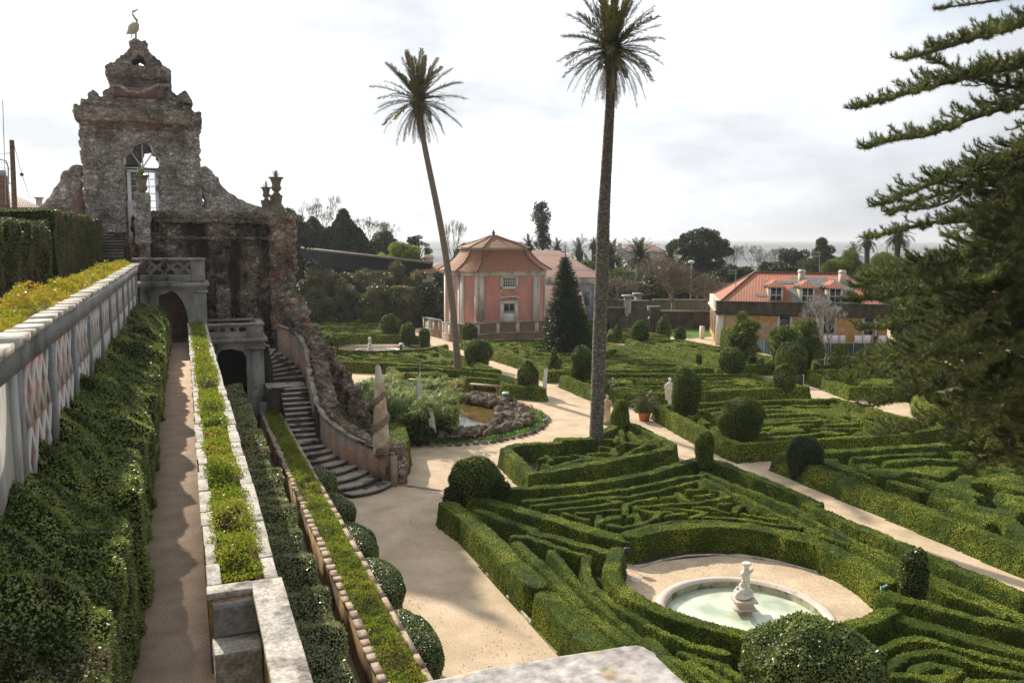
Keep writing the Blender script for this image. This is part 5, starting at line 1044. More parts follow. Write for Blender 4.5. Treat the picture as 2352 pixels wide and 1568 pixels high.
# info boards
def board(label, px, py, pyt, w_, mat='sign_green', lean=True):
    p = P(px, py, 0); D = dep(p); z = PD(px, pyt, D)[2]; t = TH('information_board', label, 'sign', tuple(p)); b = MB(); b.obox(p[:2], rv[:2], w_, .04, 0, z-.02); t.part('post', b, [mat]); b = MB()
    c = np.array([p[0], p[1], 0.]); u_ = np.array([rv[0], rv[1], 0]); f_ = -hf
    q_ = [c-u_*w_*.9+f_*(-.02)+[0, 0, z], c+u_*w_*.9+f_*(-.02)+[0, 0, z], c+u_*w_*.9-f_*.3+[0, 0, z+.1], c-u_*w_*.9-f_*.3+[0, 0, z+.1]]
    b.hexa([k_-[0, 0, .03] for k_ in q_]+q_); t.part('panel', b, ['sign_pale']); return t
board('dark green information board at the edge of the pond', 1161, 938, 905, .22)
board('small green information board by the distant oval clearing', 921, 812, 791, .2)
t = TH('information_board', 'pale turquoise folded metal information board at the fountain hedge gap', 'sign', tuple(P(2016, 1410, 0)))
D = dep(P(2016, 1410, 0)); b = MB(); q_ = [PD(x, y, D) for x, y in [(2016, 1410), (2020, 1410), (2029, 1350), (2024, 1346)]]; b.hexa([q_[0], q_[1], q_[1]+hf*.05, q_[0]+hf*.05, q_[3], q_[2], q_[2]+hf*.05, q_[3]+hf*.05]); t.part('post', b, ['sign_pale'])
b = MB(); q_ = [PD(2024, 1347, D), PD(2029, 1350, D), PD(2045, 1342, D+.25), PD(2041, 1338, D+.25)]; b.hexa([k_-[0, 0, .03] for k_ in q_]+q_); t.part('panel', b, ['sign_pale'])
t = TH('information_board', 'dark grey upright information board beside the dome topiary', 'sign', tuple(P(1834, 886, 0)))
p = P(1834, 889, 0); z = PD(1834, 861, dep(p))[2]; b = MB(); b.obox(p[:2], rv[:2], .62, .12, .0, z); t.part('panel', b, ['metal_dark']); b = MB(); b.obox(p[:2]-hf[:2]*.005+rv[:2]*.32, rv[:2], .04, .13, .0, z+.01); t.part('pale_edge', b, ['white'])
for lab, x, y in (('small black spotlight on a stake in front of the tall hedge by the path', 1752, 985), ('small black spotlight in front of the dark dome topiary hedge', 2160, 1090), ('small dark floodlight at the hedge corner by the fountain court', 1456, 1300)):
    x = {985: 1749, 1090: 2165-341, 1300: 1437}[y]; p = P(x, y, 0); t = TH('garden_spotlight', lab, 'lamp', tuple(p)); b = MB(); b.tube([p-hf*.2, p-hf*.2+[0, 0, .55]], .015, 5); t.part('stake', b, ['metal_dark']); b = MB(); b.obox(p[:2]-hf[:2]*.3, rv[:2], .2, .12, .5, .68); t.part('lamp_head', b, ['metal_dark'])
# ------------------------------------------------------------------ fountain
fx, fy = P(1711, 1382, .1)[:2]; fl, frt = P(1505, 1395, .35), P(1918, 1418, .35); FR = np.linalg.norm(fl-frt)/2; fx, fy = (fl+frt)[:2]/2
t = TH('round_fountain', 'large round pool fountain with pinkish stone rim and pale green water', 'fountain', (fx, fy, 0))
b = MB(); r_ = FR; pr = [(r_, -.02), (r_, .2), (r_+.02, .24), (r_+.03, .3), (r_, .37), (r_-.06, .4), (r_-.2, .4), (r_-.24, .36), (r_-.27, .34)]
b.loft([[(fx+math.cos(6.2832*i/72)*a, fy+math.sin(6.2832*i/72)*a, z) for i in range(72)] for a, z in pr], cap=False); t.part('rim', b, ['basin'], smooth=True)
b = MB(); b.loft([[(fx+math.cos(6.2832*i/72)*a, fy+math.sin(6.2832*i/72)*a, z) for i in range(72)] for a, z in [(r_-.27, .34), (r_-.28, .1), (r_-.34, .08), (r_-.36, .02)]], cap=False); t.part('inner_wall', b, ['basin_in'], smooth=True)
b = MB(); b.poly([(fx+math.cos(6.2832*i/60)*(r_-.272), fy+math.sin(6.2832*i/60)*(r_-.272), .15) for i in range(60)]); t.part('water', b, ['fountain_water'])
sx, sy = P(1706, 1412, .05)[:2]
t = TH('fountain_statue', 'white marble statue group on a square pedestal in the middle of the pool', 'statue', (sx, sy, 0))
b = MB()
def sqr(h, z): return [(sx+a*h*rv[0]*1.-c*h*rv[1], sy+a*h*rv[1]+c*h*rv[0], z) for a, c in ((-1, -1), (1, -1), (1, 1), (-1, 1))]
b.loft([sqr(h, z) for h, z in [(.26, .02), (.26, .08), (.2, .12), (.17, .16), (.2, .24), (.3, .28), (.3, .31), (.24, .33), (.2, .38), (.22, .46), (.31, .5), (.31, .54)]]); o = t.part('pedestal', b, ['basin'])
b = MB(); bz = .54
for (dx, dy, dz, rx, rz) in [(0, 0, .08, .27, .13), (-.1, .03, .14, .16, .12), (.12, 0, .13, .15, .12), (0, -.05, .2, .16, .12), (-.14, -.08, .12, .1, .1), (.02, .02, .3, .14, .14), (.05, 0, .42, .12, .16), (.04, 0, .56, .11, .12), (.0, -.02, .66, .12, .1), (.1, 0, .7, .07, .07), (.04, 0, .78, .07, .12)]:
    b.ell((sx+dx*rv[0]-dy*rv[1], sy+dx*rv[1]+dy*rv[0], bz+dz), (rx, rx*.9, rz), 0, 14, 10, .25)
c = np.array([sx+.05*rv[0], sy+.05*rv[1], bz]); b.tube([c+[0, 0, .7], c+[.0, 0, .84], c+[0, 0, .9], c+[0, 0, .94], c+[0, 0, .97]], [.06, .055, .08, .12, .12], 10)
b.tube([c+[-.05, 0, .66], c+rv*.13+[0, 0, .74], c+rv*.16+[0, 0, .8]], [.045, .04, .04], 7); b.tube([c-rv*.05+[0, 0, .25], c-rv*.2+[0, 0, .2], c-rv*.24+[0, 0, .3]], [.05, .04, .03], 7)
o = t.part('figures', b, ['marble'], smooth=True); rough(o, .018, .03, .02)
b = MB(); c = P(1459, 1332, .02); b.lathe([(.17, 0), (.17, .03), (.1, .05), (.05, .05), (.05, .02)], tuple(c), 9); b.build('drain_stone', ['marble'], label='small carved drain stone lying on the gravel left of the pool', cat='stone')
# far fountain
q_ = P(855, 812, 0); t = TH('small_fountain', 'small distant statue fountain inside the oval hedge clearing', 'fountain', tuple(P(880, 811, 0)))
b = MB(); c = P(868, 812, 0); b.lathe([(1.9, 0), (1.95, .35), (1.75, .38), (1.7, .2), (0, .2)], tuple(c), 30); t.part('basin', b, ['basin']); b = MB(); c = P(850, 812, .3)
for dz, r_ in ((0, .34), (.25, .25), (.5, .2), (.75, .17), (1.05, .14), (1.25, .16)): b.ell((c[0], c[1], .3+dz), (r_, r_, r_*1.1), 0, 10, 7, .4)
t.part('figures', b, ['marble'], smooth=True)
# ------------------------------------------------------------------ standing statues
def statue(label, px, pyb, pyt, mat='marble', zb=.0, wmul=1., lean=0.):
    p = P(px, pyb, zb); D = dep(p); Hh = PD(px, pyt, D)[2]-zb; k_ = Hh/1.75
    t = TH('garden_statue', label, 'statue', tuple(p)); b = MB()
    u_ = rv; X = lambda a, d, z: np.array([p[0]+u_[0]*a*k_*wmul-u_[1]*d*k_, p[1]+u_[1]*a*k_*wmul+u_[0]*d*k_, zb+z*k_])
    def el(a, d, z, rx, ry, rz): b.ell(X(a, d, z), (rx*k_*wmul, ry*k_, rz*k_), 0, 14, 10, .12)
    b.loft([[X(rx*math.cos(6.2832*i/14)*(1+.12*math.sin(i*3.)), ry*math.sin(6.2832*i/14), z) for i in range(14)] for rx, ry, z in [(.26, .2, .0), (.25, .19, .1), (.2, .16, .3), (.2, .15, .6), (.23, .16, .85), (.2, .14, 1.0), (.18, .12, 1.12), (.23, .13, 1.3), (.2, .11, 1.4), (.08, .07, 1.46), (.065, .065, 1.52)]])
    el(0, -.01, 1.62, .09, .1, .125); el(.0, .02, 1.66, .1, .11, .1); el(0, -.1, 1.6, .018, .03, .03)
    b.tube([X(.2, 0, 1.36), X(.3, -.04, 1.1), X(.18, -.16, .98), X(.05, -.18, 1.02)], [.065*k_, .055*k_, .045*k_, .035*k_], 8)
    b.tube([X(-.2, 0, 1.36), X(-.3, -.02, 1.15), X(-.27, -.05, .88), X(-.26, -.08, .78)], [.065*k_, .055*k_, .045*k_, .04*k_], 8)
    b.tube([X(-.22, .05, 1.3), X(-.12, -.14, 1.0), X(.1, -.16, .8), X(.2, -.1, .5), X(.22, -.05, .1)], [.05*k_, .06*k_, .06*k_, .05*k_, .05*k_], 7)
    b.tube([X(-.25, -.05, .85), X(-.24, -.08, .4), X(-.2, -.06, .02)], [.05*k_, .06*k_, .05*k_], 7)
    o = t.part('body', b, [mat], smooth=True); rough(o, .028, .02, .02); return t
t = statue('white marble robed statue standing on the corner left of the egg topiary', 1537, 929, 867, zb=.06); b = MB(); p = P(1537, 931, 0); b.obox(p[:2], rv[:2], .7, .6, 0, .08); t.part('plinth', b, ['basin'])
t = statue('ochre statue of a draped woman standing right behind the tall palm trunk', 1394, 968, 906, 'obelisk', zb=.2); b = MB(); p = P(1394, 975, 0); b.obox(p[:2], rv[:2], .5, .5, 0, .25); t.part('plinth', b, ['basin'])
statue('tiny pale statue on the post beside the old garden stairs', 1488, 712, 700, zb=3.6)
# terracotta pots with palms
def potpalm(label, px, py, wpx, hpx, fr_n=22):
    p = P(px, py, 0); D = dep(p); r_ = wpx/F*D/2; h = hpx/F*D; t = TH('potted_palm', label, 'potted plant', tuple(p)); b = MB()
    b.lathe([(0, 0), (.68*r_, 0), (.92*r_, .8*h), (1.0*r_, .82*h), (1.02*r_, h), (.9*r_, h), (.88*r_, .9*h), (0, .88*h)], tuple(p), 24); t.part('pot', b, ['terracotta'], smooth=True)
    b = MB(); n_ = 2600; d_ = nrmz(rng.normal(size=(n_, 3))); d_[:, 2] = np.abs(d_[:, 2]); c = p+[0, 0, h]; leaves(b, c+d_*np.array([r_*1.5, r_*1.4, r_*1.3])*rng.uniform(.5, 1, (n_, 1)), d_, .13, 0, .3, .6); t.part('shrub', b, ['topiary_leaf'])
    b = MB(); palmcrown(b, c+np.array([0, 0, r_*1.2]), r_*2.4, fr_n, .1, 1.2, 14, .035, .35); t.part('fronds', b, ['palm_leaf']); return t
def frond(mb, base, d, Ln, droop, nl, lw, ll, mat=0, tw=.25):
    d = nrmz(np.array(d, float)); pts = []; p = np.array(base, float); v = d.copy(); st = Ln/10
    for i in range(11): pts.append(p.copy()); p = p+v*st; v = nrmz(v+np.array([0, 0, -droop*(.4+.12*i)/10*2.2]))
    pts = np.array(pts); hd = nrmz(np.cross(d, [0, 0, 1.]) if abs(d[2]) < .97 else np.array([1., 0, 0])); mb.tube(pts, np.linspace(.022, .006, 11)*Ln*.5, 4, mat)
    s = np.linspace(.1, 1, nl); i0 = np.minimum((s*10).astype(int), 9); f_ = (s*10-i0)[:, None]; q = pts[i0]*(1-f_)+pts[i0+1]*f_; tg = nrmz(pts[i0+1]-pts[i0]); up = nrmz(np.cross(hd, tg))
    for sg in (-1, 1):
        L_ = ll*Ln*np.sin(np.pi*np.clip(.12+.8*s, 0, 1))**.6*(.8+.4*rng.random(nl)); dr = nrmz(hd*sg*.6+tg*.95+up*(tw+.25*rng.normal(size=(nl, 1)))*1.+rng.normal(size=(nl, 3))*.06)
        e = q+dr*L_[:, None]+np.array([0, 0, -.12])*L_[:, None]; w = nrmz(np.cross(dr, up))*lw*Ln*.5
        m_ = (q+e)/2; v4 = np.stack([q, m_+w, e, m_-w], 1).reshape(-1, 3); mb.add(v4, np.arange(4*nl).reshape(-1, 4), mat, rng.random(nl))
def palmcrown(mb, c, Ln, n, elmin, elmax, nl, lw, ll, droop=.9, mat=0, tw=.25):
    for i in range(n):
        f_ = (i+.5)/n; el = elmin+(elmax-elmin)*f_; a = i*2.39996+random.uniform(-.2, .2)
        frond(mb, c, (math.cos(a)*math.cos(el), math.sin(a)*math.cos(el), math.sin(el)), Ln*random.uniform(.85, 1.1), droop*(1-.4*max(el, 0)), nl, lw, ll, mat, tw)
potpalm('terracotta pot with a bushy shrub and small palm at the corner of the main path', 1480, 966, 32, 22)
potpalm('second potted shrub and palm half hidden behind the tall palm trunk', 1394, 925, 28, 16)
# ================================================================== TALL PALMS
def tallpalm(label, trunk, base, Dd, wd, crown, Lf, mat, n, seed):
    random.seed(seed); p0 = P(*base); D = dep(p0)
    t = TH('palm_tree', label, 'palm tree', tuple(p0)); pts = [p0-[0, 0, .1]]+[PD(x, y, D+dd) for (x, y), dd in zip(trunk, np.linspace(.1, Dd, len(trunk)))]
    b = MB(); ctrl = np.array(pts); s = np.concatenate([[0], np.cumsum(np.linalg.norm(np.diff(ctrl, axis=0), axis=1))]); n_ = int(s[-1]/.11); ss = np.linspace(0, s[-1], n_)
    ws = np.array(wd)/F*D/2; fine = np.stack([np.interp(ss, s, ctrl[:, k]) for k in range(3)], 1)
    for k in range(3): fine[:, k] = np.convolve(np.pad(fine[:, k], 12, 'edge'), np.ones(25)/25, 'valid')
    rr = np.interp(ss, s, ws)*(1+.05*(np.arange(n_) % 2)+.05*(rng.random(n_)-.5)); b.tube(fine, rr, 16); t.part('trunk', b, [mat])
    c = PD(*crown, D+Dd); b = MB(); b.ell(c-[0, 0, .45*Lf/3], (.36*Lf/3, .36*Lf/3, .75*Lf/3), 0, 12, 8, .5)
    for i in range(60):
        a = random.random()*6.28; z = random.uniform(-1.2, .3)*Lf/3; q = c+np.array([.3*math.cos(a), .3*math.sin(a), z])*[Lf/3, Lf/3, 1]; b.tube([q, q+np.array([math.cos(a)*.25, math.sin(a)*.25, .25])*Lf/3], [.05, .02], 4)
    t.part('crown_base', b, ['bark'])
    b = MB(); palmcrown(b, c, Lf, n, -.3, 1.42, 64, .02, .16, .35, tw=.2); palmcrown(b, c-[0, 0, .2], Lf*.95, n//3, -.8, -.1, 38, .012, .11, .8, tw=.1)
    t.part('fronds', b, ['palm_leaf']); b = MB(); palmcrown(b, c-[0, 0, .45], Lf*.72, 20, -1.35, -.75, 26, .012, .12, .9, tw=.1); t.part('dead_fronds', b, ['bare_leaf']); b = MB()
    for i in range(9):
        a = i*2.4; q = c-[0, 0, .1]; b.tube([q, q+np.array([math.cos(a)*.5, math.sin(a)*.5, .0]), q+np.array([math.cos(a)*.75, math.sin(a)*.75, -.9])*[1, 1, Lf*.3], q+np.array([math.cos(a)*.6, math.sin(a)*.6, -1.7])*[1, 1, Lf*.3]], [.012, .01, .008, .004], 4)
    t.part('hanging_stalks', b, ['twig']); return t
tallpalm('very tall palm with pale flaking trunk rising from the triangular hedge bed', [(1372, 930), (1377, 780), (1383, 620), (1386, 500), (1395, 350), (1403, 210), (1405, 165), (1405, 120)], (1368, 1035, .1), 0., [33, 31, 32, 31, 28, 23, 20, 26, 30], (1405, 112), 2.6, 'palm_trunk', 50, 3)
tallpalm('tall leaning palm with curved slender trunk rising behind the stone benches', [(1049, 800), (1043, 735), (1033, 650), (1020, 560), (1003, 470), (985, 385), (970, 310), (962, 255), (960, 240)], (1053, 868, .1), 1., [18, 16, 15, 15, 15, 14, 13, 12, 14, 16], (960, 232), 3.2, 'palm_trunk_far', 40, 11)
# ================================================================== PINK PAVILION
w0 = P(1050, 788, 0); w1 = P(1245, 777, 0); U = nrmz(w1-w0)[:2]; Nb = np.array([-U[1], U[0]])
ZE = 1.05                                 # pavilion floor level
pf = w0[:2]+Nb*1.6                        # front face plane
def fpt(px, py, off=1.6): q = PN(px, py, (*(w0[:2]+Nb*off), 0), Nb); return q
zE = fpt(1165, 622)[2]; a_ = fpt(1100, 740); c_ = fpt(1234, 740); Wf = np.linalg.norm((c_-a_)[:2]); A = a_[:2]; C = c_[:2]; ch = 1.9
v7 = fpt(1058, 700, 1.6+ch)[:2]; tb_ = min(np.arange(1., 8., .05), key=lambda q: abs((PN(1022, 700, (*(v7+Nb*q), 0), Nb)[:2]-v7)@U)); v2_ = fpt(1251, 700, 1.6+ch)[:2]
oct_ = [A, C, v2_, v2_+Nb*tb_, C+Nb*(2*ch+tb_), A+Nb*(2*ch+tb_), v7+Nb*tb_, v7]; print('pavilion depth', tb_)
oc = np.mean(oct_, 0)
def off8(k): return [oc+(q-oc)*k for q in oct_]
t = TH('pink_pavilion', 'pink eight-sided garden pavilion with cream pilasters and bell-shaped tiled roof', 'pavilion', (*oc, 0))
b = MB(); b.prism(oct_, 0, zE-.25); t.part('wall', b, ['pink'])
b = MB()
def wallbox(mb, p, q, s0, s1, z0, z1, outw, mat=0):
    u_ = nrmz(q-p); n_ = np.array([u_[1], -u_[0]]); a, c = p+u_*s0, p+u_*s1; e = [a+n_*outw, c+n_*outw, c-n_*.02, a-n_*.02]
    mb.hexa([(*k, z0) for k in e]+[(*k, z1) for k in e], mat)
for i in range(8):
    p, q = oct_[i], oct_[(i+1) % 8]; l = np.linalg.norm(q-p); w_ = .52 if i % 2 == 0 else .46
    wallbox(b, p, q, .03, w_, 0, zE-.5, .1); wallbox(b, p, q, l-w_, l-.03, 0, zE-.5, .1)
    wallbox(b, p, q, -.0, w_+.06, ZE, ZE+.25, .15); wallbox(b, p, q, l-w_-.06, l, ZE, ZE+.25, .15)
    wallbox(b, p, q, 0, l, zE-.5, zE-.12, .14); wallbox(b, p, q, -.05, l+.05, zE-.12, zE, .28); wallbox(b, p, q, 0, l, ZE-.1, ZE+.06, .08)
t.part('pilasters_and_cornice', b, ['cream'])
# windows on the front face
def fs(px): return float((fpt(px, 700)[:2]-A)@U)
def fz(py): return fpt(1168, py)[2]
def fwin(s0, s1, z0, z1, outw, mb, mat=0): wallbox(mb, A, C, s0, s1, z0, z1, outw, mat)
def loc3(s, z, o): q = A+U*s-Nb*o; return (q[0], q[1], z)
S0, S1 = fs(1149), fs(1188); sm = (S0+S1)/2
b = MB(); fwin(S0-.02, S0+.3, fz(747), fz(690), .13, b); fwin(S1-.3, S1+.02, fz(747), fz(690), .13, b)
arc = [loc3(sm+(S1-S0)*.5*math.cos(a)*1.0, fz(697)+.32*math.sin(a), .13) for a in np.linspace(0, math.pi, 9)]; arc2 = [tuple(np.array(k)+np.array([Nb[0], Nb[1], 0])*.15) for k in arc]
b.add(arc+arc2, [[i, i+1, 10+i, 9+i] for i in range(8)]); b.poly(arc)
hood = [(sm+(S1-S0)*.56*math.cos(a), fz(686)+.17*math.sin(a)) for a in np.linspace(math.pi, 0, 9)]
for (s_a, z_a), (s_b, z_b_) in zip(hood[:-1], hood[1:]): b.hexa([loc3(s_a, z_a, .0), loc3(s_b, z_b_, .0), loc3(s_b, z_b_, .36), loc3(s_a, z_a, .36), loc3(s_a, z_a+.1, .0), loc3(s_b, z_b_+.1, .0), loc3(s_b, z_b_+.1, .36), loc3(s_a, z_a+.1, .36)])
u0_, u1_ = fz(664), fz(634); fwin(S0, S1, u0_, u0_+.24, .12, b); fwin(S0, S1, u1_-.14, u1_, .12, b); fwin(S0, S0+.22, u0_, u1_, .12, b); fwin(S1-.22, S1, u0_, u1_, .12, b); fwin(S0+.03, S0+.2, u0_-.28, u0_, .1, b); fwin(S1-.2, S1-.03, u0_-.28, u0_, .1, b)
t.part('window_surrounds', b, ['trim_light'])
def winset(name, s0, s1, z0, z1, cols, rows, dark=.06, blind=False):
    b = MB(); fwin(s0, s1, z0, z1, .04, b); w_ = t.part(name, b, ['darkgreen_paint'])
    b = MB(); m = .07; fwin(s0+m, s1-m, z0+m*.5, z1-m, .055, b); t.sub(w_, 'pane', b, ['blind' if blind else 'window_glass'])
    b = MB()
    for i in range(cols+1): s_ = s0+m+(s1-s0-2*m)*i/cols; fwin(s_-.025, s_+.025, z0+m*.5, z1-m, .08, b)
    for i in range(rows+1): z_ = z0+m*.5+(z1-z0-m*1.5)*i/rows; fwin(s0+m, s1-m, z_-.022, z_+.022, .078, b)
    t.sub(w_, 'frame', b, ['white'])
winset('window', S0+.26, S1-.26, u0_+.22, u1_-.14, 6, 3)
winset('window', S0+.3, S1-.3, fz(716)+.02, fz(694)+.05, 2, 1)
winset('glazed_door', S0+.3, S1-.3, fz(746), fz(716)-.04, 2, 3, blind=True)
# side windows on the sunlit left faces
def sidewin(i):
    p, q = oct_[i], oct_[(i+1) % 8]; l = np.linalg.norm(q-p)
    for z0, z1 in ((fz(664), fz(640)), (ZE, fz(695))):
        b = MB(); wallbox(b, p, q, l/2-.62, l/2+.62, z0-.2, z1+.2, .1); w_ = t.part('window_surrounds', b, ['cream']); b = MB(); wallbox(b, p, q, l/2-.4, l/2+.4, z0, z1, .12); w_ = t.part('window', b, ['darkgreen_paint']); b = MB()
        for k_ in range(5): wallbox(b, p, q, l/2-.4+.2*k_-.02, l/2-.4+.2*k_+.02, z0, z1, .14)
        t.sub(w_, 'frame', b, ['white'])
sidewin(6); sidewin(2)
b = MB(); pr = [(1.13, zE), (1.03, zE+.32), (.9, zE+.75), (.8, zE+1.25), (.73, zE+1.7), (.69, zE+2.05)]
kz = (PD(1133, 540, dep(oc))[2]-zE-2.3)
rings = [[(*q, z) for q in off8(k)] for k, z in pr]; b.loft(rings, cap=False); t.part('lower_roof', b, ['tile_pink'])
b = MB(); b.prism(off8(.66), zE+1.95, zE+2.32); t.part('roof_collar', b, ['cream']); zt3 = PD(1133, 541, dep(oc))[2]
rings2 = [[(*q, z) for q in off8(k)] for k, z in [(.74, zE+2.28), (.55, zE+2.28+(zt3-zE-2.28)*.28), (.3, zE+2.28+(zt3-zE-2.28)*.6), (.05, zt3)]]
b = MB(); b.loft(rings2); t.part('upper_roof', b, ['tile_pink'])
b = MB()
for i in range(8):
    b.tube([r_[i] for r_ in rings], .1, 6); b.tube([r_[i] for r_ in rings2], .09, 6)
t.part('ridge_tiles', b, ['tile_side']); b = MB(); b.lathe([(.22, -.1), (.12, .1), (.2, .25), (.1, .45), (.03, .62), (0, .66)], (*oc, zt3), 12); t.part('finial', b, ['greystone'])
# low wall round it
t = TH('pavilion_wall', 'low pink panelled terrace wall with pale posts around the pavilion', 'wall', tuple(w0))
b = MB(); ps = MB(); cp = MB()
def lowwall(p, q, h=1.75, n=4):
    p, q = np.array(p[:2]), np.array(q[:2]); l = np.linalg.norm(q-p); wallbox(b, p, q, 0, l, -.05, h-.1, .0); wallbox(cp, p, q, -.05, l+.05, h-.1, h, .12); wallbox(cp, p, q, 0, l, h*.36, h*.44, .07)
    u_ = nrmz(q-p); nb_ = np.array([-u_[1], u_[0]]); e = [p, q, q+nb_*.25, p+nb_*.25]; b.prism(e, -.05, h-.1); cp.prism([p-nb_*.08, q-nb_*.08, q+nb_*.3, p+nb_*.3], h-.1, h)
    for i in range(n+1): s_ = l*i/n; wallbox(ps, p, q, max(s_-.2, 0), min(s_+.2, l), h*.44, h-.1, .06)
zc_ = PD(1050, 744, dep(w0))[2]
lowwall(w0, w0[:2]+U*13, zc_, 6); g0 = P(1017, 781, 0)[:2]; g1 = P(1010, 777, 0)[:2]; g2 = P(973, 768, 0)[:2]; lowwall(g0, w0, zc_, 2); lowwall(g2, g1, zc_, 3); lowwall(g2+Nb*.2+U*6, g2+Nb*.2, zc_, 2) if False else None
b.prism([w0[:2]+Nb*.25, w0[:2]+U*13+Nb*.25, w0[:2]+U*13+Nb*1.7, w0[:2]+Nb*1.7], -.05, .9)
t.part('panels', b, ['pinkwall']); t.part('posts', ps, ['cream']); t.part('coping', cp, ['greystone'])
# ================================================================== HOUSES BEHIND
def boxhouse(name, label, c, U_, w, V_, d, zb, ze, zr, wallmat, roofmat, inset=.35, over=.3, ridge=(.25, .75), cat='house'):
    # c = front left corner, U_ along the front, V_ to the back
    c = np.array(c[:2]); U_, V_ = np.array(U_), np.array(V_); t = TH(name, label, cat, (*c, zb)); q = [c, c+U_*w, c+U_*w+V_*d, c+V_*d]
    b = MB(); b.prism(q, zb, ze); t.part('wall', b, [wallmat]); e = [c-U_*over-V_*over, c+U_*(w+over)-V_*over, c+U_*(w+over)+V_*(d+over), c-U_*over+V_*(d+over)]
    r0_, r1_ = c+U_*w*ridge[0]+V_*d*.5, c+U_*w*ridge[1]+V_*d*.5; b = MB(); v = [(*k, ze) for k in e]+[(*r0_, zr), (*r1_, zr)]
    b.add(v, [[0, 1, 5, 4], [2, 3, 4, 5]]); b.add(v, [[1, 2, 5], [3, 0, 4]]); b.add([(k[0], k[1], ze-.02) for k in e], [[3, 2, 1, 0]]); rf = t.part('roof', b, [roofmat])
    return t, q, (r0_, r1_), rf
c0 = P(1645, 792, 0)[:2]; YU = nrmz(np.array([.813, -.582])); YV = nrmz(np.array([.535, .864])); yz = PD(1645, 722, dep(c0))[2]
zpar = PD(1645, 690, dep(c0))[2]; zrdg = PD(1735, 625, dep(c0)+6)[2]
t = TH('yellow_house', 'ochre yellow house with red tiled hip roof, dormers and dark stained parapet', 'house', (*c0, 0))
_n = (-YU[1], YU[0]); Wd, Dp = float((PN(2042, 690, (*c0, 0), _n)[:2]-c0)@YU), 11.5; qd = [c0, c0+YU*Wd, c0+YU*Wd+YV*Dp, c0+YV*Dp]
b = MB(); b.prism(qd, -.05, yz); t.part('wall', b, ['yellow'])
b = MB(); b.prism([c0-YU*.12-YV*.12, c0+YU*(Wd+.1)-YV*.12, c0+YU*(Wd+.1)+YV*.25, c0-YU*.12+YV*.25], yz, zpar-.05); b.prism([c0-YU*.25-YV*.25, c0+YU*(Wd+.2)-YV*.25, c0+YU*(Wd+.2)+YV*.2, c0-YU*.25+YV*.2], yz+.18, yz+.34); b.prism([c0-YU*.18-YV*.2, c0+YU*(Wd+.1)-YV*.2, c0+YU*(Wd+.1)+YV*.3, c0-YU*.18+YV*.3], zpar-.12, zpar-.02); t.part('parapet', b, ['darkstone'])
b = MB(); b.prism([c0-YU*.12+YV*.26, c0+YU*.25+YV*.26, c0+YU*.25+YV*Dp, c0-YU*.12+YV*Dp], yz, zpar-.05); b.prism([c0-YU*.26+YV*.21, c0+YU*.2+YV*.21, c0+YU*.2+YV*(Dp+.2), c0-YU*.26+YV*(Dp+.2)], yz+.18, yz+.34); wallbox(b, c0, c0+YU*Wd, -.02, .62, -.05, yz, .06); wallbox(b, c0+YV*Dp, c0, Dp-.5, Dp, -.05, yz, .05); t.part('pale_trim', b, ['cream'])
rc = [c0+YU*.3+YV*.3, c0+YU*(Wd-.3)+YV*.3, c0+YU*(Wd-.3)+YV*(Dp-.3), c0+YU*.3+YV*(Dp-.3)]; mid_ = c0+YV*Dp*.5; R0, R1 = [mid_+YU*float((PN(px, 625, (*mid_, 0), _n)[:2]-mid_)@YU) for px in (1733, 1938)]; ze_ = zpar-.1
v = [(*k, ze_) for k in rc]+[(*R0, zrdg), (*R1, zrdg)]; b = MB(); b.add(v, [[0, 1, 5, 4], [2, 3, 4, 5]]); b.add(v, [[1, 2, 5], [3, 0, 4]]); rf = t.part('roof', b, ['tile_red'])
b = MB(); 
for p_, q_ in ((v[0], v[4]), (v[1], v[5]), (v[4], v[5]), (v[3], v[4])): b.tube([np.array(p_)+[0, 0, .03], np.array(q_)+[0, 0, .03]], .11, 6)
t.sub(rf, 'ridge_tiles', b, ['tile_side'])
def roofpt(s, f, dz=0.): # s along front, f 0..1 up the front slope
    p_ = c0+YU*s+YV*(.3+f*(Dp*.5-.3)); return np.array([p_[0], p_[1], ze_+(zrdg-ze_)*f+dz])
b = MB()
for s0, s1, f0, f1 in ((4.6, 7.2, .62, .72), (7.3, 10.5, .5, .86), (6.8, 8.3, .0, .5), (9.6, 12.6, .0, .5), (11, 12.6, .5, .8), (3.6, 5.1, .18, .25), (5.0, 6.0, .52, .62)): b.poly([roofpt(s0, f0, .035), roofpt(s1, f0, .035), roofpt(s1, f1, .035), roofpt(s0, f1, .035)])
t.sub(rf, 'slate_patches', b, ['slate'])
DS = [float((PN(px, 690, (*c0, 0), (-YU[1], YU[0]))[:2]-c0)@YU) for px in (1784, 1857, 1921)]
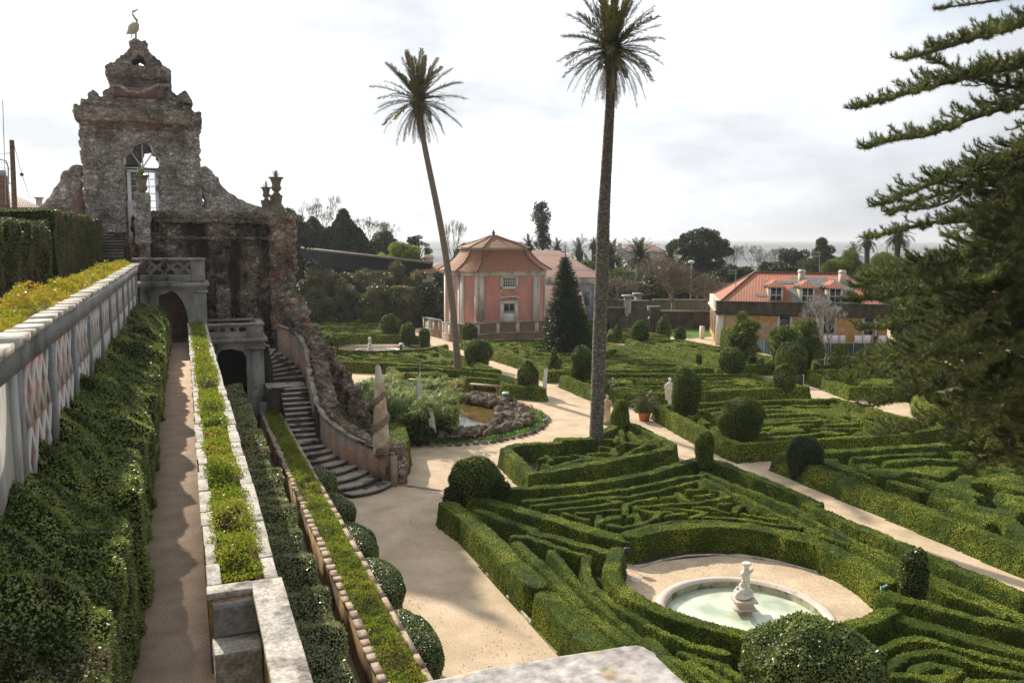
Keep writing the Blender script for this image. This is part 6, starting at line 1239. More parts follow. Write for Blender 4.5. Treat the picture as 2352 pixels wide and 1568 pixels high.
for i, s in enumerate(DS):
    b = MB(); p_ = roofpt(s, .06)[:2]; wd = 1.3; zb_ = ze_+.05; zt_ = ze_+1.45; q4 = [p_-YU*wd/2, p_+YU*wd/2, p_+YU*wd/2+YV*2.6, p_-YU*wd/2+YV*2.6]; b.prism(q4, zb_, zt_); d_ = t.part('dormer', b, ['pale_house'])
    b = MB(); e = [p_-YU*(wd/2+.3)-YV*.3, p_+YU*(wd/2+.3)-YV*.3, p_+YU*(wd/2+.3)+YV*2.9, p_-YU*(wd/2+.3)+YV*2.9]; v_ = [(*k, zt_) for k in e]+[(*(p_+YV*.6), zt_+.62), (*(p_+YV*2.9), zt_+.62)]; b.add(v_, [[0, 1, 4]]); b.add(v_, [[1, 2, 5, 4], [3, 0, 4, 5], [3, 2, 1, 0]]); t.sub(d_, 'roof', b, ['tile_red'])
    b = MB(); wallbox(b, p_-YU*wd/2, p_+YU*wd/2, .14, wd-.14, zb_+.15, zt_-.1, .03); t.sub(d_, 'window', b, ['window_glass'])
    b = MB(); wallbox(b, p_-YU*wd/2, p_+YU*wd/2, .1, .19, zb_+.1, zt_-.05, .06); wallbox(b, p_-YU*wd/2, p_+YU*wd/2, wd-.19, wd-.1, zb_+.1, zt_-.05, .06); wallbox(b, p_-YU*wd/2, p_+YU*wd/2, wd/2-.03, wd/2+.03, zb_+.1, zt_-.05, .05); wallbox(b, p_-YU*wd/2, p_+YU*wd/2, .1, wd-.1, zb_+.6, zb_+.66, .05); t.sub(d_, 'frame', b, ['white'])
for s in (8.1, 11.8): b = MB(); q_ = roofpt(s, .7); b.box(q_[0]-.22, q_[0]+.22, q_[1]-.25, q_[1]+.25, q_[2]-.3, q_[2]+1.2); b.box(q_[0]-.28, q_[0]+.28, q_[1]-.3, q_[1]+.3, q_[2]+.95, q_[2]+1.05); t.part('chimney', b, ['pale_house'])
for s in (5.5, 9.4, 12.9):
    b = MB(); wallbox(b, c0, c0+YU*Wd, s, s+1.3, 1.3, 3.1, .05); w_ = t.part('window', b, ['cream']); b = MB(); wallbox(b, c0, c0+YU*Wd, s+.2, s+1.1, 1.45, 2.9, .07); t.sub(w_, 'pane', b, ['window_glass'])
for s in (2.2, 5.2, 8.2):
    b = MB(); wallbox(b, c0+YV*Dp, c0, s, s+1.2, .6, 3.0, .06); w_ = t.part('window', b, ['cream']); b = MB(); wallbox(b, c0+YV*Dp, c0, s+.2, s+1., .8, 2.8, .08); t.sub(w_, 'pane', b, ['window_glass'])
for s in (7.3, Wd-1.2):
    q_ = c0+YU*s-YV*.12; b = MB(); b.tube([(*q_, 0), (*q_, yz)], .06, 6); t.part('drainpipe', b, ['metal_grey']); b = MB(); wallbox(b, c0, c0+YU*Wd, s-.3, s+.4, .02, yz-.5, .02); t.part('damp_stain', b, ['darkstone'])
def antenna(label, px, pyb, pyt, D, wpx=18):
    p_, q_ = PD(px, pyb, D), PD(px, pyt, D); t = TH('antenna', label, 'antenna', tuple(p_)); b = MB(); b.tube([p_, q_], .03, 5); t.part('mast', b, ['metal_grey']); b = MB(); w_ = wpx/F*D
    for f_ in (0, -.18): 
        c_ = q_+np.array([0, 0, 1])*(q_[2]-p_[2])*f_; b.tube([c_-rv*w_, c_+rv*w_*.2], .025, 5)
        for k_ in range(5): e = c_-rv*w_*(k_/4.-.1); b.tube([e-hf*.25+[0, 0, .1], e+hf*.25-[0, 0, .1]], .015, 4)
    t.part('arms', b, ['metal_grey'])
antenna('bare television antenna left of the yellow house roof', 1690, 660, 621, 66); antenna('television antenna above the right chimney of the yellow house', 1882, 625, 580, 75)
# screened fence and laundry
f0, f1, f3 = P(1714, 801, 0), P(1800, 823, 0), P(2010, 817, 0)
t = TH('screened_fence', 'dark green netted fence running below the yellow house', 'fence', tuple(f0)); zf_ = PD(1720, 773, dep(f0))[2]
for a, c in ((f0, f1), (f1, f3)):
    u_ = nrmz((c-a)[:2]); v_ = np.array([-u_[1], u_[0]])*.05; b = MB(); b.prism([a[:2], c[:2], c[:2]+v_, a[:2]+v_], 0, zf_); t.part('netting', b, ['net'])
for i in range(15):
    q_ = f0+(f1-f0)*i/6 if i < 7 else f1+(f3-f1)*(i-6)/8; b = MB(); b.tube([(q_[0]-.03, q_[1]-.05, 0), (q_[0]-.03, q_[1]-.05, zf_+.05)], .03, 5); t.part('post', b, ['metal_grey'])
f1b = PD(1830, 800, dep(f3)+3)[:2]
lf0 = f1b; t = TH('washing_line', 'row of pale laundry hanging on a line behind the fence', 'laundry', (*lf0, 0)); b = MB(); b.tube([(*lf0, zf_+.33), (*(lf0+rv[:2]*10), zf_+.33)], .01, 4); b.tube([(*lf0, 0), (*lf0, zf_+.33)], .03, 5); b.tube([(*(lf0+rv[:2]*10), 0), (*(lf0+rv[:2]*10), zf_+.33)], .03, 5); t.part('line', b, ['metal_grey'])
for i in range(9):
    b = MB(); s = [0, .8, 1.3, 2.4, 3.1, 3.7, 5.2, 6.0, 7.4][i]; q_ = lf0+rv[:2]*s; w_ = random.uniform(.6, .95); b.hexa([(*(q_), zf_-.35), (*(q_+rv[:2]*w_), zf_-.4), (*(q_+rv[:2]*w_+hf[:2]*.05), zf_-.4), (*(q_+hf[:2]*.05), zf_-.35), (*(q_), zf_+.35), (*(q_+rv[:2]*w_), zf_+.3), (*(q_+rv[:2]*w_+hf[:2]*.02), zf_+.3), (*(q_+hf[:2]*.02), zf_+.35)]); t.part('cloth', b, ['cloth'])
# red roofed wings behind the pavilion
def px_house(name, label, xa, xb, ye, yr, D, wallmat, roofmat, depth=9, ridge=(.1, .85), zb=0., D2=None, sight=True):
    a = PD(xa, ye, D); c = PD(xb, ye, D2 or D); ze = a[2]; U_ = nrmz((c-a)[:2]); V_ = nrmz(c[:2]-rv[:2]*3) if sight else np.array([-U_[1], U_[0]]); zr = PD((xa+xb)/2, yr, D+depth/2)[2]
    return boxhouse(name, label, a, U_, np.linalg.norm((c-a)[:2]), V_, depth, zb, ze, zr, wallmat, roofmat, ridge=ridge)
t, q, _, _ = px_house('tiled_building', 'long building with pink ribbed tile roof and blue tiled wall behind the pavilion', 1215, 1376, 634, 575, 97, 'azulejo', 'tile_far', 14, (.0, .42), D2=94)
b = MB(); p_, q_ = q[0], q[1]; l = np.linalg.norm(q_-p_); wallbox(b, p_, q_, 0, l, PD(1376, 640, 94)[2]-.6, PD(1376, 636, 94)[2]-.1, .15); wallbox(b, p_, q_, l-.5, l, 0, 6, .08); t.part('cornice', b, ['cream'])
for s in (l-1.7, l-4.2): b = MB(); wallbox(b, p_, q_, s, s+.8, 2.4, 4.2, .06); w_ = t.part('window', b, ['cream']); b = MB(); wallbox(b, p_, q_, s+.12, s+.68, 2.5, 4.1, .08); t.sub(w_, 'pane', b, ['slate'])
px_house('tiled_building', 'lower lean-to roof of dark tiles between pavilion and conifer', 1236, 1345, 735, 655, 90, 'pale_house', 'tile_side', 8, (.0, .9))
px_house('tiled_building', 'mossy gold-lit tile roof left behind the pavilion', 962, 1090, 628, 596, 103, 'pale_house', 'tile_pink', 8, (.5, 1.))
t, q, _, _ = px_house('distant_house', 'distant house with brown hip roof among palms near the sea', 1418, 1530, 578, 562, 190, 'pale_house', 'tile_side', 14, (.28, .75)); 
b = MB(); c = PD(1425, 575, 192); b.box(c[0]-.5, c[0]+.5, c[1], c[1]+1, c[2]-1, c[2]+1.4); t.part('chimney', b, ['pale_house'])
px_house('distant_house', 'white house glimpsed behind the pine boughs at the right', 2210, 2330, 705, 655, 95, 'white', 'tile_red', 9, (.2, .8), zb=0)
px_house('distant_house', 'white low building glimpsed behind bare trees near the shore', 1770, 1852, 600, 594, 230, 'white', 'slate', 9, (.1, .9), zb=-5)
t = TH('roof_chimney', 'square plastered chimney at the end of the dark wall', 'chimney', tuple(PD(984, 612, 95))); b = MB(); c = PD(983, 585, 112); b.box(c[0]-.55, c[0]+.55, c[1]-.5, c[1]+.5, 0, c[2]); b.box(c[0]-.68, c[0]+.68, c[1]-.62, c[1]+.62, c[2]-.5, c[2]-.3); t.part('stack', b, ['pale_house'])
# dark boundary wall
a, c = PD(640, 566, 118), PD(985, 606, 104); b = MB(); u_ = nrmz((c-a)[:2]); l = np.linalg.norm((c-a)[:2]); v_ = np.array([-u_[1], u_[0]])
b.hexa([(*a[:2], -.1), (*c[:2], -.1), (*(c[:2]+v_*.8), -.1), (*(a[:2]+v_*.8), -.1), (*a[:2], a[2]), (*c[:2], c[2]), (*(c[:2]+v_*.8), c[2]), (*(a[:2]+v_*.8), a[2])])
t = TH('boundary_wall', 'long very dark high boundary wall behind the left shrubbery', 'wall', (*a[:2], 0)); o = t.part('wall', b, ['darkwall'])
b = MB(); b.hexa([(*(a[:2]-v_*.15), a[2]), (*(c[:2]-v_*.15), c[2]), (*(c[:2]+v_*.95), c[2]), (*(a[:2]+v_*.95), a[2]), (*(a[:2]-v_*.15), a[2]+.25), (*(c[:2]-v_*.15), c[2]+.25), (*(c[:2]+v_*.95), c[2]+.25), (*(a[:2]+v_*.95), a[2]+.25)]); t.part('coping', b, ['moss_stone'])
# old garden stairs, walls
t = TH('garden_stairs', 'distant mossy double garden stairs with a slanting white handrail wall', 'stairs', tuple(P(1480, 742, 0))); D = 90
b = MB()
for i in range(10): p_ = PD(1462, 732, D+i*.35); b.obox(p_[:2], rv[:2], 3.6, 6-i*.35, 0, .35+.3*i)
t.part('steps', b, ['darkstone']); b = MB(); pts = [PD(x, y, D) for x, y in [(1490, 735), (1490, 729), (1501, 723), (1506, 712), (1511, 707), (1511, 714)]]; b.add([p_-hf*.0 for p_ in pts]+[p_+hf*.5 for p_ in pts], [[i, (i+1) % 6, 6+(i+1) % 6, 6+i] for i in range(6)]); b.add([p_ for p_ in pts], [list(range(5, -1, -1))]); t.part('handrail_wall', b, ['coping'])
def lowblock(label, xa, xb, yt, D, mat='darkstone', D2=None, th=.6, name='garden_wall', cat='wall'):
    a, c = PD(xa, yt, D), PD(xb, yt, D2 or D); u_ = nrmz((c-a)[:2]); t = TH(name, label, cat, (*a[:2], 0)); b = MB(); v_ = np.array([-u_[1], u_[0]]); z = a[2]
    b.prism([a[:2], c[:2], c[:2]+v_*th, a[:2]+v_*th], -.1, z); t.part('wall', b, [mat]); b = MB(); b.prism([a[:2]-v_*.1, c[:2]-v_*.1, c[:2]+v_*(th+.1), a[:2]+v_*(th+.1)], z, z+.14); t.part('coping', b, ['moss_stone'])
lowblock('dark old wall with pale coping left of the distant garden stairs', 1376, 1440, 708, 92); lowblock('dark ivy wall right of the distant garden stairs', 1510, 1640, 716, 93); lowblock('stained wall end beside the handrail of the distant stairs', 1494, 1516, 706, 89.5)
lowblock('long low pale wall crossing behind the lawn', 1500, 1660, 690, 108, 'moss_stone')
lowblock('brownish terrace wall above the distant garden stairs', 1376, 1470, 690, 104, 'moss_stone')
for i, px in enumerate((1441, 1465)):
    p_ = PD(px, 706 if i == 0 else 700, 92-i*-6); t = TH('gate_post', ['square stone post with flat cap beside the distant stairs', 'second square stone post behind the distant stairs'][i], 'post', tuple(p_)); b = MB(); b.box(p_[0]-.3, p_[0]+.3, p_[1]-.3, p_[1]+.3, 0, p_[2]+1.2); t.part('shaft', b, ['greystone']); b = MB(); b.box(p_[0]-.5, p_[0]+.5, p_[1]-.5, p_[1]+.5, p_[2]+1.2, p_[2]+1.4); t.part('cap', b, ['concrete'])
p_ = P(1612, 778, 0); t = TH('gate_post', 'short white post at the end of the lawn path', 'post', tuple(p_)); b = MB(); b.box(p_[0]-.18, p_[0]+.18, p_[1]-.18, p_[1]+.18, 0, 1.3); t.part('shaft', b, ['cream'])
# lighthouse far out
t = TH('lighthouse', 'tiny round fort with lighthouse on a sandbank at the horizon', 'lighthouse', tuple(PD(1338, 550, 2600))); c = PD(1338, 549, 2600)
b = MB(); b.lathe([(16, -8), (16, 3), (13, 4), (13, 2)], (c[0], c[1], c[2]), 20); t.part('fort', b, ['concrete']); b = MB(); b.lathe([(3.5, 0), (3, 15), (3.5, 15.5), (2, 18), (0, 19)], (c[0]-2, c[1], c[2]), 12); t.part('tower', b, ['concrete'])
b = MB(); c2 = PD(1345, 551, 2700); b.ell((c2[0], c2[1], -6), (110, 40, 3.5), 0, 24, 8); b.build('sandbank', ['concrete'], kind='structure')
# left side: houses and pole
t, q, _, _ = px_house('tiled_house', 'house with brown tiled roof and chimney beyond the upper terrace at the left', -120, 88, 476, 434, 78, 'pale_house', 'tile_side', 12, (.3, .62), zb=6)
b = MB(); c = PD(8, 476, 74); w_ = .45; b.box(c[0]-w_, c[0]+w_, c[1]-w_, c[1]+w_, c[2]-2, c[2]+2.7); cm_ = t.part('chimney', b, ['tile_side']); b = MB(); b.box(c[0]-.35, c[0]+.35, c[1]-.35, c[1]+.35, c[2]+2.7, c[2]+3.2); t.sub(cm_, 'cap', b, ['concrete'])
t = TH('roof_chimney', 'tiny chimney lantern peeking over the left curved wing', 'chimney', tuple(PD(91, 470, 80))); b = MB(); c = PD(91, 476, 80); b.box(c[0]-.25, c[0]+.25, c[1]-.25, c[1]+.25, 6, c[2]+.9); b.box(c[0]-.38, c[0]+.38, c[1]-.38, c[1]+.38, c[2]+.8, c[2]+.95); t.part('stack', b, ['pale_house'])
a, c = PD(-40, 482, 60), PD(215, 482, 60); b = MB(); b.hexa([(a[0], a[1], UZ), (c[0], c[1], UZ), (c[0], c[1]+.6, UZ), (a[0], a[1]+.6, UZ), (a[0], a[1], a[2]), (c[0], c[1], c[2]), (c[0], c[1]+.6, c[2]), (a[0], a[1]+.6, a[2])])
t = TH('terrace_wall', 'dark low wall across the back of the upper terrace at the left', 'wall', tuple(a)); t.part('wall', b, ['darkstone'])
p_ = PD(220, 480, 56); b = MB(); q0, q1 = PD(160, 482, 57), PD(222, 482, 57); b.box(q0[0], q1[0], q0[1], q0[1]+.5, UZ, q0[2]); t = TH('terrace_wall', 'grey stone end pier of the dark wall left of the tower stairs', 'wall', tuple(q0)); t.part('pier', b, ['greystone'])
a_, c_ = PD(-20, 513, 50), PD(100, 519, 53); b = MB(); b.hexa([(a_[0], a_[1], UZ), (c_[0], c_[1], UZ), (c_[0], c_[1]+.3, UZ), (a_[0], a_[1]+.3, UZ), (*a_[:2], a_[2]), (*c_[:2], c_[2]), (c_[0], c_[1]+.3, c_[2]), (a_[0], a_[1]+.3, a_[2])]); t = TH('terrace_wall', 'low brown parapet with grassy top behind the left hedge', 'wall', tuple(a_)); t.part('wall', b, ['pinkwall'])
t = TH('utility_pole', 'leaning dark wooden utility pole with lamp arm at the left edge', 'utility pole', tuple(PD(36, 520, 55))); b = MB(); b.box(*[0]*6) if False else None
b.tube([PD(37, 560, 55), PD(33, 460, 55), PD(27, 322, 55)], [.17, .16, .14], 8); t.part('pole', b, ['bark']); b = MB(); b.tube([PD(19, 424, 55), PD(19, 385, 55), PD(14, 370, 55), PD(0, 366, 55), PD(-14, 366, 55)], .05, 6); t.part('lamp_arm', b, ['metal_grey']); b = MB(); b.tube([PD(19, 420, 55), PD(28, 422, 55)], .03, 5); b.tube([PD(30, 350, 55), PD(12, 351, 55)], .02, 4); b.tube([PD(30, 395, 55), PD(44, 396, 55)], .02, 4); t.part('brackets', b, ['metal_dark'])
b = MB(); b.tube([PD(33, 335, 55), PD(50, 400, 54.5), PD(68, 455, 54)], .015, 4); b.ell(PD(50, 401, 54.5), .12, 0, 8, 6); t.part('stay_wire', b, ['metal_dark'])
t = TH('hanging_cable', 'pale cable sagging across the dark wall behind the left hedge', 'cable', tuple(PD(50, 500, 52))); b = MB(); b.tube([PD(-20, 488, 52), PD(20, 497, 52), PD(60, 504, 52), (PD(100, 503, 52)), PD(148, 490, 52)], .03, 5); t.part('cable', b, ['white'])
t = TH('antenna', 'thin television antenna at the very left edge of the sky', 'antenna', tuple(PD(12, 430, 70))); b = MB(); b.tube([PD(14, 470, 70), PD(6, 230, 70)], .03, 4); 
for y in (352, 372, 385): b.tube([PD(-8, y, 70), PD(26, y+2, 70)], .03, 4)
t.part('mast', b, ['metal_grey'])
# ================================================================== BACKGROUND TREES
def clump(mb, c, r, n, ls, mat=0, asp=.6, tilt=.9, shell=.55):
    d = nrmz(rng.normal(size=(n, 3))); rr = shell+(1-shell)*rng.random((n, 1)); p = np.asarray(c)+d*rr*np.asarray(r); leaves(mb, p, d, ls, mat, asp, tilt)
def tree(name, label, px, pyb, pyt, wpx, D, leaf, kind='round', n=24, zb=0., cat='tree', bark='bark', cb=.3, ls=None, dens=1., group=None, seed=None):
    if seed is not None: random.seed(seed)
    base = PD(px, pyb, D); base[2] = zb; H_ = PD(px, pyt, D)[2]-zb; w = wpx/F*D; t = TH(name, label, cat, tuple(base), group=group); ls = ls or max(.12, D*.0017)
    b = MB(); tr = [base, base+[0, 0, H_*.35], base+[w*.03, 0, H_*.7]]; b.tube(tr, [max(.12, H_*.022), H_*.018, H_*.008], 7); cls = []
    for i in range(n):
        if kind == 'round': 
            a = random.random()*6.283; u = random.uniform(-1, 1); rr = random.random()**.4; c = np.array([math.cos(a)*math.sqrt(1-u*u)*rr*w*.38, math.sin(a)*math.sqrt(1-u*u)*rr*w*.38, H_*(cb+(1-cb)*(.5+.42*u*rr))]); r = w*random.uniform(.12, .2); r3 = (r, r, r*.75)
        elif kind == 'umbrella':
            a = random.random()*6.283; rr = random.random()**.5; c = np.array([math.cos(a)*rr*w*.42, math.sin(a)*rr*w*.42, H_*(1-.18-.22*rr*rr+random.uniform(-.05, .05))]); r = w*random.uniform(.09, .15); r3 = (r, r, r*.45)
        elif kind == 'cone':
            f = random.random()**1.1; rr = (1-f)*.95*w; a = random.random()*6.283; q_ = random.random()**.5; c = np.array([math.cos(a)*rr*q_, math.sin(a)*rr*q_, H_*(cb+(1-cb)*f*.95)]); r = w*(.1+.12*(1-f)); r3 = (r, r, r*1.5)
        elif kind == 'mass':
            c = np.array([rv[0]*random.uniform(-.5, .5)*w, rv[1]*random.uniform(-.5, .5)*w, 0])+hf*random.uniform(-2, 3); f = random.random(); c[2] = H_*random.uniform(.12, .85)*(1-.25*abs(f-.5)); r = H_*random.uniform(.14, .26); r3 = (r*1.1, r*1.1, r)
        c = base+c; cls.append((c, r3)); st = base+[0, 0, min(H_*.6, (c[2]-base[2])*.6)]
        if kind != 'mass' or i % 4 == 0: b.tube([st, (st+c)/2+[0, 0, .05*H_], c], [H_*.008, H_*.006, H_*.003], 4)
    t.part('trunk', b, [bark]); b = MB()
    for c, r3 in cls:
        area = 4*math.pi*(r3[0]*r3[2]); clump(b, c, r3, int(dens*area*1.5/(ls*ls*.35)), ls, 0)
    t.part('crown', b, [leaf]); return t
def baretree(label, px, pyb, pyt, wpx, D, depth=6, zb=0., seed=1, mat='twig', r0=.2, leafy=0, name='bare_tree', spread=.75, lean=0):
    random.seed(seed); base = PD(px, pyb, D); base[2] = zb; H_ = PD(px, pyt, D)[2]-zb; w = wpx/F*D; t = TH(name, label, 'tree', tuple(base)); b = MB(); tips = []
    def grow(p, d, l, r, k):
        e = p+d*l+np.array([0, 0, -.02*l]); m_ = (p+e)/2+np.array([random.uniform(-1, 1), random.uniform(-1, 1), random.uniform(-.4, .6)])*l*.1; b.tube([p, m_, e], [r, r*.8, r*.62], 5 if k > 2 else 3)
        if k == 0: tips.append(e); return
        for _ in range(3 if k > 1 else 3):
            nd = nrmz(d+np.array([random.uniform(-1, 1)*spread*w/H_*1.5, random.uniform(-1, 1)*spread*w/H_*1.5, random.uniform(-.25, .65)])); grow(e, nd, l*random.uniform(.66, .85), max(r*.58, .012+D*.00008), k-1)
    q_ = sum(.75**i for i in range(depth+1)); grow(base, np.array([lean, 0, 1.]), H_/q_*1.25, r0, depth); t.part('branches', b, [mat])
    if leafy:
        b = MB(); tp = np.array(tips); tp = tp[rng.integers(0, len(tp), leafy)]+rng.normal(size=(leafy, 3))*.3; leaves(b, tp, np.tile([0, 0, 1.], (leafy, 1)), D*.0015, 0, .5, 1.5); t.part('crown', b, ['bare_leaf'])
    return t
def canary(label, px, pyb, pyc, rpx, D, n=46, el0=-.5, zb=0., seed=1, fruit=False, name='palm_tree', mat='dark_leaf'):
    random.seed(seed); base = PD(px, pyb, D); base[2] = zb; c = PD(px, pyc, D); Lf = rpx/F*D*1.15; t = TH(name, label, 'palm tree', tuple(base)); b = MB(); b.tube([base, c], [.45, .38], 9); b.ell(c-[0, 0, .3], (.7, .7, .8), 0, 10, 7, .3); t.part('trunk', b, ['bark'])
    b = MB(); palmcrown(b, c, Lf, n, el0, 1.4, 20, .035, .24, 1.0, tw=.1); t.part('fronds', b, [mat])
    if fruit:
        b = MB()
        for a in (0, 1.6, 3.3, 4.6): b.tube([c, c+np.array([math.cos(a)*.35, math.sin(a)*.35, -.02])*Lf, c+np.array([math.cos(a)*.5, math.sin(a)*.5, -.08])*Lf], [.06, .14, .1], 6)
        t.part('fruit_stalks', b, ['brick_orange'])
# left group
baretree('pale bare tree behind the urns on the rock wall', 735, 600, 500, 50, 170, 6, seed=3, zb=2)
baretree('pair of pale bare stems between cypress and pine', 848, 600, 520, 60, 170, 6, seed=5, zb=2)
baretree('faint bare tree left of the pavilion roof', 1040, 600, 548, 30, 170, 5, seed=8)
tree('cedar_tree', 'dark layered cedar right behind the two urns', 655, 620, 440, 150, 100, 'conifer_leaf', 'umbrella', 40, seed=1, cb=.2)
tree('cedar_tree', 'lower dark boughs of a cedar next to the rock wall edge', 690, 640, 500, 70, 105, 'conifer_leaf', 'cone', 30, seed=2, cb=.1)
for k_, (x, yt, w_, D, lab) in enumerate([(722, 508, 110, 122, 'dark cypress nearest the rock wall among the left trees'), (792, 488, 100, 124, 'pointed cypress, tallest of the dark trees left of the leaning palm'), (758, 528, 90, 122, 'short dark cypress in front of the pointed one'), (826, 530, 80, 122, 'round-shouldered dark cypress right of the pointed one')]):
    tree('cypress_tree', lab, x, 610, yt, w_, D, 'conifer_leaf', 'cone', 80, seed=20+k_, cb=.35, ls=.3)
tree('pine_tree', 'grey-green broad pine left of the leaning palm trunk', 885, 610, 520, 92, 135, 'euc_leaf', 'round', 34, seed=31)
tree('pine_tree', 'umbrella pine touching the sea horizon left of the leaning palm', 960, 600, 514, 66, 140, 'euc_leaf', 'umbrella', 26, seed=33)
tree('citrus_tree', 'bright yellow-green leafy tree above the dark wall', 930, 606, 545, 96, 112, 'lime_leaf', 'round', 34, seed=34)
tree('citrus_tree', 'small yellow-green shrub tree left of the bright one', 880, 605, 570, 50, 114, 'lime_leaf', 'round', 16, seed=35)
tree('cedar_tree', 'flat-topped cedar left of the pavilion roof', 1068, 600, 532, 60, 130, 'conifer_leaf', 'umbrella', 20, seed=36)
# photinia shrubs in front of the dark wall
sh = [(705, 640, 70), (745, 615, 80), (790, 630, 80), (838, 606, 90), (880, 618, 80), (915, 600, 80), (955, 625, 80), (1000, 612, 70), (1020, 625, 60), (860, 650, 80), (780, 660, 90), (930, 655, 90), (985, 660, 80), (720, 670, 80)]
for k_, (x, yt, w_) in enumerate(sh):
    lab = ['reddish shrub at the rock wall edge', 'tall dark shrub left in the shrubbery', 'shrub with white specks left of centre in the shrubbery', 'tallest reddish shrub below the cypress', 'reddish shrub below the dark wall coping', 'red-tipped shrub below the citrus tree', 'dense shrub left of the pavilion eave', 'dark green shrub touching the pavilion eave', 'dark shrub against the left pavilion wall', 'low front shrub behind the flat-topped topiary', 'low dark front shrub at the left', 'pinkish low front shrub behind the round topiaries', 'low dark shrub at the pavilion terrace wall', 'low front shrub next to the rock buttress'][k_]
    tree('photinia_shrub', lab+', before the dark wall', x, 735, yt-6, w_*1.2, 99-(5 if k_ > 8 else 0), 'photinia' if k_ not in (7, 8, 12) else 'dark_leaf', 'round', 26, seed=50+k_, cb=.0, ls=.24, cat='shrub', group='shrubs before the boundary wall')
# centre and right background
t = TH('norfolk_pine', 'tall thin ragged araucaria standing alone against the sky', 'tree', tuple(PD(1250, 600, 150))); b = MB(); D = 150; top = PD(1243, 466, D); base = PD(1251, 600, D); base[2] = 0; b.tube([base, top], [.4, .15], 7); t.part('trunk', b, ['bark']); b = MB()
for y, w_ in [(470, 10), (478, 18), (486, 24), (494, 28), (502, 26), (510, 14), (518, 12), (526, 13), (534, 14), (542, 13), (550, 15), (558, 18), (566, 20)]:
    for k_ in range(7): a = random.random()*6.28; r_ = w_/F*D*.75*random.uniform(.4, 1); c = PD(1243+(y-466)*.06, y, D)+np.array([math.cos(a)*r_, math.sin(a)*r_, random.uniform(-.3, .3)]); clump(b, c, (.8, .8, .35), 60, .3, 0)
t.part('crown', b, ['conifer_leaf'])
for k_, (x, yc, r_, D, fr, lab) in enumerate([(1470, 592, 46, 128, True, 'large dark canary palm in the middle distance, widest of the palm group'), (1405, 592, 38, 132, True, 'canary palm with orange fruit just right of the tall palm trunk'), (1540, 600, 36, 134, True, 'canary palm with orange stalks left of the big eucalyptus'), (1330, 578, 28, 130, False, 'sparse palm right of the conifer tip'), (1215, 565, 24, 150, False, 'small palm left of the thin araucaria'), (1195, 570, 12, 150, False, 'tiny palm tip just above the pavilion roof'), (1280, 572, 22, 150, False, 'small palm between thin araucaria and conifer'), (1364, 562, 17, 140, False, 'slim fan palm left of the tall palm trunk'), (2062, 545, 34, 110, False, 'palm with spiky crown at the horizon behind the pine boughs'), (1992, 556, 26, 130, False, 'palm crown left of the spiky one at the horizon'), (1960, 585, 26, 125, False, 'dim palm at the edge of the dark right trees')]):
    canary(lab, x, 650, yc, r_, D, 52 if r_ > 30 else 34, -.5, seed=80+k_, fruit=fr)
t = tree('eucalyptus_tree', 'big umbrella-crowned eucalyptus dominating the middle horizon', 1605, 690, 503, 150, 140, 'euc_leaf', 'umbrella', 52, seed=5, ls=.26, dens=1.)
tree('evergreen_tree', 'dense dark evergreen directly under the umbrella crown', 1592, 690, 557, 96, 137, 'euc_leaf', 'round', 44, seed=6, cb=.1)
tree('evergreen_tree', 'dark evergreen right below the umbrella crown', 1640, 690, 565, 70, 139, 'euc_leaf', 'round', 28, seed=7, cb=.1)
tree('evergreen_tree', 'greyish tree left of the antennas on the right horizon', 1820, 660, 560, 80, 150, 'euc_leaf', 'round', 30, seed=8)
tree('evergreen_tree', 'small dark tree peak on the right horizon', 1887, 640, 545, 80, 140, 'euc_leaf', 'round', 34, seed=9)
tree('evergreen_tree', 'bright green round tree behind the right end of the yellow house', 1935, 660, 568, 120, 105, 'topiary_leaf', 'round', 40, seed=10, cb=.1)
tree('evergreen_tree', 'large dark round tree behind the pine boughs on the right', 2040, 700, 565, 150, 100, 'topiary_leaf', 'round', 50, seed=12, cb=.05)
tree('evergreen_tree', 'dark tree mass far right behind the pine boughs', 2170, 700, 560, 160, 105, 'dark_leaf', 'round', 44, seed=13, cb=.05)
tree('evergreen_tree', 'dark green bushy tree right of the tall palm trunk', 1425, 660, 600, 80, 124, 'topiary_leaf', 'round', 24, seed=14, cb=.1)
tree('evergreen_tree', 'green bushy tree between conifer and tall palm trunk', 1345, 650, 584, 56, 126, 'topiary_leaf', 'round', 18, seed=15, cb=.1)
tree('evergreen_tree', 'low dark tree behind the bare brown tree', 1525, 690, 625, 140, 130, 'euc_leaf', 'round', 30, seed=16, cb=.05)
tree('evergreen_tree', 'dark trees behind the left end of the yellow house roof', 1690, 690, 608, 130, 128, 'euc_leaf', 'round', 34, seed=17, cb=.05)
tree('evergreen_tree', 'dark low tree behind the yellow house ridge', 1790, 680, 592, 120, 126, 'euc_leaf', 'round', 30, seed=18, cb=.05)
tree('evergreen_tree', 'small round dark tree beyond the conifer on the left', 1180, 640, 590, 60, 125, 'euc_leaf', 'round', 14, seed=19)
for k_, (x, yt, w_, D, lab) in enumerate([(1690, 580, 60, 160, 'bare grey tree right of the eucalyptus'), (1740, 584, 60, 165, 'bare grey tree in front of the sea'), (1785, 588, 50, 160, 'bare grey tree left of the greyish evergreen')]):
    baretree(lab, x, 660, yt, w_, D, 6, seed=90+k_, mat='bark_grey')
baretree('broad brown bare tree with twiggy dome in front of the distant palms', 1545, 735, 606, 150, 100, 7, seed=4, mat='twig', r0=.35, leafy=5000, spread=.9)
baretree('brown bare tree right of the twiggy dome near the yellow house', 1620, 735, 645, 90, 98, 6, seed=6, mat='twig', r0=.25, leafy=2200)
baretree('low brown bare tree just right of the tall palm trunk', 1430, 705, 648, 90, 108, 6, seed=9, mat='twig', r0=.2, leafy=2200)
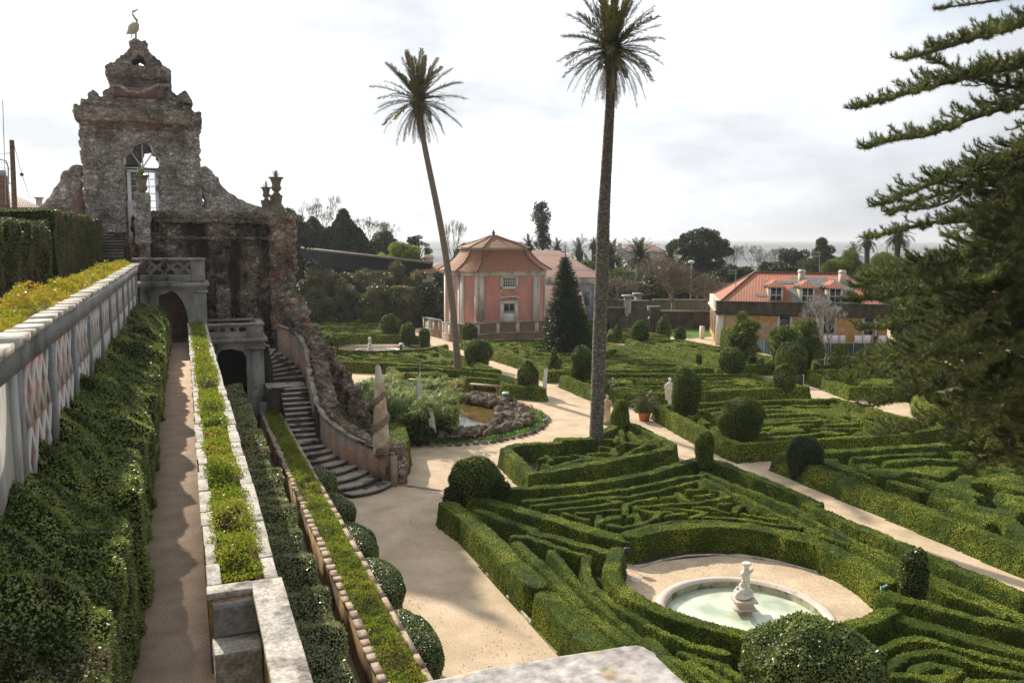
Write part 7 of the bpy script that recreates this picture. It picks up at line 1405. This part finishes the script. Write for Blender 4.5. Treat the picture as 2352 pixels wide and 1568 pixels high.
baretree('leafless small tree in front of the yellow house wall', 1900, 800, 722, 80, 62, 6, seed=12, mat='bark_grey', r0=.16, zb=0)
tree('magnolia_tree', 'glossy dark green tree at the left corner of the yellow house', 1710, 790, 712, 74, 64, 'topiary_leaf', 'round', 60, seed=21, cb=.1, ls=.16, cat='tree')
tree('orange_tree', 'low round green tree in front of the yellow house', 1803, 800, 732, 76, 60, 'topiary_leaf', 'round', 44, seed=22, cb=.05, ls=.14)
tree('orange_tree', 'green orange tree with fruits above the laundry', 1850, 800, 722, 70, 62, 'topiary_leaf', 'round', 44, seed=23, cb=.05, ls=.14)
for k_, (x, yb, yt, w_, D, lab) in enumerate([(1450, 700, 632, 150, 118, 'dark thicket below the canary palms'), (1560, 700, 640, 160, 126, 'dark thicket below the eucalyptus'), (1700, 690, 622, 170, 132, 'dark thicket behind the yellow house left corner'), (1850, 680, 600, 170, 130, 'dark thicket above the yellow house ridge'), (745, 610, 550, 130, 128, 'dark thicket of conifers above the left boundary wall'), (850, 612, 572, 130, 126, 'grey-green thicket above the boundary wall'), (1200, 640, 585, 90, 140, 'dark thicket between pavilion roof and araucaria')]):
    tree('tree_thicket', lab, x, yb, yt, w_, D, 'conifer_leaf' if x < 800 else 'euc_leaf', 'mass', 34, seed=120+k_)
tree('evergreen_tree', 'dark bushy tree between the yellow house and the pine boughs', 2095, 800, 650, 130, 76, 'topiary_leaf', 'round', 50, seed=61, cb=.02, ls=.2)
# street lamp by palms
t = TH('street_lamp', 'thin white lamp post between distant palm and eucalyptus', 'street lamp', tuple(PD(1588, 640, 125))); b = MB(); b.tube([(*PD(1588, 640, 125)[:2], 0), PD(1588, 604, 125)], .09, 6); t.part('post', b, ['white']); b = MB(); c = PD(1588, 602, 125); b.ell(c, (.5, .5, .3), 0, 10, 6); t.part('lamp_head', b, ['white'])
# dark conifer in the bed
t = TH('conifer_tree', 'dark tiered young araucaria in the middle of the garden', 'tree', tuple(P(1306, 822, 0))); base = P(1306, 822, 0); D = dep(base); top = PD(1298, 562, D); b = MB(); b.tube([base, top], [.2, .03], 8); t.part('trunk', b, ['bark']); b = MB()
tiers = 34
for i in range(tiers):
    f = i/tiers; z = base[2]+(top[2]-.8)*(f*.97+.015); r_ = (1-f)**.85*2.35+.15; c = base*(1-f)+top*f; nb = 9+int((1-f)*5)
    for k_ in range(nb):
        a = k_*6.283/nb+i*.7+random.uniform(-.2, .2); rr = r_*random.uniform(.82, 1.08); m_ = max(int(rr*26), 6); s = np.linspace(.12, 1, m_); dz = -.10*rr*s+.22*rr*s**3
        p_ = np.stack([c[0]+math.cos(a)*rr*s, c[1]+math.sin(a)*rr*s, z+dz], 1); p_ = np.repeat(p_, 7, 0); n_ = nrmz(rng.normal(size=p_.shape)*[1, 1, .6]+[0, 0, .5]); p_ = p_+rng.normal(size=p_.shape)*[.09, .09, .03]; leaves(b, p_, n_, .17, 0, .3, .5)
for i in range(5):
    c = base*(1-.95)+top*.95+[0, 0, -.2+i*.2]
    for a in np.linspace(0, 6.28, 6)[:-1]: e = c+np.array([math.cos(a), math.sin(a), .5])*(.4-.07*i); b.strip(c, e, .04, 0)
t.part('boughs', b, ['conifer_leaf'])
# ================================================================== OVERHANGING PINE
t = TH('norfolk_pine', 'huge dark araucaria whose sweeping boughs fill the right edge', 'tree', tuple(P(2760, 1500, 0)))
random.seed(42); TD = 19.; tb = PD(2720, 900, TD); b = MB(); b.tube([(tb[0], tb[1], 0), (tb[0], tb[1], 8), (tb[0]+.1, tb[1], 17), (tb[0], tb[1], 22)], [.5, .42, .3, .15], 12); t.part('trunk', b, ['bark']); limb = MB(); nd = MB()
def tufts(pts, rad, per_m, ln, mat=0):
    pts = np.asarray(pts, float); seg = np.diff(pts, axis=0); l = np.linalg.norm(seg, axis=1); n = max(int(l.sum()*per_m), 3); cs = np.concatenate([[0], np.cumsum(l)]); s = rng.uniform(0, cs[-1], n); i = np.clip(np.searchsorted(cs, s)-1, 0, len(l)-1); f = ((s-cs[i])/l[i])[:, None]; p = pts[i]+seg[i]*f; tg = nrmz(seg)[i]
    rd = nrmz(np.cross(tg, rng.normal(size=(n, 3)))); d = nrmz(rd+tg*.9+np.array([0, 0, .15])); L_ = ln*(.7+.6*rng.random((n, 1))); sd = nrmz(np.cross(d, rd))*rad
    v = np.stack([p-sd*.6, p+d*L_, p+sd*.6], 1).reshape(-1, 3); nd.add(v, np.arange(3*n).reshape(-1, 3), mat, rng.random(n))
def bough(ctrl, D0, D1, rb=.09, dens=1., side=.85):
    # ctrl: picture points root->tip ; distance D0 root, D1 tip
    c = np.array([PD(x, y, D0+(D1-D0)*i/(len(ctrl)-1)) for i, (x, y) in enumerate(ctrl)]); cs = np.concatenate([[0], np.cumsum(np.linalg.norm(np.diff(c, axis=0), axis=1))]); n = max(int(cs[-1]/.13), 8); ss = np.linspace(0, cs[-1], n); p = np.stack([np.interp(ss, cs, c[:, k]) for k in range(3)], 1)
    for k in range(3): p[:, k] = np.convolve(np.pad(p[:, k], 4, 'edge'), np.ones(9)/9, 'valid')
    limb.tube(p, np.linspace(rb, .012, n), 6); tg = nrmz(np.gradient(p, axis=0)); tot = cs[-1]
    tufts(p[n//4:], .0125, 170*dens, .1)
    for j in range(2, n):
        f = j/n
        if random.random() > .92*dens: continue
        for sg in (-1, 1):
            if random.random() < .12: continue
            hd = nrmz(np.cross(tg[j], [0, 0, 1.])); l = side*(.35+.9*math.sin(math.pi*min(.15+.8*f, 1.))**.8)*random.uniform(.55, 1.1)*(1-.55*f); d = nrmz(hd*sg*random.uniform(.6, 1)+tg[j]*random.uniform(.5, .9)+np.array([0, 0, random.uniform(-.15, .5)])); q = p[j]; e1 = q+d*l*.5+[0, 0, -.04*l]; e2 = q+d*l*.85+np.array([0, 0, .06*l]); e3 = e2+tg[j]*l*.12+[0, 0, .16*l]
            limb.tube([q, e1, e2], [.014, .01, .006], 3); tufts([q+d*l*.1, e1, e2, e3], .0125, 240, .1)
            if l > .5:
                for g in (.35, .6):
                    m_ = q+d*l*g; dd = nrmz(tg[j]*random.uniform(.4, 1)+hd*sg*random.uniform(-.2, .6)+[0, 0, .35]); tufts([m_, m_+dd*.14, m_+dd*.26+[0, 0, .05]], .012, 240, .1)
PN_ = 1
bough([(2620, -90), (2420, -30), (2300, 0), (2215, 12), (2140, 22)], 19, 17, .06, .45, .5)
bough([(2640, -20), (2352, 56), (2246, 85), (2148, 118), (2066, 137)], 19, 15.5)
bough([(2680, 40), (2352, 150), (2213, 180), (2122, 203), (2036, 228), (1952, 251)], 19, 14.5, .1)
bough([(2680, 110), (2352, 205), (2260, 190), (2180, 150), (2120, 130)], 19.5, 18, .07)
bough([(2680, 130), (2352, 232), (2200, 282), (2122, 315), (2049, 320), (1979, 344)], 19, 15, .1)
bough([(2680, 240), (2352, 341), (2200, 402), (2122, 428), (2062, 453), (2003, 476)], 19, 15, .1)
bough([(2680, 270), (2400, 380), (2240, 420), (2120, 460), (2026, 496)], 20, 17, .09)
bough([(2680, 330), (2400, 440), (2200, 500), (2090, 522), (1986, 551)], 19, 16, .09)
bough([(2700, 420), (2352, 560), (2200, 590), (2080, 620), (1975, 650)], 19, 15, .09)
bough([(2700, 470), (2400, 600), (2200, 650), (2050, 680), (1942, 692)], 18, 13, .09)
bough([(2700, 560), (2352, 650), (2311, 669), (2213, 748), (2122, 807), (2016, 853), (1915, 873)], 18, 12.5, .1, 1.1)
bough([(2700, 640), (2352, 774), (2266, 813), (2193, 872), (2090, 905), (1990, 935)], 17, 12.5, .1)
bough([(2700, 700), (2400, 850), (2250, 930), (2120, 975), (2010, 1000)], 17.5, 13.5, .09)
bough([(2700, 600), (2400, 700), (2200, 780), (2050, 820), (1920, 835)], 18.5, 14, .08)
for i in range(46):
    ty_ = random.uniform(480, 1120); tx_ = 1950+random.uniform(0, 360)+(70 if ty_ < 620 else 0)+max(0, ty_-930)*1.0; mx_ = 2400; ry = ty_-random.uniform(150, 330); my = ty_*.5+ry*.5
    bough([(2720, ry), (2500, ry*.62+ty_*.38-15), (mx_-100, my+30), (.5*(tx_+2300)+0, ty_-random.uniform(5, 45)), (tx_, ty_)], random.uniform(18, 21), random.uniform(14, 20), .07, .95, 1.0)
for i in range(14):
    ty_ = random.uniform(120, 480); bough([(2740, ty_-160), (2560, ty_-100), (2420, ty_-50), (2290+random.uniform(-30, 60), ty_)], 20, random.uniform(18, 22), .06, .9)
t.part('limbs', limb, ['bark']); t.part('needles', nd, ['needle'])
# ------------------------------------------------------------------ haze
m_, t_, o_, b_ = newmat('haze'); t_.nodes.remove(b_); pv = N(t_, 'ShaderNodeVolumePrincipled'); pv.inputs['Color'].default_value = (.93, .96, 1, 1); pv.inputs['Density'].default_value = HAZE; pv.inputs['Anisotropy'].default_value = .35; L(t_, pv.outputs[0], o_.inputs['Volume'])
b = MB(); b.box(-9500, 12500, -80, 15500, -13, 40); o = b.build('haze', ['haze'], kind='stuff'); o.display_type = 'WIRE'
print('faces', sum(len(o.data.polygons) for o in bpy.data.objects if o.type == 'MESH'))
